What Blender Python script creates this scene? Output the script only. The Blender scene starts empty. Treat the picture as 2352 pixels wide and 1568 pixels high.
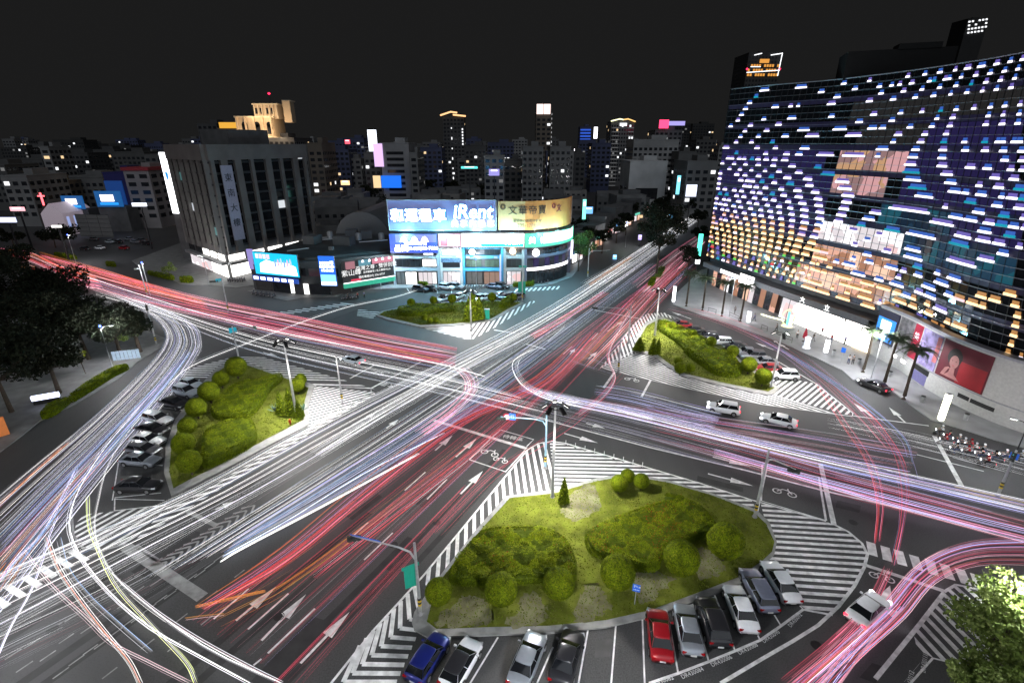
import bpy, math, random
import numpy as np
from mathutils import Vector, Matrix

sc = bpy.context.scene
COL = sc.collection
R = random.Random(7)
NP = np.random.default_rng(11)

# ------------------------------------------------------------------ camera
F_PX, PITCH, CAM_H = 1165.0, math.radians(21.3), 36.0
cam_d = bpy.data.cameras.new('camera')
cam = bpy.data.objects.new('camera', cam_d)
COL.objects.link(cam)
cam.location = (0, 0, CAM_H)
cam.rotation_euler = (math.pi / 2 - PITCH, 0, 0)
cam_d.sensor_width = 36
cam_d.lens = 36 * F_PX / 2352
cam_d.clip_start = 0.5
cam_d.clip_end = 6000
sc.camera = cam

# ------------------------------------------------------------------ night sky
world = bpy.data.worlds.new('World')
sc.world = world
world.use_nodes = True
nt = world.node_tree
nt.nodes.clear()
wo = nt.nodes.new('ShaderNodeOutputWorld')
bg = nt.nodes.new('ShaderNodeBackground')
bg.inputs['Color'].default_value = (0.0112, 0.0112, 0.0113, 1)   # even urban night sky
bg.inputs['Strength'].default_value = 1.0
nt.links.new(bg.outputs[0], wo.inputs[0])
# faint overhead sky glow of the city
sun_d = bpy.data.lights.new('sky_glow', 'SUN')
sun_d.energy = 0.70
sun_d.angle = math.radians(70)
sun_d.color = (0.86, 0.92, 1.0)
sun = bpy.data.objects.new('sky_glow', sun_d)
sun.rotation_euler = (math.radians(48), math.radians(10), 0)
COL.objects.link(sun)
vs = sc.view_settings
sc.display_settings.display_device = 'sRGB'
vs.view_transform = 'Standard'
vs.look = 'None'
vs.exposure = 0.0
vs.gamma = 1.0
vs.use_curve_mapping = False
sc.cycles.use_denoising = True
sc.cycles.max_bounces = 5
sc.cycles.diffuse_bounces = 2
sc.cycles.glossy_bounces = 3
sc.cycles.sample_clamp_indirect = 3.0
sc.cycles.caustics_reflective = False
sc.cycles.caustics_refractive = False
sc.cycles.use_light_tree = True

# ------------------------------------------------------------------ pixel -> place on the ground
_V = {'D': (0, 0, 4096 / 2352), 'L1': (0, 1000, 1500 / 2352), 'L2': (0, 1731, 1500 / 2352), 'C3': (1300, 1731, 1500 / 2352),
      'R4': (2596, 1731, 1500 / 2352), 'M5': (1400, 1100, 1200 / 2352), 'B3': (1500, 700, 1000 / 2351), 'R6': (2400, 900, 1696 / 2347),
      'K1': (0, 500, 1024 / 2351), 'K2': (1024, 350, 1024 / 2351), 'K4': (2048, 350, 1024 / 2351), 'Q1': (2800, 250, 700 / 2352),
      'Q2': (3396, 150, 700 / 2352), 'Q3': (3396, 600, 700 / 2352), 'Q4': (2750, 700, 700 / 2352), 'Q5': (3300, 1150, 796 / 2352),
      'N1': (2700, 950, 800 / 2352), 'N3': (900, 950, 700 / 2335), 'N4': (1550, 900, 800 / 2352), 'N5': (3550, 1650, 546 / 2352), 'N6': (600, 950, 500 / 2352)}
CP, SP = math.cos(PITCH), math.sin(PITCH)
CAM = Vector((0, 0, CAM_H))


def dpx(v, x, y):
    ox, oy, s = _V[v]
    k = 2352 / 4096
    return (ox + x * s) * k, (oy + y * s) * k


def ray(v, x, y):
    u, w = dpx(v, x, y)
    a, b = (u - 1176) / F_PX, -(w - 784) / F_PX
    return Vector((a, CP + b * SP, -SP + b * CP))


def g(v, x, y, z=0.0):
    d = ray(v, x, y)
    p = CAM + d * ((z - CAM_H) / d.z)
    return Vector((p.x, p.y, z))


def gs(v, *pts, z=0.0):
    return [g(v, x, y, z) for x, y in pts]


def gm(*pts, z=0.0):
    return [g(v, x, y, z) for v, x, y in pts]


def at_dist(v, x, y, dist):
    """the point seen at a pixel, dist metres ahead of the camera (along +Y)"""
    d = ray(v, x, y)
    return CAM + d * (dist / d.y)


# ------------------------------------------------------------------ materials
_M = {}


def mat(name, col, rough=0.6, metal=0.0, var=0.12, vscale=3.0, bump=0.0, bscale=20.0, emit=None, es=0.0, coat=0.0, spec=0.5, sample=True):
    if name in _M:
        return _M[name]
    m = bpy.data.materials.new(name)
    m.use_nodes = True
    n = m.node_tree.nodes
    L = m.node_tree.links
    p = n['Principled BSDF']
    p.inputs['Roughness'].default_value = rough
    p.inputs['Metallic'].default_value = metal
    p.inputs['Specular IOR Level'].default_value = spec
    p.inputs['Coat Weight'].default_value = coat
    p.inputs['Coat Roughness'].default_value = 0.05
    tc = n.new('ShaderNodeTexCoord')
    if var > 0 or bump > 0:
        nz = n.new('ShaderNodeTexNoise')
        nz.inputs['Scale'].default_value = vscale
        nz.inputs['Detail'].default_value = 4
        L.new(tc.outputs['Object'], nz.inputs['Vector'])
        cr = n.new('ShaderNodeValToRGB')
        cr.color_ramp.elements[0].position = 0.3
        cr.color_ramp.elements[1].position = 0.7
        cr.color_ramp.elements[0].color = tuple(max(0, c * (1 - var)) for c in col) + (1,)
        cr.color_ramp.elements[1].color = tuple(min(1, c * (1 + var)) for c in col) + (1,)
        L.new(nz.outputs['Fac'], cr.inputs[0])
        L.new(cr.outputs[0], p.inputs['Base Color'])
    else:
        p.inputs['Base Color'].default_value = tuple(col) + (1,)
    if bump > 0:
        bn = n.new('ShaderNodeTexNoise')
        bn.inputs['Scale'].default_value = bscale
        bn.inputs['Detail'].default_value = 3
        L.new(tc.outputs['Object'], bn.inputs['Vector'])
        bp = n.new('ShaderNodeBump')
        bp.inputs['Strength'].default_value = bump
        bp.inputs['Distance'].default_value = 0.1
        L.new(bn.outputs['Fac'], bp.inputs['Height'])
        L.new(bp.outputs[0], p.inputs['Normal'])
    if emit is not None:
        p.inputs['Emission Color'].default_value = tuple(emit) + (1,)
        p.inputs['Emission Strength'].default_value = es
        if not sample:
            m.cycles.emission_sampling = 'NONE'
    _M[name] = m
    return m


def glow(name, col, es, sample=True):
    """a lamp, tube or lit panel"""
    return mat(name, (0.02, 0.02, 0.02), 0.5, var=0, emit=col, es=es, sample=sample)


def asphalt_mat(name, base, streak):
    m = bpy.data.materials.new(name)
    m.use_nodes = True
    n = m.node_tree.nodes
    L = m.node_tree.links
    p = n['Principled BSDF']
    tc = n.new('ShaderNodeTexCoord')
    big = n.new('ShaderNodeTexNoise'); big.inputs['Scale'].default_value = 0.07; big.inputs['Detail'].default_value = 5
    fine = n.new('ShaderNodeTexNoise'); fine.inputs['Scale'].default_value = 9; fine.inputs['Detail'].default_value = 5
    mp = n.new('ShaderNodeMapping'); mp.inputs['Rotation'].default_value = (0, 0, math.radians(28)); mp.inputs['Scale'].default_value = (0.55, 0.02, 1)
    st = n.new('ShaderNodeTexNoise'); st.inputs['Scale'].default_value = 1.0; st.inputs['Detail'].default_value = 4
    L.new(tc.outputs['Object'], big.inputs['Vector']); L.new(tc.outputs['Object'], fine.inputs['Vector'])
    L.new(tc.outputs['Object'], mp.inputs['Vector']); L.new(mp.outputs[0], st.inputs['Vector'])
    a = n.new('ShaderNodeMath'); a.operation = 'MULTIPLY_ADD'; a.inputs[1].default_value = 0.5
    L.new(big.outputs['Fac'], a.inputs[0]); L.new(fine.outputs['Fac'], a.inputs[2])
    b = n.new('ShaderNodeMath'); b.operation = 'MULTIPLY_ADD'; b.inputs[1].default_value = streak
    L.new(st.outputs['Fac'], b.inputs[0]); L.new(a.outputs[0], b.inputs[2])
    cr = n.new('ShaderNodeValToRGB')
    cr.color_ramp.elements[0].position = 0.55 + 0.3 * streak
    cr.color_ramp.elements[1].position = 1.0 + 0.6 * streak if 1.0 + 0.6 * streak < 1 else 1.0
    cr.color_ramp.elements[0].color = tuple(c * 0.72 for c in base) + (1,)
    cr.color_ramp.elements[1].color = tuple(c * 1.3 for c in base) + (1,)
    L.new(b.outputs[0], cr.inputs[0]); L.new(cr.outputs[0], p.inputs['Base Color'])
    p.inputs['Roughness'].default_value = 0.62
    p.inputs['Specular IOR Level'].default_value = 0.35
    bp = n.new('ShaderNodeBump'); bp.inputs['Strength'].default_value = 0.25; bp.inputs['Distance'].default_value = 0.02
    gr = n.new('ShaderNodeTexNoise'); gr.inputs['Scale'].default_value = 40
    L.new(tc.outputs['Object'], gr.inputs['Vector']); L.new(gr.outputs['Fac'], bp.inputs['Height']); L.new(bp.outputs[0], p.inputs['Normal'])
    return m


ASPHALT = asphalt_mat('asphalt', (0.052, 0.052, 0.053), 0.35)
PAINT = mat('road_paint_white', (0.72, 0.72, 0.72), 0.55, var=0.28, vscale=1.6, bump=0.1, bscale=30)
PAINT_Y = mat('road_paint_yellow', (0.50, 0.36, 0.07), 0.55, var=0.25, vscale=1.6)
PAINT_OLD = mat('road_paint_worn', (0.26, 0.26, 0.26), 0.6, var=0.35, vscale=1.3)
KERB = mat('kerb_concrete', (0.24, 0.24, 0.235), 0.8, var=0.25, vscale=1.2, bump=0.2, bscale=12)
PAVE = mat('paving', (0.17, 0.17, 0.168), 0.7, var=0.22, vscale=0.6, bump=0.15, bscale=8)
CONC = mat('concrete', (0.24, 0.24, 0.24), 0.8, var=0.2, vscale=0.35, bump=0.1)
CONC_D = mat('concrete_dark', (0.10, 0.10, 0.102), 0.8, var=0.25, vscale=0.3)
STEEL = mat('galvanised_steel', (0.42, 0.43, 0.44), 0.45, 0.5, var=0.15)
DARKM = mat('dark_metal', (0.03, 0.03, 0.033), 0.45, 0.3, var=0.2)
BLACK = mat('black_plastic', (0.012, 0.012, 0.012), 0.4, var=0.2)
RUBBER = mat('tyre_rubber', (0.015, 0.015, 0.015), 0.8, var=0.3)
RIM = mat('wheel_alloy', (0.45, 0.45, 0.46), 0.3, 0.8, var=0.1)
GLASS_D = mat('dark_glass', (0.008, 0.009, 0.011), 0.06, 0.0, var=0.2, vscale=0.5, spec=0.7)
GLASS_W = mat('window_glass', (0.02, 0.022, 0.026), 0.12, 0.0, var=0.3, vscale=0.5, spec=0.6)
BARK = mat('bark', (0.05, 0.036, 0.024), 0.9, var=0.3, vscale=4, bump=0.5, bscale=12)
WHITE_L = glow('lamp_white', (1, 0.98, 0.95), 14)
SHOP_L = glow('shop_light', (1, 0.97, 0.93), 3.2)

# ------------------------------------------------------------------ mesh helpers


class MB:
    def __init__(s):
        s.v = []; s.f = []; s.m = []

    def face(s, pts, m=0):
        k = len(s.v)
        s.v.extend([tuple(p) for p in pts])
        s.f.append(tuple(range(k, k + len(pts)))); s.m.append(m)

    def add(s, vs_, fs, m=0):
        k = len(s.v)
        s.v.extend([tuple(p) for p in vs_])
        for f in fs:
            s.f.append(tuple(i + k for i in f)); s.m.append(m)

    def box(s, c, d, rz=0.0, m=0, mx=None):
        x, y, z = d[0] / 2, d[1] / 2, d[2] / 2
        P = [Vector(q) for q in ((-x, -y, -z), (x, -y, -z), (x, y, -z), (-x, y, -z), (-x, -y, z), (x, -y, z), (x, y, z), (-x, y, z))]
        M = Matrix.Translation(c) @ (mx if mx is not None else Matrix.Rotation(rz, 4, 'Z'))
        s.add([M @ q for q in P], ((0, 3, 2, 1), (4, 5, 6, 7), (0, 1, 5, 4), (1, 2, 6, 5), (2, 3, 7, 6), (3, 0, 4, 7)), m)

    def prism(s, poly, z0, z1, m=0, mtop=None):
        n = len(poly)
        a = sum(poly[i][0] * poly[(i + 1) % n][1] - poly[(i + 1) % n][0] * poly[i][1] for i in range(n))
        P = list(poly) if a > 0 else list(reversed(poly))
        k = len(s.v)
        s.v.extend([(p[0], p[1], z0) for p in P]); s.v.extend([(p[0], p[1], z1) for p in P])
        for i in range(n):
            j = (i + 1) % n
            s.f.append((k + i, k + j, k + n + j, k + n + i)); s.m.append(m)
        s.f.append(tuple(k + n + i for i in range(n))); s.m.append(m if mtop is None else mtop)
        s.f.append(tuple(k + n - 1 - i for i in range(n))); s.m.append(m)

    def tube(s, pts, r, n=6, m=0, cap=True):
        pts = [Vector(p) for p in pts]
        rs = r if isinstance(r, (list, tuple)) else [r] * len(pts)
        k = len(s.v)
        up = Vector((0, 0, 1))
        for i, p in enumerate(pts):
            t = (pts[min(i + 1, len(pts) - 1)] - pts[max(i - 1, 0)]).normalized()
            a = t.cross(up)
            if a.length < 1e-3:
                a = t.cross(Vector((1, 0, 0)))
            a.normalize(); b = t.cross(a)
            for j in range(n):
                w = 2 * math.pi * j / n
                s.v.append(tuple(p + (a * math.cos(w) + b * math.sin(w)) * rs[i]))
        for i in range(len(pts) - 1):
            for j in range(n):
                q = (j + 1) % n
                s.f.append((k + i * n + j, k + i * n + q, k + (i + 1) * n + q, k + (i + 1) * n + j)); s.m.append(m)
        if cap:
            s.f.append(tuple(k + j for j in reversed(range(n)))); s.m.append(m)
            e = k + (len(pts) - 1) * n
            s.f.append(tuple(e + j for j in range(n))); s.m.append(m)

    def lathe(s, prof, c=(0, 0, 0), n=12, m=0, axis='Z'):
        k = len(s.v)
        for r, z in prof:
            for j in range(n):
                w = 2 * math.pi * j / n
                q = (r * math.cos(w), r * math.sin(w), z)
                if axis == 'Y':
                    q = (q[0], q[2], q[1])
                elif axis == 'X':
                    q = (q[2], q[0], q[1])
                s.v.append((c[0] + q[0], c[1] + q[1], c[2] + q[2]))
        for i in range(len(prof) - 1):
            for j in range(n):
                q = (j + 1) % n
                s.f.append((k + i * n + j, k + i * n + q, k + (i + 1) * n + q, k + (i + 1) * n + j)); s.m.append(m)
        s.f.append(tuple(k + j for j in reversed(range(n)))); s.m.append(m)
        e = k + (len(prof) - 1) * n
        s.f.append(tuple(e + j for j in range(n))); s.m.append(m)

    def line(s, pts, w, z=None, m=0):
        """a painted strip along pts"""
        pts = [Vector(p) for p in pts]
        k = len(s.v)
        for i, p in enumerate(pts):
            t = (pts[min(i + 1, len(pts) - 1)] - pts[max(i - 1, 0)]); t.z = 0; t.normalize()
            n_ = Vector((-t.y, t.x, 0)) * (w / 2)
            zz = p.z if z is None else z
            s.v.append((p.x - n_.x, p.y - n_.y, zz)); s.v.append((p.x + n_.x, p.y + n_.y, zz))
        for i in range(len(pts) - 1):
            a = k + 2 * i
            s.f.append((a, a + 2, a + 3, a + 1)); s.m.append(m)

    def build(s, name, mats, parent=None, smooth=False, kind=None):
        me = bpy.data.meshes.new(name)
        me.from_pydata(s.v, [], s.f)
        mats = mats if isinstance(mats, (list, tuple)) else [mats]
        for q in mats:
            me.materials.append(q)
        if len(mats) > 1:
            me.polygons.foreach_set('material_index', s.m)
        if smooth:
            me.polygons.foreach_set('use_smooth', [True] * len(s.f))
        me.update()
        return link(name, me, parent, kind)


def link(name, me, parent=None, kind=None):
    o = bpy.data.objects.new(name, me)
    COL.objects.link(o)
    if parent is not None:
        o.parent = parent
    if kind:
        o['kind'] = kind
    return o


def tag(o, label, cat, group=None):
    o['label'] = label; o['category'] = cat
    if group:
        o['group'] = group
    return o


def thing(name, label, cat, loc=(0, 0, 0), rz=0.0, group=None):
    o = bpy.data.objects.new(name, None)
    o.empty_display_size = 0.2
    COL.objects.link(o)
    o.location = loc; o.rotation_euler = (0, 0, rz)
    return tag(o, label, cat, group)


def copy_tree(o, parent=None):
    c = o.copy(); COL.objects.link(c)
    if parent is not None:
        c.parent = parent
        c.matrix_parent_inverse = o.matrix_parent_inverse.copy()
    for ch in o.children:
        copy_tree(ch, c)
    return c


def place(proto, used, loc, rz, label, group=None, scale=None):
    o = copy_tree(proto) if used[0] else proto
    used[0] = True
    o.location = loc; o.rotation_euler = (0, 0, rz); o['label'] = label
    if group:
        o['group'] = group
    if scale is not None:
        o.scale = (scale,) * 3 if not isinstance(scale, (tuple, list)) else scale
    return o


def text(body, size, parent, loc, rot, m, name='lettering', ext=0.01, align='CENTER', sx=1.0, shear=0.0):
    cu = bpy.data.curves.new(name, 'FONT')
    cu.body = body; cu.size = size; cu.extrude = ext
    cu.align_x = align; cu.align_y = 'CENTER'; cu.shear = shear
    cu.resolution_u = 2
    cu.materials.append(m)
    o = link(name, cu, parent)
    o.location = loc
    o.rotation_euler = rot
    o.scale = (sx, 1, 1)
    return o


def smooth_path(pts, n):
    """Catmull-Rom through pts"""
    P = [Vector(p) for p in pts]
    if len(P) < 3:
        return [P[0].lerp(P[-1], i / (n - 1)) for i in range(n)]
    Q = [P[0] * 2 - P[1]] + P + [P[-1] * 2 - P[-2]]
    out = []
    k = len(P) - 1
    for i in range(n):
        t = i / (n - 1) * k
        a = min(int(t), k - 1); t -= a
        p0, p1, p2, p3 = Q[a], Q[a + 1], Q[a + 2], Q[a + 3]
        out.append(0.5 * ((2 * p1) + (p2 - p0) * t + (2 * p0 - 5 * p1 + 4 * p2 - p3) * t * t + (3 * p1 - p0 - 3 * p2 + p3) * t ** 3))
    return out


def leaf_mesh(name, pts, size, mats, mi=None, nrm=None, extra=None):
    """small leaf faces (one bent quad = 2 tris each) at pts, optional extra MB joined in"""
    N = len(pts)
    a = NP.normal(size=(N, 3)); a /= np.linalg.norm(a, axis=1)[:, None]
    if nrm is not None:
        a = a * 0.75 + nrm; a /= np.linalg.norm(a, axis=1)[:, None]
    t = np.cross(a, NP.normal(size=(N, 3))); t /= np.linalg.norm(t, axis=1)[:, None]
    b = np.cross(a, t)
    s = (size * NP.uniform(0.6, 1.3, N))[:, None]
    V = np.empty((N, 4, 3))
    V[:, 0] = pts - t * s * 0.5; V[:, 1] = pts - b * s * 0.32 + a * s * .06; V[:, 2] = pts + t * s * 0.5; V[:, 3] = pts + b * s * 0.32 + a * s * .06
    verts = V.reshape(-1, 3)
    faces = np.arange(4 * N).reshape(-1, 4)
    vl = verts.tolist(); fl = faces.tolist()
    ml = (list(mi) if mi is not None else [0] * N)
    if extra is not None:
        k = len(vl)
        vl += extra.v; fl += [tuple(i + k for i in f) for f in extra.f]; ml += extra.m
    me = bpy.data.meshes.new(name)
    me.from_pydata(vl, [], fl)
    for q in mats:
        me.materials.append(q)
    me.polygons.foreach_set('material_index', ml)
    me.update()
    return me


def inside(poly, x, y):
    c = False
    n = len(poly)
    for i in range(n):
        x1, y1 = poly[i][0], poly[i][1]; x2, y2 = poly[i - 1][0], poly[i - 1][1]
        if (y1 > y) != (y2 > y) and x < (x2 - x1) * (y - y1) / (y2 - y1) + x1:
            c = not c
    return c


def hatch(mb, poly, ang, spacing, width, z=0.004, m=0):
    """parallel painted stripes clipped to poly; ang = stripe direction, degrees from +Y clockwise"""
    t = math.radians(ang)
    d = Vector((math.sin(t), math.cos(t), 0)); n = Vector((d.y, -d.x, 0))
    P = [(p.x * n.x + p.y * n.y, p.x * d.x + p.y * d.y) for p in poly]
    lo, hi = min(p[0] for p in P), max(p[0] for p in P)

    def cuts(c):
        r = []
        for i in range(len(P)):
            a, b = P[i - 1], P[i]
            if (a[0] > c) != (b[0] > c):
                r.append(a[1] + (b[1] - a[1]) * (c - a[0]) / (b[0] - a[0]))
        return sorted(r)
    c = lo + spacing * 0.5
    while c < hi:
        A, B = cuts(c - width / 2), cuts(c + width / 2)
        if len(A) == len(B):
            for i in range(0, len(A) - 1, 2):
                q = [n * (c - width / 2) + d * A[i], n * (c + width / 2) + d * B[i], n * (c + width / 2) + d * B[i + 1], n * (c - width / 2) + d * A[i + 1]]
                mb.face([(v.x, v.y, z) for v in q], m)
        c += spacing


def arrow(mb, a, b, w=0.25, head=2.2, hw=0.9, z=0.006):
    a, b = Vector(a), Vector(b)
    d = (b - a); L = d.length; d.normalize(); n = Vector((-d.y, d.x, 0))
    h = b - d * min(head, L * .6)
    mb.face([(p.x, p.y, z) for p in (a - n * w / 2, h - n * w / 2, h + n * w / 2, a + n * w / 2)])
    mb.face([(p.x, p.y, z) for p in (h - n * hw / 2, b, h + n * hw / 2)])
# ================================================================== ground, islands, markings
gnd = MB(); gnd.face([(-3000, -300, -0.03), (3000, -300, -0.03), (3000, 4500, -0.03), (-3000, 4500, -0.03)])
gnd.build('ground', mat('city_ground', (0.035, 0.035, 0.036), 0.85, var=0.35, vscale=0.02), kind='structure')
rd = MB(); rd.face([(-170, -60, 0), (120, -60, 0), (220, 420, 0), (-330, 420, 0)])
rd.build('road', ASPHALT, kind='structure')

GRASS = mat('lawn_soil_and_grass', (0.105, 0.122, 0.016), 0.95, spec=.1, var=0.5, vscale=0.5, bump=0.5, bscale=9)
DRYG = mat('dry_ground', (0.135, 0.13, 0.075), 0.95, spec=.1, var=0.4, vscale=0.7, bump=0.4, bscale=9)
BLADE = [mat('grass_blade_a', (0.095, 0.125, 0.006), 0.9, var=0.3, spec=.1), mat('grass_blade_b', (0.135, 0.145, 0.030), 0.9, var=0.3, spec=.1)]

SE = gm(('C3', 640, 1190), ('C3', 700, 960), ('C3', 830, 800), ('C3', 990, 600), ('C3', 1160, 415), ('C3', 1440, 385), ('C3', 1700, 310), ('C3', 1900, 275),
        ('R4', 130, 320), ('R4', 400, 400), ('R4', 650, 500), ('R4', 730, 575), ('R4', 785, 690), ('R4', 770, 750), ('R4', 700, 815), ('R4', 560, 910), ('R4', 300, 1010),
        ('R4', 0, 1120), ('C3', 1760, 1180), ('C3', 1400, 1215), ('C3', 1000, 1225), ('C3', 700, 1235))
SE_K = gm(('C3', 545, 1190), ('C3', 560, 1130), ('C3', 640, 1010), ('C3', 760, 850), ('C3', 950, 610), ('C3', 1135, 400), ('C3', 1440, 360), ('C3', 1700, 290), ('C3', 1900, 255),
          ('R4', 130, 305), ('R4', 400, 385), ('R4', 670, 485), ('R4', 755, 565), ('R4', 800, 690), ('R4', 785, 765), ('R4', 710, 840), ('R4', 570, 950), ('R4', 300, 1060),
          ('R4', 0, 1160), ('C3', 1760, 1225), ('C3', 1400, 1260), ('C3', 1000, 1275), ('C3', 640, 1285), ('C3', 560, 1240))
NE = gm(('R6', 215, 690), ('R6', 225, 620), ('R6', 260, 560), ('R6', 330, 525), ('R6', 420, 560), ('R6', 540, 630), ('R6', 640, 690), ('R6', 740, 740), ('R6', 840, 815), ('R6', 930, 880), ('R6', 965, 905),
        ('R6', 930, 925), ('R6', 700, 880), ('R6', 470, 825), ('R6', 390, 775), ('R6', 310, 715))
NE_K = gm(('R6', 185, 700), ('R6', 205, 610), ('R6', 250, 545), ('R6', 335, 505), ('R6', 430, 550), ('R6', 550, 620), ('R6', 650, 680), ('R6', 750, 730), ('R6', 860, 805), ('R6', 950, 870), ('R6', 990, 905),
          ('R6', 960, 938), ('R6', 920, 943), ('R6', 690, 896), ('R6', 455, 838), ('R6', 370, 785), ('R6', 295, 730))
NW = gm(('L1', 1090, 1500), ('L1', 1065, 1400), ('L1', 1075, 1250), ('L1', 1130, 1090), ('L1', 1220, 960), ('L1', 1300, 860), ('L1', 1380, 760), ('L1', 1450, 715), ('L1', 1560, 730), ('L1', 1760, 800), ('L1', 1880, 840), ('L1', 1935, 870),
        ('L1', 1910, 960), ('L1', 1905, 1070), ('L1', 1690, 1180), ('L1', 1390, 1345), ('L1', 1180, 1450))
NW_K = gm(('L1', 1075, 1545), ('L1', 1030, 1400), ('L1', 1040, 1240), ('L1', 1095, 1075), ('L1', 1185, 950), ('L1', 1265, 845), ('L1', 1350, 745), ('L1', 1440, 695), ('L1', 1560, 712), ('L1', 1765, 782), ('L1', 1890, 820), ('L1', 1975, 850),
          ('L1', 1940, 960), ('L1', 1935, 1100), ('L1', 1700, 1222), ('L1', 1400, 1385), ('L1', 1130, 1520))
NF = gm(('B3', 40, 1320), ('B3', 150, 1350), ('B3', 430, 1415), ('B3', 700, 1405), ('B3', 900, 1385), ('B3', 1100, 1350), ('B3', 1250, 1265), ('B3', 1370, 1205),
        ('B3', 1300, 1195), ('B3', 1000, 1190), ('B3', 700, 1205), ('B3', 330, 1240), ('B3', 90, 1290))
NF_K = gm(('B3', 5, 1325), ('B3', 130, 1370), ('B3', 430, 1435), ('B3', 710, 1424), ('B3', 910, 1402), ('B3', 1115, 1367), ('B3', 1270, 1278), ('B3', 1400, 1203),
          ('B3', 1310, 1185), ('B3', 1000, 1180), ('B3', 690, 1195), ('B3', 320, 1230), ('B3', 60, 1285))


def island(name, outer, inner, dens, size):
    o = thing(name, '', 'island'); del o['label']; del o['category']; o['kind'] = 'structure'
    k = MB()
    n = len(outer)
    k.prism(outer, 0, 0.15)
    k.build('kerb', KERB, o)
    lawn = MB(); lawn.prism(inner, 0.15, 0.19)
    lawn.build('lawn', GRASS, o)
    xs = [p.x for p in inner]; ys = [p.y for p in inner]
    pts = []
    for _ in range(dens):
        x, y = R.uniform(min(xs), max(xs)), R.uniform(min(ys), max(ys))
        if inside(inner, x, y):
            pts.append((x, y, 0.19 + R.uniform(0, size * .35)))
    me = leaf_mesh('grass', np.array(pts), size, BLADE, [0 if R.random() < .6 else 1 for _ in pts], nrm=np.array([[0, 0, .5]] * len(pts)))
    link('grass', me, o, 'stuff')
    return o


island('traffic_island', SE_K, SE, 26000, 0.16)
island('traffic_island', NE_K, NE, 12000, 0.22)
island('traffic_island', NW_K, NW, 16000, 0.20)
island('traffic_island', NF_K, NF, 9000, 0.3)
# bare soil beds at the foot of the near hedge row
bed = MB()
for pts in (gs('C3', (800, 1080), (900, 1020), (1000, 1080), (1050, 1170), (990, 1215), (760, 1225), (700, 1190)),
            gs('C3', (1210, 1130), (1230, 1040), (1300, 1010), (1370, 1060), (1400, 1130), (1350, 1205), (1150, 1215)),
            gs('C3', (1600, 1030), (1640, 950), (1720, 960), (1760, 1040), (1800, 1110), (1700, 1170), (1560, 1190)),
            gs('C3', (1930, 900), (2000, 850), (2100, 880), (2200, 930), (2120, 1000), (2000, 1080), (1960, 1000)),
            gs('R4', (270, 740), (340, 730), (420, 790), (480, 850), (430, 900), (330, 930), (280, 850)),
            gs('C3', (1500, 420), (1640, 330), (1720, 400), (1700, 500), (1560, 560), (1480, 500))):
    bed.face([(p.x + R.uniform(-.3, .3), p.y + R.uniform(-.3, .3), 0.198) for p in smooth_path(pts + [pts[0]], 40)[:-1]])
bed.build('bare_soil', DRYG, kind='structure')

# pavements (raised slabs)
pv = MB()
park = gm(('L1', 1050, 560), ('L1', 1030, 600), ('L1', 870, 700), ('L1', 740, 810), ('L1', 460, 975), ('L1', 250, 1075), ('L1', 140, 1165), ('L1', 0, 1270)) + \
    [Vector((-90, 40, 0)), Vector((-160, 40, 0)), Vector((-190, 150, 0))] + gm(('L1', 250, 330), ('L1', 600, 420), ('L1', 900, 500))
pv.prism(park, 0, 0.13)
pv.build('pavement', PAVE, kind='structure')
pv = MB()
plaza = gm(('R6', 400, 400), ('R6', 405, 440), ('R6', 560, 500), ('R6', 800, 580), ('R6', 1000, 650), ('R6', 1200, 740), ('R6', 1340, 805), ('R6', 1400, 858), ('R6', 1470, 850), ('R6', 1560, 880), ('R6', 1640, 940), ('R6', 1830, 1080), ('R6', 2000, 1130),
           ('R6', 2180, 1190), ('R6', 2347, 1235)) + [Vector((95, 40, 0)), Vector((110, 60, 0)), Vector((110, 190, 0))] + gm(('R6', 560, 250),)
pv.prism(plaza, 0, 0.13)
pv.build('pavement', mat('plaza_paving', (0.27, 0.27, 0.275), 0.5, var=0.18, vscale=0.4, bump=0.05, bscale=4), kind='structure')
pv = MB()
front = gm(('B3', -150, 1080), ('B3', 180, 1065), ('B3', 380, 1062), ('B3', 1250, 1045), ('B3', 1480, 1052), ('B3', 1660, 1030), ('B3', 1850, 960), ('B3', 1900, 900)) + [Vector((40, 230, 0)), Vector((-20, 260, 0)), Vector((-60, 160, 0))]
pv.prism(front, 0, 0.13)
pv.build('pavement', mat('shop_paving', (0.24, 0.25, 0.26), 0.6, var=0.2, vscale=0.4), kind='structure')
pv = MB()
tower_walk = gm(('N6', 0, 700), ('N6', 420, 800), ('N6', 560, 870), ('N6', 830, 900), ('N6', 1100, 900), ('N6', 1600, 950), ('N6', 2050, 900), ('N6', 1900, 1010)) + gm(('N3', 300, 720), ('N3', 830, 850), ('N3', 1040, 810), ('N3', 1500, 790)) + [Vector((-40, 150, 0)), Vector((-60, 200, 0)), Vector((-130, 210, 0)), Vector((-125, 165, 0))]
pv.prism(tower_walk, 0, 0.13)
pv.build('pavement', PAVE, kind='structure')
se2 = MB()
se2.prism(gs('R4', (2120, 1000), (2180, 950), (2352, 1010), (2352, 1568), (2180, 1568), (2140, 1440)) , 0, 0.15)
se2.build('kerb_bed', mat('planting_soil', (0.05, 0.05, 0.03), 0.95, var=0.4), kind='structure')

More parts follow.
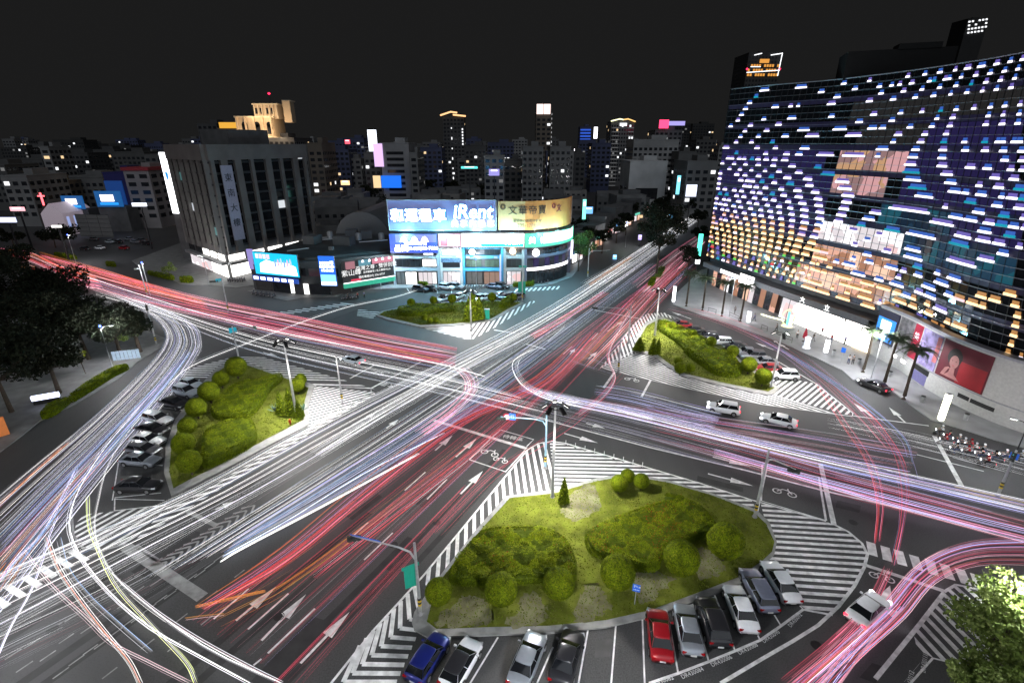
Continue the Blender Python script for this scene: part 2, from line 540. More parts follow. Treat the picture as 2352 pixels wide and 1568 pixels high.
# repair patches, tyre-dark bands and manhole covers in the carriageway
PATCH = [mat('asphalt_patch_dark', (.026, .026, .027), .7, var=.3, vscale=.8, bump=.1, bscale=20), mat('asphalt_patch_grey', (.066, .066, .066), .75, var=.25, vscale=.8, bump=.1, bscale=20)]
pt_ = MB()
for v, q, k in (('R4', ((305, 268), (590, 340), (590, 372), (300, 300)), 0), ('R4', ((1320, 1530), (1400, 1440), (1490, 1470), (1420, 1568)), 0), ('C3', ((560, 440), (700, 330), (760, 360), (620, 470)), 0), ('C3', ((130, 520), (330, 380), (360, 400), (170, 545)), 0), ('L2', ((820, 870), (1190, 600), (1330, 650), (960, 920)), 0), ('L2', ((1560, 1568), (1960, 1150), (2100, 1190), (1760, 1568)), 0),
                ('M5', ((1050, 770), (1230, 740), (1280, 830), (1080, 850)), 0), ('M5', ((150, 640), (420, 690), (380, 720), (120, 665)), 1), ('R4', ((700, 30), (1000, 100), (990, 125), (690, 55)), 1), ('R4', ((1180, 420), (1330, 455), (1320, 500), (1170, 465)), 0), ('C3', ((1700, 1300), (1800, 1290), (1790, 1400), (1690, 1410)), 1), ('C3', ((1250, 1330), (1330, 1330), (1310, 1420), (1230, 1420)), 1),
                ('L1', ((1000, 700), (1100, 720), (1000, 830), (890, 800)), 1), ('R6', ((1080, 760), (1180, 800), (1150, 830), (1050, 790)), 1), ('L2', ((60, 1200), (240, 1110), (280, 1150), (100, 1250)), 1)):
    pt_.face([(p.x, p.y, .0022) for p in gs(v, *q)], k)
dA0 = Vector((math.sin(math.radians(28)), math.cos(math.radians(28)), 0))
for v, x, y, L_, w in (('L2', 1500, 1200, 30, .7), ('L2', 1600, 1240, 30, .7), ('L2', 1900, 1330, 26, .6), ('L2', 1980, 1370, 26, .6), ('L2', 1100, 900, 26, .8), ('L2', 1180, 930, 26, .8), ('L2', 900, 760, 24, .7), ('C3', 820, 420, 22, .6), ('C3', 900, 460, 20, .6), ('M5', 1350, 760, 24, .8), ('M5', 1480, 780, 24, .8)):
    p = g(v, x, y); pt_.line([p - dA0 * L_ * .5, p + dA0 * L_ * .5], w, .0031, 0)
pt_.build('road_patch', PATCH, kind='structure')
for v, x, y in (('C3', 700, 560), ('C3', 430, 700), ('L2', 1260, 780), ('L2', 1750, 1150), ('M5', 1180, 800), ('M5', 1750, 1050), ('R4', 500, 330), ('R4', 1280, 560), ('R4', 1050, 1330), ('R4', 1500, 1200), ('L2', 600, 980), ('L2', 330, 1230), ('R6', 1200, 830), ('C3', 1500, 1420)):
    p = g(v, x, y); mh = MB(); mh.lathe([(.42, 0), (.42, .006), (.36, .007), (.36, .004), (.30, .004), (.30, .008), (.01, .008)], (p.x, p.y, .001), 16); o = mh.build('manhole_cover', mat('cast_iron', (.018, .018, .019), .5, .3, var=.2)); o['kind'] = 'structure'
# ---- painted markings
hm = MB()
# near island: nose hatch, chevron flank and ramp hatch
hatch(hm, gm(('C3', 1130, 400), ('C3', 1440, 375), ('C3', 1405, 60), ('C3', 1350, 65), ('C3', 1270, 110), ('C3', 1180, 220), ('C3', 620, 890), ('C3', 640, 1010), ('C3', 780, 850)), 356, 0.82, 0.36)
hatch(hm, gm(('C3', 1445, 385), ('C3', 1410, 60), ('C3', 1470, 60), ('C3', 1700, 120), ('C3', 2352, 310), ('R4', 640, 415), ('R4', 720, 560), ('R4', 650, 500), ('R4', 400, 400), ('R4', 130, 320), ('C3', 1900, 270), ('C3', 1700, 310)), 92, 0.74, 0.34)
hatch(hm, gm(('R4', 700, 440), ('R4', 1110, 555), ('R4', 1160, 575), ('R4', 1250, 620), ('R4', 1340, 700), ('R4', 1368, 770), ('R4', 1350, 830), ('R4', 1290, 950), ('R4', 1150, 1135), ('R4', 960, 1100), ('R4', 880, 930), ('R4', 720, 800), ('R4', 790, 740), ('R4', 790, 660), ('R4', 735, 575)), 95, 0.76, 0.36)
# chevrons at the lower left flank
for k in range(9):
    t = k / 8
    a = g('C3', 560 + (20 - 560) * t, 950 + (1600 - 950) * t)
    b = g('C3', 640 - 230 * t, 1010 + 270 * t + 110 * t)
    tip = g('C3', 590 - 20 * t - 480 * t * .95, 1110 + 450 * t)
    end = g('C3', 640 - 190 * t, 1130 + 430 * t)
    hm.line([g('C3', 560 - 340 * t, 960 + 370 * t), tip], 0.36, 0.0042)
    hm.line([tip, end], 0.36, 0.0046)
# right island
hatch(hm, gm(('R6', 0, 790), ('R6', 90, 810), ('R6', 400, 885), ('R6', 900, 990), ('R6', 1390, 1055), ('R6', 960, 930), ('R6', 700, 890), ('R6', 460, 830), ('R6', 380, 780), ('R6', 300, 725), ('R6', 215, 700)), 135, 0.72, 0.33)
hatch(hm, gm(('R6', 0, 790), ('R6', 215, 700), ('R6', 220, 610), ('R6', 265, 540), ('R6', 340, 505), ('R6', 420, 520), ('R6', 360, 485), ('R6', 260, 490), ('R6', 190, 540), ('R6', 60, 720)), 5, 0.75, 0.34)
hatch(hm, gm(('R6', 950, 850), ('R6', 1060, 850), ('R6', 1200, 880), ('R6', 1390, 1030), ('R6', 1390, 1055), ('R6', 960, 940), ('R6', 985, 900)), 48, 0.78, 0.35)
# left island: nose right, top, bottom
hatch(hm, gm(('L1', 1960, 850), ('L1', 2352, 890), ('L1', 1930, 1120), ('L1', 1935, 1000)), 55, 0.8, 0.38)
hatch(hm, gm(('L1', 1110, 790), ('L1', 1230, 730), ('L1', 1480, 665), ('L1', 1650, 670), ('L1', 2352, 870), ('L1', 1960, 850), ('L1', 1760, 790), ('L1', 1560, 715), ('L1', 1440, 700), ('L1', 1350, 760), ('L1', 1290, 810)), 93, 0.85, 0.36)
hatch(hm, gm(('L1', 1930, 1120), ('L1', 2352, 890), ('L1', 2352, 905), ('L1', 1950, 1150), ('L2', 830, 690), ('L2', 1060, 450), ('L2', 1160, 430)), 62, 0.9, 0.36)
hatch(hm, gm(('L2', 530, 510), ('L2', 720, 490), ('L2', 1050, 445), ('L2', 820, 690), ('L2', 640, 730), ('L2', 520, 725), ('L2', 460, 640), ('L2', 480, 560)), 26, 0.85, 0.36)
# far island
hatch(hm, gm(('B3', 450, 1440), ('B3', 900, 1405), ('B3', 905, 1555), ('B3', 640, 1490)), 94, .8, 0.35)
hatch(hm, gm(('B3', 910, 1400), ('B3', 1115, 1370), ('B3', 1270, 1280), ('B3', 1480, 1180), ('B3', 1510, 1190), ('B3', 1150, 1420), ('B3', 910, 1550)), 10, .95, 0.42)
hatch(hm, gm(('B3', -160, 1260), ('B3', 60, 1290), ('B3', 5, 1330), ('B3', -20, 1345), ('B3', -170, 1330)), 94, 1.3, 0.5)
# right-hand corner hatch beside the tree
hatch(hm, gm(('R4', 1855, 1000), ('R4', 1920, 955), ('R4', 2080, 985), ('R4', 2130, 1010), ('R4', 2150, 1460), ('R4', 1890, 1440), ('R4', 1780, 1410), ('R4', 1680, 1350), ('R4', 1660, 1260)), 356, 0.85, 0.40)
hm.build('road_marking', PAINT, kind='structure')

lm = MB()
Z = 0.006
lm.line(gs('M5', (880, 960), (1400, 1100), (2352, 1350)) + gs('R4', (600, 232), (1090, 360), (1700, 500), (2352, 660)), 0.28, Z)
lm.line(gm(('R4', 1155, 570), ('R4', 1250, 618), ('R4', 1335, 690), ('R4', 1370, 760), ('R4', 1350, 840), ('R4', 1290, 955), ('R4', 1190, 1085), ('R4', 1060, 1205), ('R4', 900, 1305), ('R4', 700, 1420), ('R4', 450, 1568)), 0.26, Z)
lm.line(gs('R4', (1350, 825), (1850, 990)), 0.42, Z + .002)
for a in ((1390, 685, 1405, 768), (1480, 712, 1497, 800), (1563, 735, 1590, 828), (1660, 768, 1690, 858), (1760, 795, 1785, 888), (1850, 822, 1890, 917), (1948, 852, 1990, 948), (2045, 885, 2080, 972)):
    lm.line(gs('R4', a[:2], a[2:]), 0.75, Z)
lm.line(gs('R4', (1850, 1000), (1700, 1195), (1420, 1540)), 0.3, Z)
lm.line(gs('R4', (1850, 995), (1925, 950), (2090, 985)), 0.24, Z + .001)
lm.line(gs('C3', (20, 1590), (300, 1240), (620, 890), (1170, 225), (1270, 105), (1340, 65), (1420, 52), (1500, 62), (1900, 180), (2352, 315)) + gs('R4', (640, 418), (1110, 552)), 0.2, Z)
lm.line(gs('M5', (660, 1138), (1385, 1358)), 0.55, Z)
lm.line(gs('M5', (935, 1445), (1220, 1540), (1372, 1372)), 0.2, Z); lm.line(gs('M5', (935, 1445), (1100, 1285)), 0.2, Z)
lm.line(gs('M5', (1180, 1212), (1440, 1288), (1385, 1342)), 0.16, Z); lm.line(gs('M5', (1180, 1212), (1120, 1265)), 0.16, Z)
lm.line(gs('R4', (740, 195), (670, 520)), 0.3, Z); lm.line(gs('R4', (710, 200), (705, 425), (1110, 548)), 0.16, Z); lm.line(gs('R4', (1065, 275), (1110, 548)), 0.22, Z)
lm.line(gs('R4', (740, 195), (1065, 275)), 0.12, Z)
lm.line(gs('R4', (1075, 190), (1160, 575)), 0.5, Z); lm.line(gs('R4', (1790, 20), (1960, 330)), 0.5, Z)
# ghost lanes, arrows
for v, a, b in (('C3', (850, 382), (990, 238)), ('L2', (1885, 1442), (2192, 1122)), ('L2', (1640, 1300), (1920, 1010)), ('L2', (1480, 1175), (1735, 960)), ('C3', (690, 110), (800, 15)), ('C3', (820, 150), (950, 35)),
                ('M5', (1680, 1240), (1945, 1315)), ('R4', (370, 255), (655, 332)), ('R4', (400, 150), (640, 210)), ('L2', (1350, 480), (1480, 425)), ('M5', (285, 1200), (380, 1130)), ('M5', (110, 1130), (200, 1080)),
                ('L1', (1650, 640), (1740, 665)), ('M5', (1870, 655), (1940, 600)), ('M5', (1725, 620), (1765, 575)), ('M5', (2020, 440), (2140, 360)), ('R6', (985, 650), (960, 640)), ('M5', (1850, 1160), (2000, 1200)), ('L1', (830, 320), (970, 330))):
    p, q = g(v, *a), g(v, *b)
    arrow(lm, p, q, 0.22, 2.4, 1.0, Z)
arrow(lm, g('R4', 1445, 1145), g('R4', 1512, 955), 0.35, 2.4, 1.2, Z); arrow(lm, g('R4', 1452, 1128), g('R4', 1562, 1118), 0.3, 1.3, 1.1, Z + .002)
arrow(lm, g('R6', 1510, 1062), g('R6', 1405, 985), 0.35, 2.6, 1.2, Z); arrow(lm, g('R6', 1690, 1092), g('R6', 1600, 1008), 0.25, 2.4, 1.0, Z)
arrow(lm, g('R6', 505, 520), g('R6', 395, 480), 0.25, 2.6, 1.0, Z); arrow(lm, g('R6', 1045, 688), g('R6', 975, 648), 0.25, 2.2, 1.0, Z); arrow(lm, g('R6', 960, 690), g('R6', 860, 650), 0.25, 2.2, 1.0, Z)
lm.line(gs('R6', (350, 490), (430, 515), (700, 640), (960, 740), (1200, 880), (1400, 1040)), 0.18, Z)
lm.line(gs('R6', (200, 690), (0, 790), (90, 812), (420, 890), (900, 992), (1395, 1058), (1400, 1040)), 0.16, Z)
lm.line(gs('R6', (1400, 1055), (1820, 1110)), 0.2, Z)
lm.line(gs('R6', (20, 900), (80, 815)), 0.4, Z); lm.line(gs('R6', (230, 950), (280, 858)), 0.35, Z)
for v, a, b, w in (('C3', (640, 415), (765, 290), .16), ('C3', (500, 360), (630, 245), .16), ('C3', (160, 660), (270, 560), .16), ('C3', (245, 795), (425, 625), .16), ('L2', (1680, 1380), (1975, 1100), .18), ('L2', (1555, 1230), (1810, 1005), .18),
                   ('L2', (1340, 1165), (1560, 975), .16), ('L2', (1590, 1455), (1640, 1415), .16), ('L2', (860, 0 + 40), (905, 10), .14), ('M5', (1670, 620), (1740, 560), .16), ('M5', (1770, 630), (1825, 575), .16), ('M5', (1895, 505), (1945, 455), .16), ('M5', (1550, 520), (1680, 405), .2),
                   ('R4', (1680, 135), (2100, 240), .16), ('R4', (1600, 1560), (1700, 1440), 0.01)):
    lm.line(gs(v, a, b), w, Z)
for t in range(5):   # lane dashes across the ramp mouth
    lm.line(gs('R4', (1300 + 95 * t, 185 + 24 * t), (1340 + 95 * t, 196 + 24 * t)), 0.14, Z)
    lm.line(gs('R4', (1360 + 95 * t, 250 + 25 * t), (1400 + 95 * t, 262 + 25 * t)), 0.14, Z)
lm.build('road_marking', PAINT, kind='structure')

wm = MB()
wm.line(gs('L2', (790, 712), (1270, 1030)), 1.0, 0.0045); wm.line(gs('L2', (850, 705), (1000, 806)), 0.4, 0.0045); wm.line(gs('L2', (1180, 492), (1360, 582)), 0.5, 0.0045)
wm.line(gs('L2', (440, 1280 - 900), (460, 640), (520, 720), (640, 735), (820, 690)), 0.2, 0.0045)
for k in range(12):   # chevrons on the approach lane
    t = k / 11
    c = g('L2', 1010 + 560 * t, 830 - 360 * t)
    d = Vector((math.sin(math.radians(28)), math.cos(math.radians(28)), 0)); n = Vector((d.y, -d.x, 0))
    wm.line([c - n * .8 - d * .5, c + d * .5], 0.22, 0.0045); wm.line([c + d * .5, c + n * .8 - d * .5], 0.22, 0.0049)
dA = Vector((math.sin(math.radians(28)), math.cos(math.radians(28)), 0))
for x, y, k in ((30, 1420, 5), (150, 1350, 4), (100, 1500, 6), (250, 1430, 6), (430, 1460, 6), (520, 1390, 5), (330, 1540, 7), (640, 1540, 5), (1050, 1370, 3)):
    p = g('L2', x, y)
    for q in range(k):
        wm.line([p + dA * (2.6 * q), p + dA * (2.6 * q + 1.0)], 0.12, 0.0045)
wm.build('road_marking', PAINT_OLD, kind='structure')

zb = MB()
zb.line(gs('L2', (0, 892), (455, 688)), 0.45, Z)
for a in ((455, 745, 535, 795), (360, 788, 440, 835), (262, 845, 335, 895), (160, 905, 240, 955), (55, 965, 135, 1015), (-40, 1030, 40, 1080)):
    a0_, a1_ = g('L2', *a[:2]), g('L2', *a[2:]); zb.line([a0_.lerp(a1_, -.12), a0_.lerp(a1_, 1.12)], .5, Z)
for k in range(14):   # far pedestrian crossing by the shops
    t = k / 13
    c = g('N3', 330 + 1300 * t, 1075 - 190 * t)
    zb.line([c - Vector((1.8, -.55, 0)), c + Vector((1.8, -.55, 0))], 0.6, Z)
for k in range(10):
    t = k / 9
    c = g('B3', 1330 + 390 * t, 1085 - 25 * t)
    zb.line([c - Vector((.5, 1.6, 0)), c + Vector((.5, 1.6, 0))], 0.5, Z)
zb.line(gs('M5', (1130, 430), (1290, 455)), 0.4, Z); zb.line(gs('M5', (1380, 540), (1530, 580)), 0.35, Z)
zb.line(gs('M5', (1920, 275), (2290, 345)), 0.3, Z); zb.line(gs('M5', (0, 810), (190, 705)), 0.3, Z); zb.line(gs('M5', (190, 705), (560, 780)), .16, Z); zb.line(gs('M5', (160, 890), (555, 680)), 0.35, Z)
zb.build('road_marking', PAINT, kind='structure')
ym = MB()
hatch(ym, gs('R4', (1920, 335), (1990, 345), (2352, 430), (2352, 475), (2180, 430), (1940, 360)), 118, 0.55, 0.22, 0.006)
ym.line(gs('R4', (1915, 335), (2352, 428)), 0.2, 0.008); ym.line(gs('R4', (1920, 350), (2352, 480)), 0.2, 0.008)
hatch(ym, gs('N6', (780, 1340), (1440, 1400), (1500, 1480), (1200, 1480)), 118, 1.3, 0.5, 0.006)
ym.build('road_marking', PAINT_Y, kind='structure')

# motorbike symbols and characters painted on the road
def road_text(body, size, v, x, y, ang, m=PAINT):
    p = g(v, x, y, 0.008)
    o = text(body, size, None, p, (0, 0, math.radians(ang)), m, name='road_lettering', ext=0.0)
    o['kind'] = 'structure'
road_text('待轉區', 0.95, 'M5', 1278, 1276, -18)
road_text('大車', 1.5, 'M5', 300, 860, 150)
# parking bay lines with their numbers
pk = MB()
pk.line(gs('R4', (0, 1568), (185, 1505), (375, 1432), (540, 1365), (697, 1298), (828, 1208), (968, 1105)), 0.2, Z)
for a in ((110, 1100, 183, 1505), (265, 1045, 375, 1432), (403, 992, 540, 1365), (520, 925, 697, 1298), (690, 985, 828, 1208), (940, 1075, 968, 1105)):
    pk.line(gs('R4', a[:2], a[2:]), 0.13, Z + .001)
for a in ((1085, 1280, 910, 1568), (1430, 1340, 1330, 1568), (1650, 1230, 1590, 1568), (1825, 1195, 1795, 1568), (1990, 1150, 2005, 1568)):
    pk.line(gs('C3', a[:2], a[2:]), 0.13, Z + .001)
pk.line(gs('R4', (960, 1105), (1150, 1140)), 0.2, Z + .002)
pk.line(gs('R4', (1780, 1410), (1640, 1568)), 0.14, Z); pk.line(gs('R4', (1780, 1410), (1900, 1440)), 0.14, Z)
for a, b in (((1190, 1010), (985, 980)), ((735, 1330), (1020, 1350)), ((720, 1560), (1030, 1568))):
    pk.line(gs('L1', a, b), 0.12, Z)
pk.line(gs('L1', (985, 980), (930, 1010)), .12, Z); pk.line(gs('L1', (745, 1320), (705, 1568)), 0.12, Z); pk.line(gs('L2', (720, 410), (718, 485)), .12, Z); pk.line(gs('L2', (718, 405), (1010, 375)), 0.12, Z); pk.line(gs('L2', (718, 487), (1040, 450)), 0.14, Z)
for a in ((440, 560, 480, 520), (560, 600, 620, 560), (1000, 830, 1060, 790)):
    pass
for x in range(5):
    pk.line(gs('B3', (330 + 130 * x, 1110), (300 + 140 * x, 1065)), 0.2, Z)
    pk.line(gs('B3', (640 + 150 * x, 1190), (700 + 140 * x, 1150)), 0.2, Z)
pk.build('road_marking', PAINT, kind='structure')
for body, x, y, a in (('DR430082', 80, 1555, 18), ('DR430084', 272, 1503, 20), ('DR430086', 455, 1428, 21), ('DR430088', 620, 1352, 23), ('DR430090', 765, 1275, 28), ('DR430092', 917, 1172, 37), ('DR430111', 1728, 1440, 48), ('DR430112', 1640, 1550, 48)):
    road_text(body, 0.44, 'R4', x, y, a)
# motorbike pictograms
bk = MB()
for v, x, y, s in (('M5', 1095, 1395, 1.0), ('M5', 1180, 1450, .8), ('R4', 850, 375, 1.0), ('M5', 215, 770, 1.0), ('R4', 1460, 905, .8), ('M5', 2210, 820, 1.0)):
    c = g(v, x, y); d = dA; n = Vector((d.y, -d.x, 0))
    for q in (-.75, .75):
        ring = [c + n * (q * s + .42 * s * math.cos(w * math.pi / 6)) + d * (.42 * s * math.sin(w * math.pi / 6)) for w in range(13)]
        bk.line(ring, 0.14 * s, 0.008)
    bk.line([c - n * .75 * s, c - n * .2 * s + d * .6 * s, c + n * .4 * s + d * .55 * s, c + n * .75 * s], 0.16 * s, 0.010)
    bk.line([c + n * .35 * s + d * .5 * s, c + n * .3 * s + d * .95 * s], 0.14 * s, 0.012)
bk.build('road_marking', PAINT, kind='structure')
# ================================================================== buildings


def pix(p):
    X, Y, Zz = p[0], p[1], p[2] - CAM_H
    fw = Y * CP - Zz * SP; up = Y * SP + Zz * CP
    return 1176 + F_PX * X / fw, 784 - F_PX * up / fw


class Path:
    """a plan curve by arc length, with the normal that faces the street"""

    def __init__(s, pts, n=120, smooth=True):
        q = smooth_path([Vector((p[0], p[1], 0)) for p in pts], n) if smooth else [Vector((p[0], p[1], 0)) for p in pts]
        s.p = q; s.l = [0]
        for i in range(1, len(q)):
            s.l.append(s.l[-1] + (q[i] - q[i - 1]).length)
        s.L = s.l[-1]

    def at(s, d, off=0.0, z=0.0):
        d = max(0.0, min(s.L, d))
        i = 0
        lo, hi = 0, len(s.l) - 1
        while hi - lo > 1:
            m = (lo + hi) // 2
            if s.l[m] <= d:
                lo = m
            else:
                hi = m
        i = lo
        t = (d - s.l[i]) / max(1e-6, s.l[i + 1] - s.l[i])
        a, b = s.p[i], s.p[i + 1]
        tg = (b - a).normalized()
        n = Vector((tg.y, -tg.x, 0))
        p = a.lerp(b, t) + n * off
        return Vector((p.x, p.y, z)), tg


def slab(mb, path, s0, s1, z0, z1, off, th, m=0, n=1):
    """a wall piece along the path, its outer face off metres in front of the path line"""
    for i in range(n):
        a = s0 + (s1 - s0) * i / n; b = s0 + (s1 - s0) * (i + 1) / n
        q = [path.at(a, off)[0], path.at(b, off)[0], path.at(b, off - th)[0], path.at(a, off - th)[0]]
        mb.prism([(v.x, v.y) for v in q], z0, z1, m)


def panel(path, s0, s1, z0, z1, off, th, m, name, parent, n=1):
    mb = MB(); slab(mb, path, s0, s1, z0, z1, off, th, 0, n)
    return mb.build(name, m, parent)


def sign_text(path, s, z, off, body, size, m, parent, sx=1.0, shear=0.0, ext=0.03, name='lettering'):
    p, t = path.at(s, off, z)
    return text(body, size, parent, p, (math.pi / 2, 0, math.atan2(t.y, t.x)), m, name, ext, sx=sx, shear=shear)


# ------------------------------------------------------------------ the department store with the lamp facade
B_ = Path([(53.1, 137), (56.2, 121), (59.4, 107), (62.8, 95), (65.6, 86), (66.2, 79), (65.4, 70.5), (66.5, 62.6), (69.3, 57), (75, 50), (84, 45)], 200)
T_ = Path([(53.3, 137), (58.3, 128.5), (63.6, 122), (67, 117), (69.7, 110.6), (71.8, 105), (73.2, 98.5), (74.4, 89), (74.2, 82), (75.5, 68), (79, 58)], 200)
HT = 48.3
ZF = 7.6


def S(t, z, off=0.0):
    b, bt = B_.at(t * B_.L); q, qt = T_.at(t * T_.L)
    k = z / HT
    p = b.lerp(q, k); tg = bt.lerp(qt, k).normalized()
    n = Vector((tg.y, -tg.x, 0))
    return Vector((p.x, p.y, z)) + n * off


_ts = np.linspace(0, 1, 500); _zs = np.linspace(1, HT, 190)
_grid = np.array([[pix(S(t, z)) for z in _zs] for t in _ts])


def on_facade(v, x, y):
    u, w = dpx(v, x, y)
    d = (_grid[:, :, 0] - u) ** 2 + (_grid[:, :, 1] - w) ** 2
    i = np.unravel_index(np.argmin(d), d.shape)
    return _ts[i[0]], _zs[i[1]]


mall = thing('department_store', 'curved dark glass department store covered in rows of blue and gold lamps', 'department store', (0, 0, 0))
body = MB()
N = 60
k = 0
# carcass just behind the skin, roof and back
for i in range(N):
    a, b = i / N, (i + 1) / N
    body.face([S(a, 0, -1.2), S(b, 0, -1.2), S(b, HT - .3, -1.2), S(a, HT - .3, -1.2)])
roofp = [S(i / N, HT - .3, -1.2) for i in range(N + 1)] + [Vector((140, 50, HT - .3)), Vector((140, 150, HT - .3)), Vector((75, 160, HT - .3))]
body.face(roofp)
body.face([(53.9, 137.5, 0), (53.9, 137.5, HT - .3), (75, 160, HT - .3), (75, 160, 0)])
body.face([(75, 160, 0), (75, 160, HT - .3), (140, 150, HT - .3), (140, 150, 0)])
body.build('wall', mat('store_carcass', (0.03, 0.03, 0.034), 0.7, var=0.3, vscale=.3), mall)
FIN = mat('facade_fin', (0.30, 0.30, 0.33), 0.35, 0.6, var=0.1)
ROWS = [ZF + (HT - ZF) * i / 33 for i in range(34)]
for z in ROWS:
    f = MB()
    for i in range(50):
        a, b = i / 50, (i + 1) / 50
        p = [S(a, z, 0.02), S(b, z, 0.02), S(b, z, 0.3), S(a, z, 0.3)]
        f.add([*p, *[q + Vector((0, 0, .05)) for q in p]], ((0, 1, 2, 3), (7, 6, 5, 4), (3, 2, 6, 7), (0, 4, 5, 1)))
    f.build('louver', FIN, mall)
GL_DARK = GLASS_D
GL_IND = mat('facade_glass_indigo_glow', (0.01, 0.01, 0.02), 0.15, var=0.3, vscale=.4, emit=(0.038, 0.027, 0.14), es=0.4, sample=False)  # lamp wash on the glass, put in as a weak indigo emission
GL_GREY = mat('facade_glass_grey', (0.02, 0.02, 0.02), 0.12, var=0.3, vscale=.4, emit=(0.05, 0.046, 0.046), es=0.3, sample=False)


def lit_glass(name, c1, c2, c3, es, sc_=0.35):
    """patchy glowing glass, mainly a lit showroom: lit floor, goods and partitions as soft patches"""
    m = bpy.data.materials.new(name); m.use_nodes = True
    n = m.node_tree.nodes; L = m.node_tree.links; p = n['Principled BSDF']
    tc = n.new('ShaderNodeTexCoord'); vo = n.new('ShaderNodeTexVoronoi'); vo.distance = 'CHEBYCHEV'; vo.inputs['Scale'].default_value = sc_
    L.new(tc.outputs['Object'], vo.inputs['Vector'])
    cr = n.new('ShaderNodeValToRGB'); cr.color_ramp.interpolation = 'CONSTANT'
    e = cr.color_ramp.elements
    e[0].color = c1 + (1,); e[1].position = 0.45; e[1].color = c2 + (1,)
    x = e.new(0.75); x.color = c3 + (1,)
    L.new(vo.outputs['Color'], cr.inputs[0]); L.new(cr.outputs[0], p.inputs['Emission Color'])
    p.inputs['Emission Strength'].default_value = es
    p.inputs['Base Color'].default_value = (0.02, 0.02, 0.02, 1); p.inputs['Roughness'].default_value = 0.15
    return m


GL_PINK = lit_glass('showroom_pink', (0.50, 0.26, 0.27), (0.22, 0.13, 0.13), (0.42, 0.24, 0.13), 1.35)
GL_WHITE = lit_glass('showroom_white', (0.85, 0.82, 0.84), (0.55, 0.50, 0.52), (0.62, 0.42, 0.42), 1.5)
GL_GOLD = lit_glass('showroom_gold', (0.55, 0.30, 0.22), (0.30, 0.14, 0.08), (0.70, 0.45, 0.32), 1.5)
GL_TEAL = lit_glass('sign_reflection_teal', (0.02, 0.10, 0.20), (0.02, 0.22, 0.32), (0.01, 0.04, 0.10), .36)  # reflection of the lit billboard, put into the glass as emission
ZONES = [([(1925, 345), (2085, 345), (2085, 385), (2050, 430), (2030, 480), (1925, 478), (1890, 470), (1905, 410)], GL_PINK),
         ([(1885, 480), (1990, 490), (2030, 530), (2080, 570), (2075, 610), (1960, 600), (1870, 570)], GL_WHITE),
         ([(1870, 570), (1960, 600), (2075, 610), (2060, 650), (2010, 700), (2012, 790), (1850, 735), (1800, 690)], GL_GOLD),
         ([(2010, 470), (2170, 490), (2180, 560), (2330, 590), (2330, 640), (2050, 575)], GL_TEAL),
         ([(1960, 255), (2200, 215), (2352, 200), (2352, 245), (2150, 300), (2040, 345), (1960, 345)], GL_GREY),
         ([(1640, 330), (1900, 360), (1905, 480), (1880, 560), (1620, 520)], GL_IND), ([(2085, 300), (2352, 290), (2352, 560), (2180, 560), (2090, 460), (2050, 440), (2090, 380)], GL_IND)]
NB, NFL = 32, 9
FH = (HT - ZF) / NFL
SPM = mat('spandrel_dark', (0.02, 0.02, 0.03), 0.4, var=.3, emit=(0.02, 0.015, 0.06), es=0.35, sample=False)  # the same lamp wash put into the spandrels as a faint glow
for j in range(NFL):
    z0 = ZF + FH * j
    spd = MB()
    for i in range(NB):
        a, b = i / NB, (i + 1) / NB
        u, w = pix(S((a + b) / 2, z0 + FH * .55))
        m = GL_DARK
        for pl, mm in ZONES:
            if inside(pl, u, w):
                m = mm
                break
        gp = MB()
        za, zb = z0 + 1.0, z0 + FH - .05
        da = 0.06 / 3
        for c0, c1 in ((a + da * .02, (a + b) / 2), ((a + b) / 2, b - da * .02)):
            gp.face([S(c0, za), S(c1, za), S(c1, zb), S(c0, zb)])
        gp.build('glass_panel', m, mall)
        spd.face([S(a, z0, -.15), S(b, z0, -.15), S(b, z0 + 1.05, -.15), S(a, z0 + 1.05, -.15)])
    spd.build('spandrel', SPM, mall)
mull = MB()
for i in range(NB * 2 + 1):
    t = i / (NB * 2)
    mull.tube([S(t, ZF, .05), S(t, (ZF + HT) / 2, .05), S(t, HT, .05)], 0.05, 4)
mo = mull.build('mullion', DARKM, mall, kind='stuff')
edge = MB(); edge.tube([S(i / 50, HT, .1) for i in range(51)], 0.12, 6); edge.build('parapet', FIN, mall)
# lamps on the facade: position and width measured on the photograph, placed on the real curved surface
LED = []
q1 = '455,375,30;865,400,110;755,485,60;668,555,60;618,625,55;565,690,50;508,815,45;415,885,40;1355,370,150;1630,400,80;1935,295,60;2095,345,60;2285,255,55;1850,450,80;1005,660,90;1225,580,50;1325,575,50;850,800,55;1230,780,110;680,870,55;605,935,50;548,1000,45;487,1120,45;693,1115,50;970,1115,60;1050,860,80;900,925,65;790,990,60;1155,980,100;1395,905,160;1505,1035,180;1760,605,100;1765,755,75;1890,890,180;2150,795,90;2270,560,80;2065,1020,210;355,1180,80;495,1235,50;765,1175,60;1015,1170,65;1410,1170,120;435,1290,50;598,1290,50;790,1285,60;890,1235,60;1170,1235,80;1015,1290,65;1700,1230,230;375,1340,50;525,1345,50;695,1350,55;890,1345,65;1135,1350,90;1320,1295,100;2060,1300,310;2250,1235,150;300,1395,40;460,1400,45;612,1400,50;785,1400,55;985,1415,70;1235,1415,90;1585,1425,95;400,1450,45;540,1455,50;695,1460,50;880,1465,50;1070,1465,70;1330,1480,90;1730,1490,180;470,1505,45;612,1510,50;765,1515,60;940,1525,65;1155,1530,80;1385,1530,60;1830,1550,180'
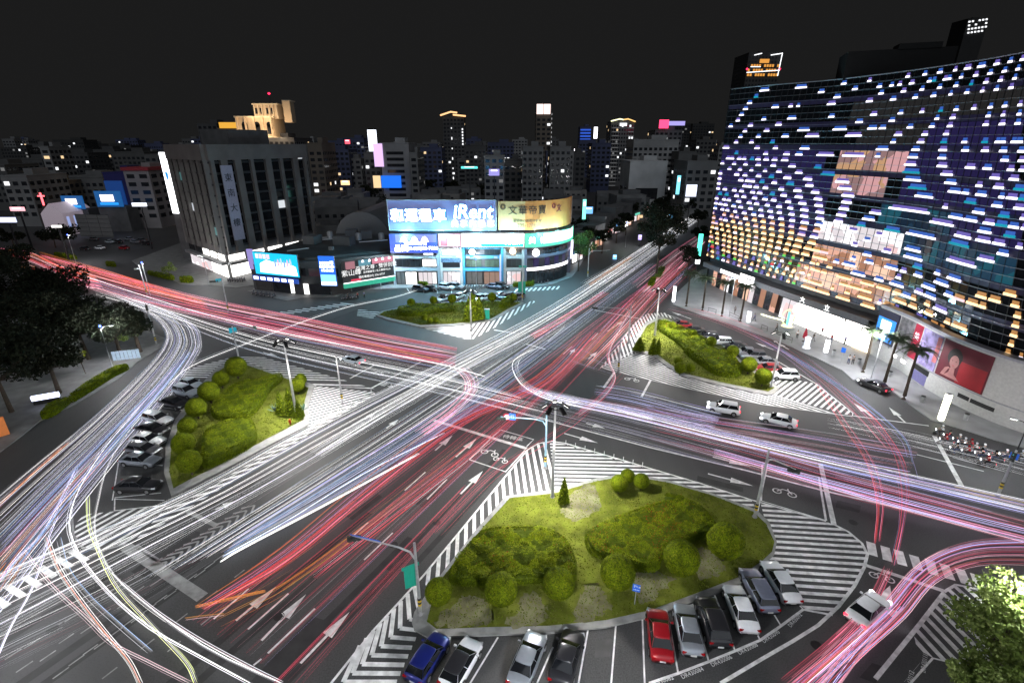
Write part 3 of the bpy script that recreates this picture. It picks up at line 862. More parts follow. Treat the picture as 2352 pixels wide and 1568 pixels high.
q2 = '420,650,60;565,715,55;690,620,50;800,520,50;1025,495,45;1235,460,45;1440,425,45;1635,400,40;1820,365,45;2005,325,50;2185,300,50;430,800,60;590,870,70;835,685,55;1070,655,50;1155,560,45;1365,525,45;1570,495,45;1755,470,45;1950,435,50;2140,405,45;2325,370,50;725,780,55;980,750,55;1290,625,50;1500,600,45;1700,570,45;1895,540,50;2090,510,45;2275,480,50;890,845,55;1215,720,45;1435,695,45;1645,670,45;1845,645,45;2040,620,45;2230,590,45;1140,820,55;1370,790,45;1590,770,45;1795,745,45;1995,720,45;2185,695,45;700,1025,60;990,1000,50;1245,980,55;1485,955,55;1715,935,45;1920,915,45;2115,895,45;2310,880,45;340,1050,80;585,1110,75;1190,1075,55;1435,1050,60;1670,1030,60;2095,1000,45;2300,975,50;465,1195,90;830,1175,75;1130,1160,70;1390,1140,60;1870,1105,55;2070,1095,50;2285,1090,50;305,1280,120;1355,1235,65;1840,1205,65;2065,1195,65;2270,1185,60;660,1340,90;1020,1330,80;1315,1320,70;1565,1395,65;1795,1390,55;2010,1390,65;2230,1385,70;595,1430,65;970,1420,80;1285,1415,75;1555,1495,70;1820,1480,80;2060,1480,75;2290,1475,85;455,1500,150;925,1495,100;1265,1500,80'
q3 = '240,60,150;400,60,60;890,60,110;1260,60,95;1560,55,90;1830,60,90;2075,60,90;2310,60,90;860,135,130;1250,140,110;2100,150,100;2330,150,90;830,215,150;1260,215,120;1610,230,60;1870,235,110;2120,240,90;2340,245,60;820,290,190;1280,300,140;1620,315,130;1905,325,110;2170,340,100;830,360,220;1315,385,160;1960,420,130;2225,435,130;850,440,240;1365,470,150;1755,490,80;2025,510,140;2300,530,140;925,520,240;1435,555,170;1790,590,140;2065,605,70;2340,630,70;1020,610,240;1560,655,90;1880,690,140;2190,715,140;1110,695,150;1635,750,160;1990,785,140;2290,815,120;1295,790,65;1760,845,160;2100,885,140;2340,915,60;800,870,560;1450,890,190;1900,950,160;2230,1000,130;350,900,160;260,960,160;1640,1000,180;2045,1065,160;2340,1110,60;170,1015,120;1250,1025,320;1830,1120,170;2170,1180,150;60,1070,120;980,1140,420;580,1140,210;1550,1150,230;2030,1235,160;2340,1310,60;400,1190,90;240,1230,90;1800,1290,190;2280,1380,90;1480,1315,270;860,1345,220;520,1350,130;70,1335,80;2070,1430,150;1850,1475,220;240,1430,120;1530,1480,400;860,1495,260'
q5 = '870,50,90;1115,50,100;1235,165,150;1470,85,110;1600,130,140;1760,170,140;1870,220,90;1850,130,140;2010,165,130;2090,190,90;2180,160,150;2240,70,140;960,150,110;790,160,50;650,190,40;1050,250,100;850,250,50;700,270,30;1370,290,170;1120,340,90;905,335,30;1170,430,40;1480,390,160;1580,520,190;2250,270,110;2270,370,90;2265,445,90;2245,530,80;2230,600,80;2200,690,60;2170,765,50;2130,830,40;2320,870,40;130,80,45;290,150,45;430,70,60;90,30,40;1300,10,100;650,40,60;500,190,40'
for v, s in (('Q1', q1), ('Q2', q2), ('Q3', q3), ('Q5', q5)):
    for it in s.split(';'):
        x, y, w = map(float, it.split(','))
        LED.append((v, x, y, w))
TAB = {1400: [300, 375, 450, 520, 590, 660, 740, 810, 890, 970, 1050, 1150, 1240, 1340, 1440, 1560], 1100: [345, 415, 490, 555, 640, 715, 795, 890, 975, 1070, 1170, 1280, 1410, 1540, 1690, 1800], 800: [330, 405, 495, 570, 650, 740, 830, 925, 1035, 1140, 1260, 1390, 1520, 1700, 1800, 1900],
       600: [290, 370, 450, 530, 620, 710, 805, 910, 1020, 1140, 1275, 1412, 1580, 1785, None, None], 400: [None, None, None, 435, 520, 610, 730, 850, 980, 1100, 1235, 1400, 1575, 1795, None, None], 200: [None, None, None, None, 430, 500, 605, 725, 850, 970, 1120, 1285, 1500, 1740, None, None], 0: [None] * 8 + [640, 775, 935, 1110, 1320, 1600, None, None]}
ks = sorted(TAB)
for n in range(16):
    y = 20 + (n % 2) * 26 if n < 11 else 20
    while y < 1420:
        for a, b in zip(ks[:-1], ks[1:]):
            if a <= y < b or (b == 1400 and y >= 1400):
                xa, xb = TAB[a][n], TAB[b][n]
                if xa is not None and xb is not None and not (n == 14 and y < 950) and not (n == 15 and y < 980):
                    t = (y - a) / (b - a)
                    yy = y + (xa + (xb - xa) * t) * 0.035
                    LED.append(('Q4', xa + (xb - xa) * t, yy, (34 + 3.2 * n + (30 if n > 11 else 0)) if y < 1050 else 36))
        y += 51.5 if (y > 480 or n > 10) else 103 * .52
for y in range(20, 1420, 50):
    LED.append(('Q4', 400 - y * .125 + R.uniform(-5, 5), y, 40))
for y, x, w in ((60, 1960, 130), (120, 2080, 190), (190, 2120, 190), (255, 2130, 160), (320, 2150, 170), (385, 2140, 140), (450, 2110, 130), (520, 2080, 120), (580, 2060, 120), (640, 2030, 120)):
    LED.append(('Q4', x, y, w))
for i in range(150):   # gold lamps over the lower lit floors
    x = R.uniform(1150, 2100); y = 130 + (x - 1150) * .2 + R.randint(0, 8) * 36 + R.uniform(-3, 3)
    if y < 470 + (x - 1150) * .22 and x < 1560 + R.uniform(0, 500):
        LED.append(('R6', x, y, R.choice((30, 30, 50, 80))))
E1 = glow('led_white', (0.90, 0.84, 1.0), 2.4, False); E2 = glow('led_blue_wash', (0.06, 0.20, 0.85), .6, False); E3 = glow('led_violet_wash', (0.27, 0.20, 0.80), .6, False); E4 = glow('led_gold', (1.0, 0.66, 0.32), 2.2, False)
E5 = glow('led_gold_wash', (0.55, 0.25, 0.07), 0.9, False); E6 = glow('led_teal', (0.0, 0.45, 0.60), .8, False); E7 = glow('led_pink', (1.0, 0.62, 0.66), 1.3, False); E8 = glow('led_green', (0.12, 0.75, 0.08), 1.0, False); E9 = glow('led_red', (0.9, 0.04, 0.07), 1.0, False)
leds = []
for v, x, y, w in LED:
    s0, z0 = on_facade(v, x - w / 2, y); s1, z1 = on_facade(v, x + w / 2, y)
    z = (z0 + z1) / 2
    if s0 < .002 and s1 < .004:
        s1 = .012
    z = min(ROWS, key=lambda q: abs(q - z)) + .07
    if z > HT - .6 or s1 - s0 < .002:
        continue
    leds.append((s0, s1, z, w * _V[v][2], (v, x, y)))
seen = []
keep = []
for L_ in sorted(leds, key=lambda q: -q[3]):
    if any(abs(o[2] - L_[2]) < .2 and L_[0] < o[1] and L_[1] > o[0] for o in keep):
        continue
    keep.append(L_)
rest = MB()
RM = [E1, E2, E3, E4, E5, E6, E7, E8, E9]
for i, (s0, s1, z, w, (v, x, y)) in enumerate(keep):
    u, q = dpx(v, x, y)
    gold = z < 15.5 + 4 * math.sin(s0 * 9) and (u < 2040 or v in ('Q5', 'R6')) and not (v == 'Q5' and x < 1400 and y > 60 and R.random() < .75)
    if gold:
        lo, hi = R.choice(((3, 4),) * 9 + ((6, 4), (0, 4), (3, 4), (3, 4), (3, 4)) + (((7, 4),) if s1 - s0 < .012 else ()))
        if z < ZF + 3.2 and u < 1800:
            lo, hi = R.choice(((3, 4), (3, 4), (3, 4), (0, 2), (3, 4), (5, 1), (8, 4), (6, 4), (2, 2), (7, 4)))
    elif z < 19 and u < 1900:
        lo, hi = R.choice(((6, 2), (0, 2), (6, 4)))
    elif q > 330 and u < 1960:
        lo, hi = R.choice(((0, 2),) * 9 + ((0, 1), (5, 1)))
    else:
        lo, hi = R.choice(((0, 1),) * 5 + ((0, 2),) * 4 + ((5, 1),))
    mb = MB() if i < 300 else rest
    dz = (HT - ZF) / 33
    h1, h2 = (dz * .34, dz * .7) if v == 'Q4' else (dz * .26, dz * .66)
    n = max(1, min(4, int((s1 - s0) / .02)))
    for a_, b_, c_, d_ in ((0, h1, lo, .0), (h1, h2, hi, .14)):  # upper block: the lamp's wash on the fin, put in as emission
        for j in range(n):
            p0 = s0 + (s1 - s0) * j / n; p1 = s0 + (s1 - s0) * (j + 1) / n
            ins = d_ * (s1 - s0) * .5
            p0 += ins if j == 0 else 0; p1 -= ins if j == n - 1 else 0
            o_ = .28 - (.12 if c_ == hi and d_ else 0)
            fr = [S(p0, z + a_, o_), S(p1, z + a_, o_), S(p1, z + b_, o_ - .04), S(p0, z + b_, o_ - .04)]
            bk_ = [S(p0, z + a_, .1), S(p1, z + a_, .1), S(p1, z + b_, .1), S(p0, z + b_, .1)]
            mb.add(fr + bk_, ((0, 1, 2, 3), (3, 2, 6, 7), (0, 4, 5, 1), (0, 3, 7, 4), (1, 5, 6, 2)), c_)
    if i < 300:
        used = sorted(set(mb.m)); mb.m = [used.index(c) for c in mb.m]
        mb.build('led_light', [RM[c] for c in used], mall)
rest.build('led_light', RM, mall, kind='stuff')
# ground floor: lobby, canopy, glowing letters
ent = MB()
for a in range(10):
    s0, s1 = .30 + a * .0215, .30 + a * .0215 + .020
    w_ = MB(); w_.face([S(s0, .2, .2), S(s1, .2, .2), S(s1, 4.4, .2), S(s0, 4.4, .2)])
    w_.build('lobby_window', SHOP_L if a > 1 else GL_WHITE, mall)
for a in range(13):
    s0 = .035 + a * .019
    w_ = MB(); w_.face([S(s0, .3, -.3), S(s0 + .017, .3, -.3), S(s0 + .017, 4.8, -.3), S(s0, 4.8, -.3)])
    w_.build('lobby_window', [GL_GOLD, GLASS_W, GL_GOLD, GL_WHITE, GLASS_W][a % 5], mall)
can = MB()
for i in range(30):
    a, b = .02 + .5 * i / 30, .02 + .5 * (i + 1) / 30
    P = [S(a, 5.2, -1), S(b, 5.2, -1), S(b, 5.2, 2.2), S(a, 5.2, 2.2)]
    can.add([*P, *[q + Vector((0, 0, 1.2)) for q in P]], ((3, 2, 1, 0), (4, 5, 6, 7), (3, 7, 6, 2)))
can.build('canopy', mat('canopy_grey', (0.12, 0.12, 0.13), 0.4, var=.2), mall)
for ch, t in (('大', .37), ('立', .43)):
    p = S(t, 5.9, 2.4); q = S(t + .01, 5.9, 2.4)
    text(ch, 1.35, mall, p, (math.pi / 2, 0, math.atan2(q.y - p.y, q.x - p.x)), glow('text_bright', (1, 1, 1), 2.5), 'lettering', .02)
p = S(.135, 5.2, 1.2)
lp = MB()
for t0, t1, za, zb in ((.10, .17, 5.5, 6.3), (.175, .225, 4.9, 7.0)):
    lp.face([S(t0, za, 2.35), S(t1, za, 2.35), S(t1, zb, 2.35), S(t0, zb, 2.35)])
lp.build('light_panel', glow('canopy_light', (1, .97, .95), 5), mall)
# podium: pale curved wall with posters and a screen
PB = Path([(66.0, 86), (66.3, 79), (65.5, 70.5), (66.6, 62.6), (69.6, 57), (75.2, 50), (84, 45.5)], 160)
pod = thing('podium_wall', 'pale curved podium wall below the lamp facade carrying large posters', 'wall', (0, 0, 0))
mb = MB(); slab(mb, PB, 0, PB.L, 0, 9.2, .5, 1.2, 0, 40)
mb.build('wall', mat('podium_render', (0.42, 0.41, 0.40), 0.6, var=.1), pod)
mb = MB(); slab(mb, PB, 0, PB.L, 9.2, 9.6, .65, 1.4, 0, 40); mb.build('cornice', FIN, pod)
mb = MB(); slab(mb, PB, 0, PB.L, 2.9, 3.05, .56, .3, 0, 40); mb.build('ledge', FIN, pod)
for a, b in ((19.6, 21.2), (21.4, 24.4)):
    panel(PB, a, b, 1.5, 2.1, .53, .2, BLACK, 'slot_window', pod, 3)
panel(PB, 10.6, 14.2, 2.0, 2.85, .54, .2, BLACK, 'slot_window', pod, 3)
panel(PB, 10.8, 14.0, .3, 1.95, .54, .2, mat('shop_window_blue', (.05, .05, .1), .2, var=.4, vscale=3, emit=(.22, .2, .42), es=.8), 'shop_window', pod, 3)
panel(PB, 5.3, 6.0, 1.8, 2.2, .56, .1, WHITE_L, 'wall_lamp', pod); panel(PB, 7.3, 8.4, 1.7, 2.1, .56, .1, WHITE_L, 'wall_lamp', pod)
scr = thing('video_screen', 'bright blue and white video screen, first panel on the curved podium wall', 'screen', (0, 0, 0))
panel(PB, 0.1, 4.6, 3.2, 8.9, .72, .2, mat('screen_frame', (.03, .025, .06), .4), 'frame', scr, 4)
panel(PB, .35, 4.3, 3.6, 7.6, .76, .06, glow('screen_blue', (.03, .28, .95), 1.6), 'picture', scr, 4)
panel(PB, 1.2, 3.4, 5.0, 7.2, .79, .03, glow('screen_white', (.8, .95, 1), 3.5), 'picture', scr, 4)
panel(PB, 1.0, 2.8, 3.9, 4.6, .79, .03, glow('screen_white', (.8, .95, 1), 3.5), 'picture', scr, 4)
po = thing('poster', 'grey and crimson poster right of the video screen on the podium wall', 'poster', (0, 0, 0), group='posters on the podium wall')
panel(PB, 4.9, 8.4, 3.2, 8.9, .58, .06, mat('poster_grey', (.16, .15, .16), .5, var=.6, vscale=1.2), 'panel', po, 4)
panel(PB, 8.4, 10.3, 3.2, 8.9, .58, .06, mat('poster_crimson', (.30, .006, .03), .5, var=.2), 'panel', po, 3)
sign_text(PB, 9.3, 6.9, .6, '美', 1.3, PAINT, po)
po = thing('poster', 'pale blue and pink patterned poster, middle one on the podium wall', 'poster', (0, 0, 0), group='posters on the podium wall')
panel(PB, 10.6, 14.9, 3.2, 8.9, .58, .06, mat('poster_blue', (.22, .18, .34), .5, var=.7, vscale=.9), 'panel', po, 5)
panel(PB, 14.0, 14.8, 4.6, 8.6, .60, .04, mat('poster_rose', (.36, .10, .10), .5, var=.5, vscale=1), 'panel', po, 2)
po = thing('poster', 'dark red poster of a woman resting her chin on her hand', 'poster', (0, 0, 0), group='posters on the podium wall')
panel(PB, 15.2, 22.5, 3.2, 8.9, .58, .06, mat('poster_red', (.10, .004, .014), .5, var=.2, vscale=.5), 'panel', po, 8)
panel(PB, 18.6, 22.3, 3.3, 6.6, .60, .03, mat('poster_scarlet', (.28, .006, .012), .5, var=.2, vscale=.5), 'panel', po, 5)


def print_shape(path, s, z, off, pts, m, name, parent):
    mb = MB(); mb.face([path.at(s + x, off, z + y)[0] for x, y in pts]); return mb.build(name, m, parent)


def oval(cx, cy, rx, ry, n=14):
    return [(cx + rx * math.cos(2 * math.pi * i / n), cy + ry * math.sin(2 * math.pi * i / n)) for i in range(n)]


SKINP = mat('poster_skin', (.36, .16, .15), .5, var=.15, vscale=2); HAIRP = mat('poster_hair', (.015, .01, .01), .5, var=.3)
print_shape(PB, 17.6, 6.2, .635, oval(0, .6, 1.15, 1.35), HAIRP, 'printed_hair', po)
print_shape(PB, 17.6, 6.0, .645, oval(.1, .1, .72, 1.0), SKINP, 'printed_face', po)
print_shape(PB, 17.6, 6.0, .64, [(-.2, -.7), (.45, -.7), (.6, -1.7), (1.6, -2.4), (-1.0, -2.4), (-.3, -1.6)], SKINP, 'printed_neck', po)
print_shape(PB, 17.6, 6.0, .642, [(-.9, -2.4), (-.5, -1.2), (-.2, -1.0), (-.55, -.85), (-1.05, -1.2), (-1.5, -2.4)], SKINP, 'printed_hand', po)
for x in (-.2, .38):
    print_shape(PB, 17.6, 6.25, .655, oval(x, 0, .12, .04, 8), HAIRP, 'printed_eye', po)
print_shape(PB, 17.6, 5.55, .655, oval(.1, 0, .18, .05, 8), mat('poster_lip', (.4, .03, .05), .5), 'printed_mouth', po)

# ------------------------------------------------------------------ corner shops with the big billboards
CS = Path([(-32.2, 134.5), (-10, 134.5), (3.3, 134.5), (8.2, 136.0), (12.6, 139.4), (15.6, 143.8), (17.2, 149.5)], 160)
sX = lambda x: x + 32.2
shops = thing('shop_row', 'three storey corner row of shops with a rounded end under the billboards', 'building', (0, 0, 0))
mb = MB()
q = [CS.at(CS.L * i / 40, -.6)[0] for i in range(41)] + [Vector((20, 175, 0)), Vector((-32.2, 160, 0))]
mb.prism([(p.x, p.y) for p in q], 0, 14.2)
mb.build('wall', CONC_D, shops)
WB = mat('tile_pale_blue', (.42, .48, .56), .5, var=.08); WWH = mat('tile_white', (.62, .62, .64), .5, var=.08); WBL = mat('tile_blue', (.05, .26, .44), .45, var=.12)
bays = [(0, 12.8, WB), (12.8, 18.9, WWH), (18.9, 29.9, WBL), (29.9, 35.5, mat('slatted_cladding', (.35, .31, .30), .5, var=.1)), (35.5, CS.L - .2, mat('dark_glazing_frame', (.12, .12, .16), .4))]
for i, (a, b, m) in enumerate(bays):
    n = 1 if i < 4 else 14
    for z0, z1 in ((4.0, 4.9), (7.4, 8.2), (9.9, 10.6)):
        panel(CS, a + .05, b - .05, z0, z1, .2, .8, m, 'wall_band', shops, n)
    for x in ((a, a + .7), (b - .7, b)):
        panel(CS, x[0] + .02, x[1] - .02, 0, 10.4, .32, .9, m, 'pier', shops, 1)
# windows and shopfronts
wins = [(1.2, 4.4, 5.2, 7.2, GLASS_W), (4.9, 7.6, 5.2, 7.2, GLASS_W), (8.2, 11.9, 5.2, 7.2, SHOP_L), (1.2, 6, 8.4, 9.8, GLASS_W), (8.6, 11.2, 8.3, 9.8, SHOP_L), (1.0, 3.2, .3, 3.7, mat('door_grey', (.12, .12, .12), .5)), (3.4, 6.4, .3, 3.7, SHOP_L), (6.9, 11.8, .4, 3.7, GL_WHITE),
        (13.6, 18.2, 8.3, 9.9, SHOP_L), (13.6, 18.2, .3, 3.8, GL_WHITE), (13.6, 18.2, 5.0, 6.3, mat('shutter_black', (.02, .02, .025), .4)), (19.9, 24.0, 5.1, 7.1, mat('cafe_window', (.04, .06, .05), .2, var=.5, vscale=1.5, emit=(.10, .14, .09), es=.6)), (24.9, 29, 5.1, 7.1, mat('cafe_window', (.04, .06, .05), .2)),
        (20, 23, 8.4, 9.8, GLASS_W), (24.8, 29, 8.4, 9.8, GLASS_W), (19.9, 24.2, .3, 3.8, mat('shop_dim', (.03, .03, .03), .3, var=.5, vscale=1.2, emit=(.16, .15, .14), es=.7)), (24.6, 29.1, .3, 3.8, mat('shop_warm', (.03, .03, .03), .3, var=.5, vscale=1.2, emit=(.45, .25, .16), es=.7)),
        (30.8, 34.6, .3, 3.9, GL_WHITE), (30.8, 34.8, 5.0, 7.2, GL_GREY)]
for a, b, z0, z1, m in wins:
    f = panel(CS, a, b, z0, z1, .10, .12, DARKM, 'window', shops, 1)
    nn = max(1, round((b - a) / 1.3))
    for j in range(nn):
        x0 = a + (b - a) * j / nn + .06; x1 = a + (b - a) * (j + 1) / nn - .06
        panel(CS, x0, x1, z0 + .07, z1 - .07, .13, .04, m, 'pane', f, 1)
for j in range(9):
    a = 36.2 + j * 1.75
    for z0, z1, m in ((.4, 3.8, GLASS_W), (5.1, 7.2, GL_IND if j % 2 else GLASS_W), (8.4, 9.8, GL_GREY if j > 5 else GLASS_W)):
        panel(CS, a, a + 1.6, z0, z1, .13, .08, m, 'window', shops, 1)
    panel(CS, a, a + 1.7, 4.05, 4.85, .30, .1, glow('soffit_strip', (.98, .95, 1), 4), 'light_strip', shops, 2)
for x, z, r, m in ((38.5, 8.9, .95, WHITE_L), (32.4, 9.4, .8, glow('warm_lamp', (1, .72, .45), 9)), (21.6, 9.2, .75, WHITE_L)):
    p, t = CS.at(x, .5, z)
    mb = MB(); mb.lathe([(r * .3, -.1), (r, -.06), (r, .06), (r * .3, .1)], (0, 0, 0), 16, 0, 'Y')
    o = mb.build('round_sign', m, shops); o.location = p; o.rotation_euler = (0, 0, math.atan2(t.y, t.x))
panel(CS, 13.2, 18.6, 6.4, 7.6, .45, .2, mat('patterned_fascia', (.10, .16, .26), .4, var=.8, vscale=2.5, emit=(.2, .3, .4), es=.25), 'fascia', shops)
panel(CS, 28.9, 29.3, 0, 8.6, .7, .4, mat('violet_pillar', (.4, .38, .6), .4, emit=(.45, .4, .8), es=.35), 'pillar', shops)
for i in range(9):
    a = 1.5 + i * 3.7
    if i not in (3, 6):
        panel(CS, a, a + .9, 7.5, 8.05, .55, .35, STEEL, 'air_conditioner', shops)
for i, x in enumerate((0.05, 12.85, 18.95, 29.95)):
    mb = MB(); p, t_ = CS.at(x, .36); mb.tube([(p.x, p.y, .1), (p.x, p.y, 10.4)], .06, 5); mb.build('drain_pipe', CONC, shops)
# billboard 1: lit letters
bb = thing('billboard', 'wide blue lit rooftop billboard with glowing white car rental letters', 'billboard', (0, 0, 0))
panel(CS, .1, 28.0, 14.9, 22.4, .1, .5, mat('billboard_letter_glow', (.17, .16, .30), .5, var=.12, vscale=.2, emit=(.045, .075, .22), es=.7), 'panel', bb)  # blue light of the letters put into the panel as weak emission
fr = MB()
for z in (14.75, 22.4):
    slab(fr, CS, 0, 28.1, z, z + .18, .25, .8)
for x in (0, 28.0):
    slab(fr, CS, x, x + .18, 14.93, 22.38, .25, .8)
fr.build('frame', STEEL, bb)
LW = glow('letter_white', (.93, .99, 1), 9); LB = glow('letter_halo', (.0, .45, 1), 1.5)
for i, ch in enumerate('和運租車'):
    o = sign_text(CS, 2.5 + 3.66 * i, 18.5, .45, ch, 3.4, LB, bb, ext=.02, name='letter_halo'); o.data.offset = .2
    o = sign_text(CS, 2.5 + 3.66 * i, 18.5, .62, ch, 3.4, LW, bb, ext=.06); o.data.offset = .075
o = sign_text(CS, 22.0, 19.5, .45, 'iRent', 4.9, LB, bb, ext=.02, name='letter_halo', shear=.15, sx=.98); o.data.offset = .2
o = sign_text(CS, 22.0, 19.5, .62, 'iRent', 4.9, LW, bb, ext=.06, shear=.15, sx=.98); o.data.offset = .05
for i, ch in enumerate('共享汽機車'):
    o = sign_text(CS, 17.3 + 2.35 * i, 16.5, .6, ch, 1.75, LW, bb, ext=.06); o.data.offset = .05
for s_ in (5, 15, 25):
    p, t = CS.at(s_, -5.0, 20.5); l = bpy.data.lights.new('added_back_light', 'POINT'); l.energy = 1500; l.color = (.1, .5, 1); l.shadow_soft_size = 1  # added lights without fittings, for the blue spill behind the sign
    lo = bpy.data.objects.new('added_back_light', l); COL.objects.link(lo); lo.parent = bb; lo.location = p
for i in range(7):
    p, t = CS.at(2 + i * 4, -2.0)
    mb = MB(); mb.tube([(p.x, p.y, 14.2), (p.x, p.y, 22.2)], .12, 5); mb.tube([(p.x, p.y + 2.5, 14.2), (p.x, p.y + .1, 20)], .09, 5); mb.build('support', STEEL, bb)
# billboard 2: curved sand coloured
b2 = thing('billboard', 'curved sand and orange rooftop billboard with dark Chinese characters', 'billboard', (0, 0, 0))
panel(CS, 28.6, 35.6, 14.9, 22.2, .1, .4, mat('board_sand', (.46, .30, .13), .6, var=.15, vscale=.3), 'panel', b2, 6)
panel(CS, 35.6, CS.L - 1.2, 14.9, 22.2, .1, .4, mat('board_orange', (.55, .21, .05), .6, var=.18, vscale=.25), 'panel', b2, 10)
panel(CS, CS.L - 1.2, CS.L - .1, 14.9, 22.2, .1, .4, mat('board_grey', (.26, .25, .24), .6), 'panel', b2, 2)
INK = mat('ink_dark', (.03, .03, .02), .6)
for i, ch in enumerate('文華帝寶'):
    sign_text(CS, 32.4 + 2.6 * i, 19.8, .2, ch, 2.5, INK, b2)
sign_text(CS, 29.9, 20.7, .2, '◎', 1.8, INK, b2); sign_text(CS, 44.0, 20.6, .2, '◎', 1.7, mat('ink_maroon', (.16, .01, .03), .6), b2)
sign_text(CS, 46.0, 19.9, .2, '文', 2.2, mat('ink_maroon', (.16, .01, .03), .6), b2)
sign_text(CS, 36.2, 17.2, .2, '美術中心五百坪豪華', .85, INK, b2); sign_text(CS, 36.0, 16.0, .2, '235-1788', 1.3, INK, b2)
for i, s in enumerate((29, 34, 39, 44, 48)):
    p, t = CS.at(s, -1.6); mb = MB(); mb.tube([(p.x, p.y, 14.2), (p.x, p.y, 22)], .12, 5); mb.build('support', STEEL, b2)
for i, s in enumerate((31, 37, 43)):
    p, t = CS.at(s, 3.2, 15.2); l = bpy.data.lights.new('billboard_lamp', 'POINT'); l.energy = 800; l.color = (1, .78, .55); l.shadow_soft_size = .3
    lo = bpy.data.objects.new('billboard_lamp', l); COL.objects.link(lo); lo.parent = b2; lo.location = p
# sign band on the third floor


def band(label, a, b, z0, z1, m, n=1, off=.75):
    t = thing('shop_sign', label, 'shop sign', (0, 0, 0), group='shop signs under the billboards')
    panel(CS, a, b, z0, z1, off, .35, m, 'panel', t, n)
    f = MB(); slab(f, CS, a, b, z1, z1 + .1, off + .05, .4, 0, n); slab(f, CS, a, b, z0 - .1, z0, off + .05, .4, 0, n); f.build('frame', DARKM, t)
    for i in range(max(2, int((b - a) / 2))):
        p, tg = CS.at(a + (i + .5) * (b - a) / max(2, int((b - a) / 2)), off + .1, z1 + .15); nrm = Vector((tg.y, -tg.x, 0))
        l = MB(); l.tube([p, p + nrm * .9 + Vector((0, 0, .15))], .03, 4); l.box(p + nrm * .95 + Vector((0, 0, .08)), (.25, .25, .15)); l.build('spotlight', BLACK, t)
    return t


t = band('blue sign with white characters and the number 335-7888', -.4, 12.5, 9.0, 14.0, glow('sign_blue', (.045, .09, .80), 1.0), 1)
panel(CS, 1.6, 12.3, 11.8, 13.8, .78, .02, glow('sign_blue_top', (.25, .24, .85), 1.1), 'lit_top', t)
for i, w in enumerate((2.1, 4.9, 7.6)):
    print_shape(CS, w + 1.6, 12.5, .82, [(-1.0, -.6), (1.1, -.6), (.8, .3), (.2, .9), (-.5, .6)], glow('sign_white', (.95, .93, 1), 3), 'printed_light', t)
sign_text(CS, 3.0, 10.15, .84, '晶閣', 1.9, LW, t); sign_text(CS, 6.6, 10.1, .84, '49-78坪', 1.15, LW, t); sign_text(CS, 10.3, 10.25, .84, '335-7888', 1.2, LW, t)
sign_text(CS, 6.8, 11.5, .84, '全新完工即刻入住', .75, LW, t)
t = band('pink and white lit sign between the blue and the white sign', 12.9, 18.6, 10.7, 14.0, glow('sign_pink', (.95, .55, .70), 1.6), 1)
panel(CS, 13.4, 15.2, 10.9, 13.8, .78, .02, glow('sign_rose', (.85, .25, .38), 1.0), 'printed_band', t); panel(CS, 15.5, 18.2, 11.0, 13.6, .78, .02, glow('sign_white', (.95, .93, 1), 3), 'printed_band', t)
t = band('long glaring white sign with a turquoise foot and the number 348-8899', 18.9, 35.3, 10.6, 14.1, glow('sign_glare', (.93, 1, 1), 4.2), 1)
panel(CS, 24.0, 35.2, 10.65, 11.5, .78, .02, glow('sign_turquoise', (.0, .75, .68), 1.2), 'printed_band', t); sign_text(CS, 32.4, 11.6, .84, '348-8899', 1.1, LW, t)
t = band('curved green and white sign round the rounded corner', 35.6, CS.L - .4, 10.4, 14.1, glow('sign_green', (.10, .85, .52), 1.1), 14)
panel(CS, 40.5, CS.L - 2.5, 11.2, 13.9, .79, .02, glow('sign_mint', (.75, 1, .93), 2.6), 'printed_band', t, 8)
o = sign_text(CS, 37.4, 12.2, .86, '美', 1.9, LW, t); sign_text(CS, 40.4, 12.1, .86, '術', 1.9, LW, t); sign_text(CS, 43.2, 12.0, .88, 'point', 1.3, LW, t)
for i, s in enumerate((4, 14, 23, 32, 40, 47)):
    p, tg = CS.at(s, 3.4, 13.6); l = bpy.data.lights.new('sign_lamp', 'POINT'); l.energy = 7000; l.color = (.22, .72, .95); l.shadow_soft_size = .4
    lo = bpy.data.objects.new('sign_lamp', l); COL.objects.link(lo); lo.parent = t; lo.location = p
# tall lit sign at the end
t = thing('shop_sign', 'tall glowing white panel at the far end of the rounded corner', 'shop sign', (0, 0, 0), group='shop signs under the billboards')
panel(CS, CS.L - 3.6, CS.L - .6, 4.9, 10.0, .9, .3, glow('sign_violet_white', (.85, .8, 1), 2.6), 'panel', t, 3); panel(CS, CS.L - 1.4, CS.L - .7, 5.0, 7.4, .94, .1, glow('sign_violet', (.3, .22, .7), 1), 'printed_band', t, 2)

# ------------------------------------------------------------------ low shops left of them: LED screens and dark sign
LS = Path([tuple(g('N3', 60, 560))[:2], tuple(g('N3', 640, 790))[:2]], 2, False)
low = thing('low_building', 'low dark shop building behind the video screen at the corner', 'building', (0, 0, 0))
c0, c1, c2 = g('N3', 400, 700), g('N3', 1050, 770), g('N3', 1520, 780)
LP_ = Path([(c0.x, c0.y), (c1.x, c1.y), (c2.x, c2.y), (-32.6, 135.5)], 4, False)
mb = MB()
q = [LP_.at(0)[0], LP_.at((c1 - c0).length)[0], LP_.at(LP_.L)[0], Vector((-36, 158, 0)), Vector((-60, 168, 0))]
mb.prism([(p.x, p.y) for p in q], 0, 8.4); mb.build('wall', mat('low_wall', (.045, .045, .046), .8, var=.4, vscale=.3), low)
mb = MB(); mb.prism([(p.x * .98 - .6, p.y * 1.0 + 3) for p in q], 8.4, 8.9); mb.build('roof', mat('shed_roof', (.05, .05, .05), .7, .1, var=.5, vscale=.25), low)
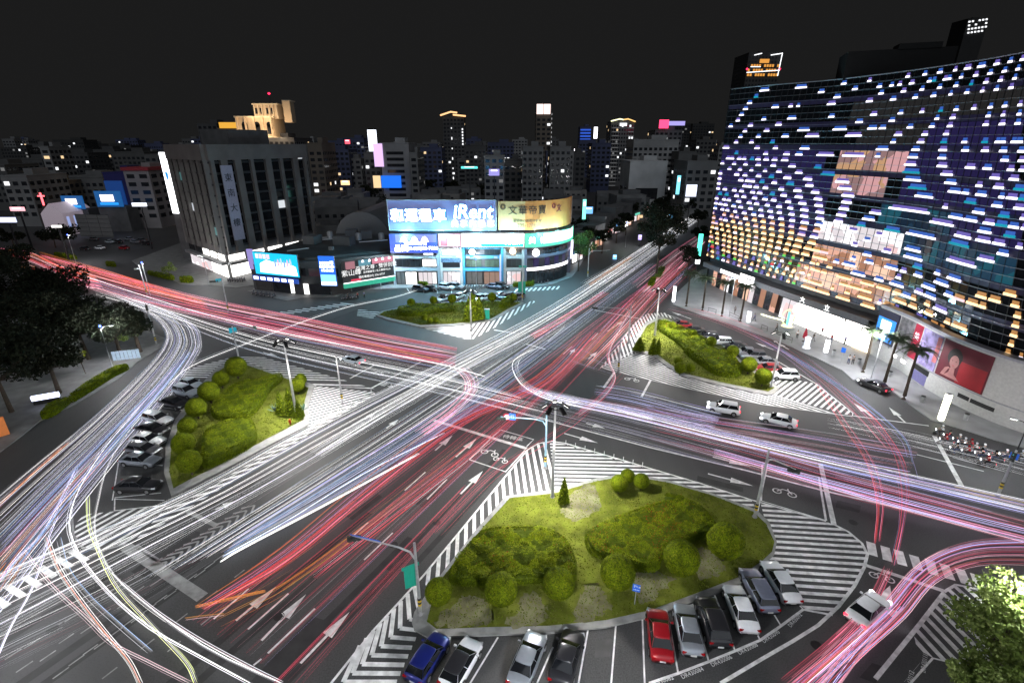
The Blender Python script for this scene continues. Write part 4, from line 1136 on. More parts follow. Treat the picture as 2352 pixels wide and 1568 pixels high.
for i in range(16):
    u_, w_2 = R.random(), R.random(); b_ = q[0].lerp(q[2], .12 + .76 * u_); e_ = q[4].lerp(q[3], .12 + .76 * u_); pp = b_.lerp(e_, .15 + .7 * w_2)
    mb = MB(); k_ = i % 4
    if k_ == 0:
        mb.lathe([(.9, 0), (.9, 1.8), (.6, 2.1), (.1, 2.2)], (pp.x, pp.y, 9.0), 12); mb.build('water_tank', STEEL, low)
    elif k_ == 1:
        mb.box((pp.x, pp.y, 10.2), (R.uniform(3, 6), R.uniform(2.5, 4), 2.4), R.uniform(-.4, .4)); mb.build('roof_shed', CONC_D, low)
    elif k_ == 2:
        mb.box((pp.x, pp.y, 9.4), (1.2, .8, .9), R.uniform(-.4, .4)); mb.build('air_conditioner', CONC, low)
    else:
        mb.tube([(pp.x, pp.y, 9.0), (pp.x + R.uniform(4, 8), pp.y + R.uniform(1, 5), 9.15)], .18, 6); mb.build('duct', STEEL, low)
for j in range(9):
    a = 1.0 + j * (LP_.L - 3) / 9
    panel(LP_, a, a + (LP_.L - 3) / 9 - .8, 5.0, 7.0, .07, .08, R.choice((GLASS_W, GLASS_W, GL_GREY)), 'window', low)
l1 = (c1 - c0).length; l2 = l1 + (c2 - c1).length
for j in range(7):
    a = .8 + j * (LP_.L - 2) / 7
    panel(LP_, a, a + (LP_.L - 2) / 7 - .3, .3, 3.0, .08, .1, [GL_GREY, GLASS_W, SHOP_L, GLASS_W, GL_GREY, GLASS_W, GLASS_W][j], 'shopfront', low)
t = thing('shop_sign', 'row of glowing white and blue shop signs below the video screen', 'shop sign', (0, 0, 0))
panel(LP_, 1.0, l1 - .3, 3.1, 4.3, .9, .3, glow('sign_royal', (.02, .10, .55), .8), 'panel', t)
for i in range(6):
    a = 1.4 + i * (l1 - 2.4) / 6
    panel(LP_, a, a + (l1 - 2.4) / 9, 3.35, 4.1, .95, .06, glow('sign_white', (.95, .93, 1), 3), 'printed_band', t)


def lit_board(label, a, b, z0, z1, mats, path, cat='screen', off=1.4):
    t = thing('led_screen' if cat == 'screen' else 'billboard', label, cat, (0, 0, 0))
    panel(path, a - .15, b + .15, z0 - .15, z1 + .15, off - .05, .5, DARKM, 'frame', t)
    panel(path, a, b, z0, z1, off, .12, mats, 'picture', t)
    return t


scrp = Path([tuple(at_dist('N3', 370, 190, 127.6))[:2], tuple(at_dist('N3', 960, 260, 123.4))[:2]], 2, False)
za, zb = at_dist('N3', 400, 480, 127.4).z, at_dist('N3', 400, 190, 127.4).z
t = lit_board('large cyan video screen with a bright crowd of figures above the corner shops', 0, scrp.L, za, zb, glow('screen_cyan', (.0, .55, .95), 1.3), scrp, off=.2)
print_shape(scrp, 0, za, .25, [(scrp.L * .12, .1 * (zb - za)), (scrp.L * .97, .06 * (zb - za)), (scrp.L * .95, .45 * (zb - za)), (scrp.L * .8, .6 * (zb - za)), (scrp.L * .45, .6 * (zb - za)), (scrp.L * .3, .68 * (zb - za)), (scrp.L * .14, .5 * (zb - za))], glow('screen_white', (.8, .95, 1), 3.5), 'picture_glare', t)
for i in range(6):
    print_shape(scrp, scrp.L * (.5 + .07 * i), za + (zb - za) * (.55 + .05 * (i % 3)), .3, [(-.3, -.9), (.35, -.9), (.3, .2), (.1, .9), (-.15, .9), (-.35, .1)], glow(f'figure_{i % 3}', [(.3, .5, .9), (.9, .6, .8), (.6, .8, .95)][i % 3], 1), 'printed_figure', t)
for i in range(4):
    print_shape(scrp, scrp.L * (.1 + .085 * i), za + (zb - za) * .83, .3, [(-.5, -.6), (.45, -.6), (.45, .6), (-.5, .6)], glow(f'glyph_{i % 2}', [(.9, .85, .8), (.95, .7, .85)][i % 2], 1.2), 'printed_sign', t)
# tall narrow LED
sp2 = Path([tuple(at_dist('N3', 1240, 250, 122.6))[:2], tuple(at_dist('N3', 1450, 235, 122.3))[:2]], 2, False)
za, zb = at_dist('N3', 1300, 640, 122.5).z, at_dist('N3', 1300, 245, 122.5).z
t = lit_board('tall narrow blue video screen advertising 30000', 0, sp2.L, za, zb, glow('screen_royal', (.01, .16, .85), 1.2), sp2, off=.2)
panel(sp2, 0.1, sp2.L - .1, za + .1, za + (zb - za) * .38, .26, .03, glow('screen_sky', (.25, .7, .95), 1.6), 'picture_sky', t)
panel(sp2, 0.1, sp2.L - .1, za + .2, za + (zb - za) * .14, .3, .03, glow('sign_white', (.95, .93, 1), 3), 'picture_glare', t)
sign_text(sp2, sp2.L / 2, za + (zb - za) * .76, .3, '30000坪', (sp2.L) / 4.0, LW, t); sign_text(sp2, sp2.L / 2, za + (zb - za) * .64, .3, '森林公園首排', sp2.L / 6.6, LW, t); sign_text(sp2, sp2.L / 2, za + (zb - za) * .52, .3, '3月8日公開', sp2.L / 6.6, LW, t)
# dark sign
sp3 = Path([tuple(at_dist('N3', 1540, 320, 122.8))[:2], tuple(at_dist('N3', 2235, 260, 131.0))[:2]], 2, False)
za, zb = at_dist('N3', 1800, 560, 126).z, at_dist('N3', 1800, 295, 126).z
t = thing('billboard', 'black billboard with white brush characters over a green fascia', 'billboard', (0, 0, 0))
panel(sp3, 0, sp3.L, za, zb, .2, .3, mat('board_black', (.025, .024, .026), .4, var=.2), 'panel', t)
panel(sp3, 1.0, 3.4, za + (zb - za) * .62, zb - .05, .23, .02, glow('board_blush', (.5, .2, .24), .8), 'printed_glow', t)
panel(sp3, sp3.L * .32, sp3.L * .55, za + (zb - za) * .70, zb - .05, .23, .02, glow('board_teal', (.12, .35, .45), .8), 'printed_glow', t)
panel(sp3, sp3.L * .58, sp3.L - .1, za + (zb - za) * .72, zb - .05, .23, .02, glow('board_rose', (.8, .25, .35), .9), 'printed_glow', t)
for x in range(5):
    print_shape(sp3, sp3.L * (.4 + .13 * x), zb - .3, .28, [(-.35, -.35), (.35, -.35), (.15, .25), (-.15, .25)], glow('sign_white', (.95, .93, 1), 3), 'spotlight_glow', t)
W_ = glow('text_white', (1, 1, 1), 1.1)
sign_text(sp3, 2.3, za + (zb - za) * .42, .28, '紫山峰', 1.7, W_, t); sign_text(sp3, sp3.L * .66, za + (zb - za) * .58, .28, '亞灣之尊 · 雙併別墅', 1.25, W_, t); sign_text(sp3, sp3.L * .66, za + (zb - za) * .36, .28, '百坪輕豪宅 / 名人御邸VILLA', .6, W_, t)
sign_text(sp3, sp3.L * .55, za + (zb - za) * .15, .28, '預約專線(07) 536-0737', .72, W_, t)
panel(sp3, 2.0, 4.6, za + .05, za + .55, .23, .02, mat('board_red', (.5, .02, .05), .5, emit=(.6, .03, .08), es=.5), 'printed_band', t)
t = thing('awning', 'long green lit fascia under the black billboard', 'awning', (0, 0, 0))
panel(sp3, -.4, sp3.L + .3, za - 1.4, za - .25, .7, .8, mat('fascia_green', (.03, .28, .18), .4, var=.2, emit=(.04, .42, .25), es=.6), 'panel', t)
panel(sp3, -.4, sp3.L + .3, za - .2, za - .1, .75, .4, glow('tube_white', (1, 1, 1), 2.5), 'light_tube', t)
# slim violet vertical sign
vp = at_dist('N3', 345, 280, 129.5)
t = thing('shop_sign', 'slim upright violet sign left of the cyan video screen', 'shop sign', (0, 0, 0))
z1_, z0_ = at_dist('N3', 345, 155, 129.5).z, at_dist('N3', 345, 420, 129.5).z
mb = MB(); mb.box((vp.x, vp.y, (z0_ + z1_) / 2), (1.4, .5, z1_ - z0_)); mb.build('panel', glow('sign_lilac', (.36, .30, .72), .9), t)

# ------------------------------------------------------------------ the tower block with the vertical characters
A0, A1, A2 = g('D', 445, 605), g('D', 530, 640), g('D', 732, 590)
HB = 35.0
tw = thing('office_tower', 'dark ribbed concrete office block with four characters down one pier', 'office building', (0, 0, 0))
TL = Path([(A0.x, A0.y), (A1.x, A1.y)], 2, False); TR = Path([(A1.x, A1.y), (A2.x, A2.y)], 2, False)
Bk = A0 + (A2 - A1)
mb = MB(); mb.prism([(A0.x, A0.y), (A1.x, A1.y), (A2.x, A2.y), (Bk.x, Bk.y)], 0, HB); mb.build('wall', CONC_D, tw)
WIN_A = glow('office_lit', (.9, .95, 1), .8); WIN_B = glow('office_teal', (.2, .6, .6), .4)
TOWC = mat('tower_concrete', (.13, .122, .115), .75, var=.15, vscale=.3)
for pth, xs in ((TL, (0.4, 5.2, 10.0, 14.8, 19.6, 24.4, TL.L - .6)), (TR, (.5, 3.4, 7.6, 12.6, 17.6, 22.8, 27.6, TR.L - 1.2))):
    for i, x in enumerate(xs):
        w = 1.0 if not (pth is TR and i in (1, 2, 4, 6)) else 2.0
        panel(pth, x, min(pth.L, x + w), 7.0, HB - 3.2, .9, 1.2, TOWC, 'rib', tw)
    panel(pth, 0, pth.L, HB - 3.2, HB + .8, 1.0, 1.2, TOWC, 'parapet', tw)
    for k in range(9):
        z = 8.6 + k * 2.8
        panel(pth, .1, pth.L - .1, z, z + .5, .25, .4, mat('floor_band', (.025, .025, .026), .7, var=.2), 'floor_band', tw)
        nb = len(xs) - 1
        for b in range(nb):
            wd = 1.0 if not (pth is TR and b in (1, 2, 4, 6)) else 2.0
            a = xs[b] + wd + .08; e = xs[b + 1] - .08
            lit = R.random()
            m = GLASS_D if lit > .035 else (WIN_A if lit > .012 else WIN_B)
            panel(pth, a, e, z + .52, z + 2.75, .1, .1, m, 'window', tw)
panel(TR, 2.8, 6.2, 10.5, 30.5, 1.15, .2, mat('sign_pier', (.34, .33, .42), .6, var=.1), 'sign_pier', tw)
for i, ch in enumerate('東南大樓'):
    sign_text(TR, 4.5, 27.2 - 4.0 * i, 1.2, ch, 2.3, BLACK, tw)
for pth in (TL, TR):
    nn = 5
    for j in range(nn):
        a = .6 + j * pth.L / nn
        panel(pth, a, a + pth.L / nn - 1.6, 4.9, 6.6, .3, .2, SHOP_L if (pth is TR or j > 1) else GLASS_W, 'shop_window', tw)
        panel(pth, a, a + pth.L / nn - .8, .4, 3.9, .5, .3, SHOP_L if (pth is TR and j < 3) or (pth is TL and j > 2) else GL_WHITE, 'shopfront', tw)
    panel(pth, 0, pth.L, 4.0, 4.7, 1.6, 1.7, CONC, 'canopy', tw)
panel(TR, 8.0, 13.0, 4.2, 5.2, 1.9, .2, glow('sign_white', (.95, .93, 1), 3), 'lit_sign', tw)
rf = MB(); c = (A0 + A1 + A2 + Bk) / 4
rf.box((c.x, c.y, HB + 2.4), (14, 12, 4.8), math.atan2(A2.y - A1.y, A2.x - A1.x)); rf.build('roof_house', CONC_D, tw)
# white lit banner on its left
bp = at_dist('D', 385, 410, 168)
t = thing('banner', 'tall glaring white lit banner on the left edge of the office block', 'banner', (0, 0, 0))
z1_, z0_ = at_dist('D', 375, 350, 168).z, at_dist('D', 400, 490, 168).z
pw = Path([(bp.x - 1.2, bp.y + .5), (bp.x + 1.4, bp.y - .4)], 2, False)
panel(pw, 0, pw.L, z0_, z1_, .1, .4, glow('banner_white', (.95, .96, 1), 4), 'panel', t)
print_shape(pw, pw.L / 2, (z0_ + z1_) / 2 + 2.0, .16, [(-.7, 1.4), (.7, 1.4), (.5, -.2), (.0, -1.6), (-.5, -.2)], glow('banner_blue', (.02, .35, .9), 1), 'printed_mark', t)
mb = MB(); mb.box((bp.x + .3, bp.y + 5, z1_ / 2), (3, 9, z1_)); mb.build('support_wall', CONC_D, t)

# ------------------------------------------------------------------ the rest of the city
WIN_M = [GLASS_W, glow('win_white', (.95, .97, 1), 1.5, False), glow('win_warm', (1, .7, .38), 1.1, False), glow('win_dim', (.5, .5, .5), .35, False)]


def city_block(label, u0, u1, vt, dist, depth=16, tone=(.10, .10, .102), lit=.05, fh=3.4, bw=3.0, group=None, top=None, name='city_building', roof=True, vis=None):
    """a city building by its picture edges and its distance; windows on the street face and both sides"""
    p0, p1 = at_dist('D', u0, max(vt, 300), dist), at_dist('D', u1, max(vt, 300), dist)
    zt = max(4.0, at_dist('D', (u0 + u1) / 2, vt, dist).z)
    x0, x1 = p0.x, p1.x
    o = thing(name, label, 'building', ((x0 + x1) / 2, dist, 0), 0, group)
    W = x1 - x0
    mb = MB(); mb.box((0, depth / 2, zt / 2), (W, depth, zt))
    key = 'city_wall_%02d' % int(tone[0] * 100)
    mb.build('wall', mat(key, tone, .8, var=.25, vscale=.08), o)
    wd = MB()
    rows = int((zt - 4) / fh); nx = max(1, int(W / bw)); ny = max(1, int(depth / bw))
    zlo = 4 if vis is None else max(4, zt - vis)
    for r in range(rows):
        z = 4 + r * fh
        if z < zlo:
            continue
        for i in range(nx):
            x = -W / 2 + (i + .5) * W / nx; w = W / nx * .3
            m = R.choice((1, 1, 2, 3)) if R.random() < lit else 0
            wd.box((x, -.02, z + fh * .45), (w * 2, .1, fh * .5), 0, m)
        sd = 1 if (x0 + x1) / 2 < 0 else -1
        for i in range(ny):
            m = R.choice((1, 2, 3)) if R.random() < lit else 0
            wd.box((sd * (W / 2 + .02), (i + .5) * depth / ny, z + fh * .45), (.1, depth / ny * .6, fh * .5), 0, m)
    wd.build('window', WIN_M, o, kind='stuff')
    if roof:
        mb = MB(); mb.box((W * .12, depth * .5, zt + 1.8), (W * .35, depth * .4, 2.6)); mb.build('roof_house', mat(key, tone), o); mb = MB(); mb.box((0, depth / 2, zt + .25), (W + .3, depth + .3, .5)); mb.build('roof', mat(key, tone), o)
    return o, W, zt


FG = 'dark far buildings along the skyline'
t, W, zt = city_block('dark tower with a floodlit golden crown behind the ribbed office block', 545, 675, 318, 330, 30, (.08, .08, .085), .02)
CREAM = mat('crown_stone', (.55, .42, .28), .7, var=.1)
mb = MB()
mb.box((-6, 10, zt + 6), (W * .66, 16, 12)); mb.box((1, 10, zt + 15), (W * .42, 12, 8)); mb.box((W * .38, 9, zt + 15), (4.5, 6, 12))
for i in range(5):
    mb.box((-6 - W * .3 + i * W * .15, 1.4, zt + 6), (1.0, 1.2, 12.4))
mb.build('crown', CREAM, t)
mb = MB()
for cx_, cz, w_, d_ in ((-6, zt + 12, W * .69, 17), (1, zt + 19, W * .45, 13), (W * .38, zt + 21, 5.2, 7), (-6, zt + .6, W * .72, 18)):
    mb.box((cx_, 10, cz), (w_, d_, .8))
for i in range(7):
    mb.box((-W * .19 + 1 + i * W * .065, 3.7, zt + 15), (.5, .7, 7.6))
mb.build('cornice', mat('crown_trim', (.7, .58, .42), .7, var=.1), t)
for i in range(4):
    mb = MB(); mb.box((-W * .14 + i * W * .095, 3.9, zt + 15.3), (1.5, .3, 3.2)); mb.build('window', GLASS_W, t)
for i in range(3):
    mb = MB(); mb.box((-12 + i * 7.5, 1.6, zt + 5), (3.2, .6, 5.5)); mb.lathe([(1.6, -.3), (1.6, .3)], (-12 + i * 7.5, 1.6, zt + 7.7), 12, 0, 'Y'); mb.build('arched_window', GLASS_W, t)
for x, z in ((-14, 2), (0, 2), (2, 12.5), (-6, 12.5), (W * .38, 10), (10, 2)):
    l = bpy.data.lights.new('floodlight', 'POINT'); l.energy = 2300; l.color = (1, .74, .46); l.shadow_soft_size = .3
    lo = bpy.data.objects.new('floodlight', l); COL.objects.link(lo); lo.parent = t; lo.location = (x, -3.5, zt + z)
ant = MB(); ant.tube([(2, 10, zt + 19), (2, 10, zt + 25)], .2, 5); ant.build('antenna', DARKM, t); rl = MB(); rl.lathe([(.5, -.5), (.8, 0), (.5, .5)], (2, 10, zt + 25.2), 8); rl.build('beacon', glow('beacon_red', (1, .02, .08), 4), t)
city_block('low block with a warm lit roof band left of the golden crown', 500, 548, 296, 345, 20, (.12, .1, .08), .1)
mb = MB(); p = at_dist('D', 524, 288, 344); mb.box((0, 0, 0), (11, .6, 3.4)); o = mb.build('roof_sign', glow('roof_gold', (.9, .45, .05), 1.0), None); o.location = p; tag(o, 'warm golden lit band on the roof left of the crown', 'roof sign')
t, W, zt = city_block('slim tower with an orange lit curved crown and a lit spine', 1018, 1066, 268, 520, 20, (.06, .06, .062), .03)
mb = MB(); mb.tube([(-W / 2 - 2, -1, zt + 1), (-W * .1, -1, zt + 4), (W * .2, -1, zt + 3.2)], .8, 6); mb.tube([(0, -1, zt + 1.5), (W / 2 + 2, -1, zt + .3)], .8, 6); mb.build('crown_light', glow('crown_orange', (1, .55, .25), 1.6), t)
mb = MB()
for k in range(7):
    mb.box((-2, -.4, zt - 10 - k * 9), (.8, .5, 2.2 if k % 2 else 1.2))
for k in range(6):
    mb.box((W * .42, -.4, zt - 11 - k * 2.6), (1.1, .5, 1.6))
mb.build('spine_light', glow('win_white', (.95, .97, 1), 1.5), t)
t, W, zt = city_block('grey slab tower with two bright pink and white crown panels', 1231, 1266, 262, 430, 18, (.12, .12, .122), .03)
for x in (-W * .26, W * .2):
    mb = MB(); mb.box((x, -.4, zt + 3.4), (W * .42, .8, 7)); mb.build('crown_panel', glow('crown_pink', (1, .78, .72), 1.8), t)
mb = MB(); mb.box((0, 8, zt + 3.4), (W * .96, 15, 6.8)); mb.build('crown', CONC_D, t)
mb = MB()
for k in range(28):
    mb.box((W * .5 + .3, 2, zt - k * 3.3), (.5, 1.4, 1.3))
mb.build('edge_light', glow('edge_dim', (.6, .6, .62), .7, False), t)
t, W, zt = city_block('blue lit stepped tower with white neon in the middle distance', 1332, 1358, 292, 620, 16, (.05, .06, .12), 0)
mb = MB()
for k in range(11):
    mb.box((0, -.5, zt - 3 - k * 3.3), (W * .9, .8, 1.6))
mb.build('floor_light', glow('neon_blue', (.03, .12, .75), .9, False), t)
mb = MB(); mb.box((W * .9, 0, zt - 6), (4, .8, 12)); mb.box((-W * .7, 0, zt - 24), (6, .8, 2.4)); mb.build('neon_sign', glow('sign_white', (.95, .93, 1), 3), t)
t, W, zt = city_block('tall tower with rows of pale balconies and a white and yellow lit curved roof', 1403, 1456, 280, 480, 22, (.14, .14, .142), .10, 3.2, 2.2)
mb = MB(); mb.tube([(-W / 2 - .5, -1, zt + .5), (-W * .15, -1, zt + 2.2), (0, -1, zt + 1.6)], .5, 5); mb.build('crown_light', glow('crown_yellow', (1, 1, .6), 2), t)
mb = MB(); mb.tube([(0, -1, zt + 1.6), (W * .2, -1, zt + 2.2), (W / 2 + .5, -1, zt)], .5, 5); mb.build('crown_light', glow('crown_orange2', (1, .6, .2), 1.6), t)
mb = MB(); mb.box((W * .02, -.5, zt - 2.2), (W * .3, .6, 2.4)); mb.build('roof_sign', glow('win_white', (.95, .97, 1), 1.5), t)
mb = MB()
for k in range(34):
    mb.box((-W * .3, -1.0, zt - 5 - k * 3.2), (W * .28, 1.6, .5)); mb.box((W * .36, -1.0, zt - 5 - k * 3.2), (W * .22, 1.6, .5))
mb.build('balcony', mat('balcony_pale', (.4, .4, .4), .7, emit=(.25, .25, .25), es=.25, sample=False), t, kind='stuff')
t, W, zt = city_block('broad pale flat topped block beside the avenue trees', 1448, 1534, 372, 300, 26, (.45, .45, .45), .0, 12, 12)
city_block('grey block with a stepped roof behind the broad pale one', 1456, 1560, 322, 345, 22, (.25, .25, .25), .02, 3.4, 3)
t, W, zt = city_block('building with a glowing red roof sign and violet strip', 1505, 1568, 300, 420, 22, (.11, .11, .12), .06)
mb = MB(); mb.box((-W * .22, -1, zt + 4.5), (7, .8, 6)); mb.build('roof_sign', glow('roof_red', (1, .05, .15), 2.4), t); mb = MB(); mb.box((W * .25, -1, zt + 5), (12, .8, 3)); mb.build('roof_sign', glow('roof_violet', (.4, .35, .8), 1.2), t)
t, W, zt = city_block('grey stepped apartment block with violet and pink lit sign on its corner', 872, 938, 330, 300, 24, (.24, .24, .245), .03, 3.2, 14)
mb = MB(); mb.box((-W / 2 - 4, 1, zt + 1.5), (4.6, 1, 11)); mb.build('neon_sign', glow('neon_white', (.85, .9, 1), 2.6), t)
mb = MB(); mb.box((-W / 2 - 1.2, 0, zt - 6), (5.0, 1, 12)); mb.build('neon_sign', glow('neon_pink', (.75, .5, .9), 1.3), t)
mb = MB(); mb.box((-W / 2 + 5, -1.5, zt - 20), (11, 1, 6.5)); mb.build('roof_screen', glow('screen_royal', (.01, .16, .85), 1.2), t)
mb = MB(); mb.box((-W / 2 - 3, -1.5, zt - 20), (4, 1, 6.5)); mb.build('roof_screen', glow('win_warm', (1, .7, .38), 1.1), t)
for a in ((1200, 1248, 338, 300, .17, 'grey apartment block with balcony columns, left of the pair under the slab tower'), (1264, 1312, 338, 305, .16, 'grey apartment block, right of the pair under the slab tower'),
          (940, 958, 352, 290, .16, 'narrow grey block against the stepped apartment block'), (705, 738, 330, 290, .12, 'narrow dark block just right of the ribbed office block'), (1112, 1158, 360, 270, .20, 'pale block with violet sign behind the lit billboard')):
    city_block(a[5], a[0], a[1], a[2], a[3], 22, (a[4],) * 3, .04, 3.2, 2.6)
t, W, zt = city_block('red trimmed white tower block by the left avenue', 282, 340, 392, 235, 18, (.26, .24, .24), .02, 3.4, 5)
mb = MB(); mb.box((0, 9, zt + .7), (W + 1, 19, 1.4)); mb.build('cornice', mat('red_trim', (.3, .03, .04), .6), t)
t, W, zt = city_block('blue lit windowless block left of the red trimmed tower', 235, 285, 398, 245, 20, (.02, .02, .12), 0, 40, 40)
mb = MB(); mb.box((-1, -.3, 12), (W * .8, .5, 16)); mb.build('lit_wall', mat('blue_wall', (.02, .05, .25), .6, emit=(.004, .03, .12), es=1), t)
for u, v, d, w, h, c, lab in ((168, 465, 225, 9, 5.5, (.02, .3, .9), 'square blue and white lit sign near the church'), (250, 457, 225, 11, 6.5, (.05, .35, .95), 'large blue and white lit sign right of the church')):
    p = at_dist('D', u, v, d)
    t = thing('roof_sign', lab, 'sign', (p.x, d, p.z), 0, 'blue lit signs on the left')
    mb = MB(); mb.box((0, 0, 0), (w, .6, h)); mb.build('panel', glow('sign_deep_blue', (.01, .12, .38), .8), t)
    mb = MB(); mb.box((-.4, -.4, .4), (w * .5, .3, h * .42)); mb.build('picture', glow('sign_white', (.95, .93, 1), 3), t); mb = MB(); mb.box((0, -.4, -h * .3), (w * .7, .3, .9)); mb.build('lettering', glow('sign_azure', (c[0], c[1], c[2]), 1.4), t)
    mb = MB(); mb.box((0, 4, -p.z / 2 - h / 4), (w * 1.1, 7, p.z - h / 2)); mb.build('wall', CONC_D, t)
# church
p = at_dist('D', 118, 490, 215)
t = thing('church', 'small white floodlit church with a glowing red cross', 'church', (p.x, 215, 0))
mb = MB(); W2 = 9
mb.prism([(-W2 / 2, 0), (W2 / 2, 0), (W2 / 2, 16), (-W2 / 2, 16)], 0, 9)
mb.add([(-W2 / 2, 0, 9), (W2 / 2, 0, 9), (0, 0, 13), (-W2 / 2, 16, 9), (W2 / 2, 16, 9), (0, 16, 13)], ((0, 1, 2), (3, 5, 4), (0, 2, 5, 3), (1, 4, 5, 2)))
mb.build('wall', mat('church_floodlit_wall', (.55, .5, .55), .6, emit=(.5, .4, .46), es=.3), t)  # floodlighting put into the walls as a weak emission
for i in range(4):
    mb = MB(); mb.box((W2 / 2 + .05, 2 + i * 3.6, 5), (.2, 1.2, 5)); mb.build('window', glow('church_window', (.4, .5, .9), .8), t)
mb = MB(); mb.box((-2.0, 0, 14.8), (.5, .4, 5)); mb.box((-2.0, 0, 16), (2.6, .4, .5)); mb.build('cross', glow('cross_red', (1, .1, .12), 4), t)
# lots of low city between
for i, (u0, u1, vt, d, tn, lab) in enumerate(((0, 60, 405, 240, .2, 'grey flat roofed building at the far left edge'), (-60, 10, 380, 300, .09, 'dark block beyond the far left edge'), (62, 112, 420, 260, .12, 'low grey building left of the church'), (130, 235, 408, 280, .13, 'wide grey building behind the blue signs'),
                                       (20, 96, 366, 380, .07, 'dark far building above the church roof'), (100, 200, 352, 420, .06, 'dark far building left of the blue lit signs'), (190, 262, 345, 460, .06, 'dark far building above the blue windowless block'), (255, 330, 350, 400, .07, 'dark far building above the red trimmed tower'), (330, 385, 356, 360, .09, 'dark far building just left of the white lit banner'), (455, 500, 285, 380, .06, 'dark slim block left of the golden crown'), (735, 800, 345, 380, .055, 'dark block right of the ribbed office tower'), (790, 835, 318, 520, .05, 'dark tall block behind the pink neon sign'), (835, 872, 352, 330, .1, 'dark block left of the stepped apartment block'),
                                       (958, 1014, 340, 420, .05, 'dark block left of the orange crowned tower'), (1068, 1116, 335, 430, .06, 'dark block right of the orange crowned tower'), (1120, 1180, 328, 520, .05, 'dark block left of the pink crowned slab'), (1158, 1200, 368, 320, .09, 'dark low block behind the blue billboard'), (1310, 1345, 352, 380, .06, 'dark block left of the blue neon tower'), (1360, 1404, 330, 420, .05, 'dark block left of the balcony tower'), (1560, 1600, 350, 330, .1, 'dark block behind the grey apartment block by the mall corner'), (1600, 1645, 322, 480, .07, 'dark tower against the edge of the lamp facade'), (1545, 1585, 285, 700, .03, 'dark far tower, left one over the red roof sign'),
                                       (1590, 1640, 285, 720, .03, 'dark far tower, right one beside the lamp facade'), (0, 60, 340, 600, .04, 'dark far block at the left picture edge on the skyline'), (120, 190, 322, 640, .03, 'dark far block with a lit top left of centre on the skyline'), (200, 300, 335, 700, .03, 'wide dark far block between the church and the red trimmed tower'), (560, 620, 345, 300, .08, 'dark block hidden behind the right of the office tower'), (1580, 1650, 372, 270, .13, 'grey apartment block by the mall corner'), (660, 706, 345, 300, .1, 'dark block just right of the office tower parapet'))):
    city_block(lab, u0, u1, vt, d, 22, (tn,) * 3, .06 if d > 300 else .04, 3.4, 3.2, FG if lab.startswith('dark') else None)
FL = 'low dark houses behind the shops'
for i in range(46):
    d = R.uniform(165, 330)
    u = R.uniform(720, 1480)
    z = R.uniform(6, 13)
    w = R.uniform(10, 20)
    p = at_dist('D', u, 400, d)
    if d < 185 and p.x < 25:
        d += 40; p = at_dist('D', u, 400, d)
    if p.x > 10 + (d - 150) * .48:
        continue
    o = thing('low_house', FL, 'house', (p.x, d, 0), R.uniform(-.3, .3), FL)
    mb = MB(); mb.box((0, 0, z / 2), (w, 12, z)); mb.build('wall', mat('house_wall_%d' % (i % 4), ((.10,) * 3, (.15,) * 3, (.20, .19, .18), (.13, .14, .15))[i % 4], .8, var=.3, vscale=.2), o)
    rf = MB()
    if i % 4 == 0:
        rf.add([(-w / 2, -6, z), (w / 2, -6, z), (w / 2, 6, z), (-w / 2, 6, z), (-w / 2, 0, z + 2.4), (w / 2, 0, z + 2.4)], ((0, 1, 5, 4), (2, 3, 4, 5), (0, 4, 3), (1, 2, 5)))
    else:
        rf.box((1, 0, z + 1), (w * .6, 6, 2))
    rf.build('roof', CONC_D, o)
    wd = MB()
    for r in range(int(z / 3.2)):
        for c_ in range(int(w / 3)):
            wd.box((-w / 2 + 1.6 + c_ * 3, -6.02, 1.8 + r * 3.2), (1.5, .1, 1.4), 0, R.choice((1, 2, 3)) if R.random() < .07 else 0)
    wd.build('window', WIN_M, o, kind='stuff')
FQ = 'small dark blocks with scattered lights far along the skyline'
for i in range(64):
    d = R.uniform(340, 950); u = R.uniform(-40, 1660)
    if 1320 < u < 1480 and d < 500:
        continue
    vt = R.uniform(334, 368) if d < 600 else R.uniform(318, 336)
    city_block(FQ, u, u + R.uniform(18, 46), vt, d, 18, (R.choice((.05, .09, .14, .20)),) * 3, R.choice((.03, .06, .10, .16)), 3.6, R.uniform(3.0, 4.5), FQ, vis=46)
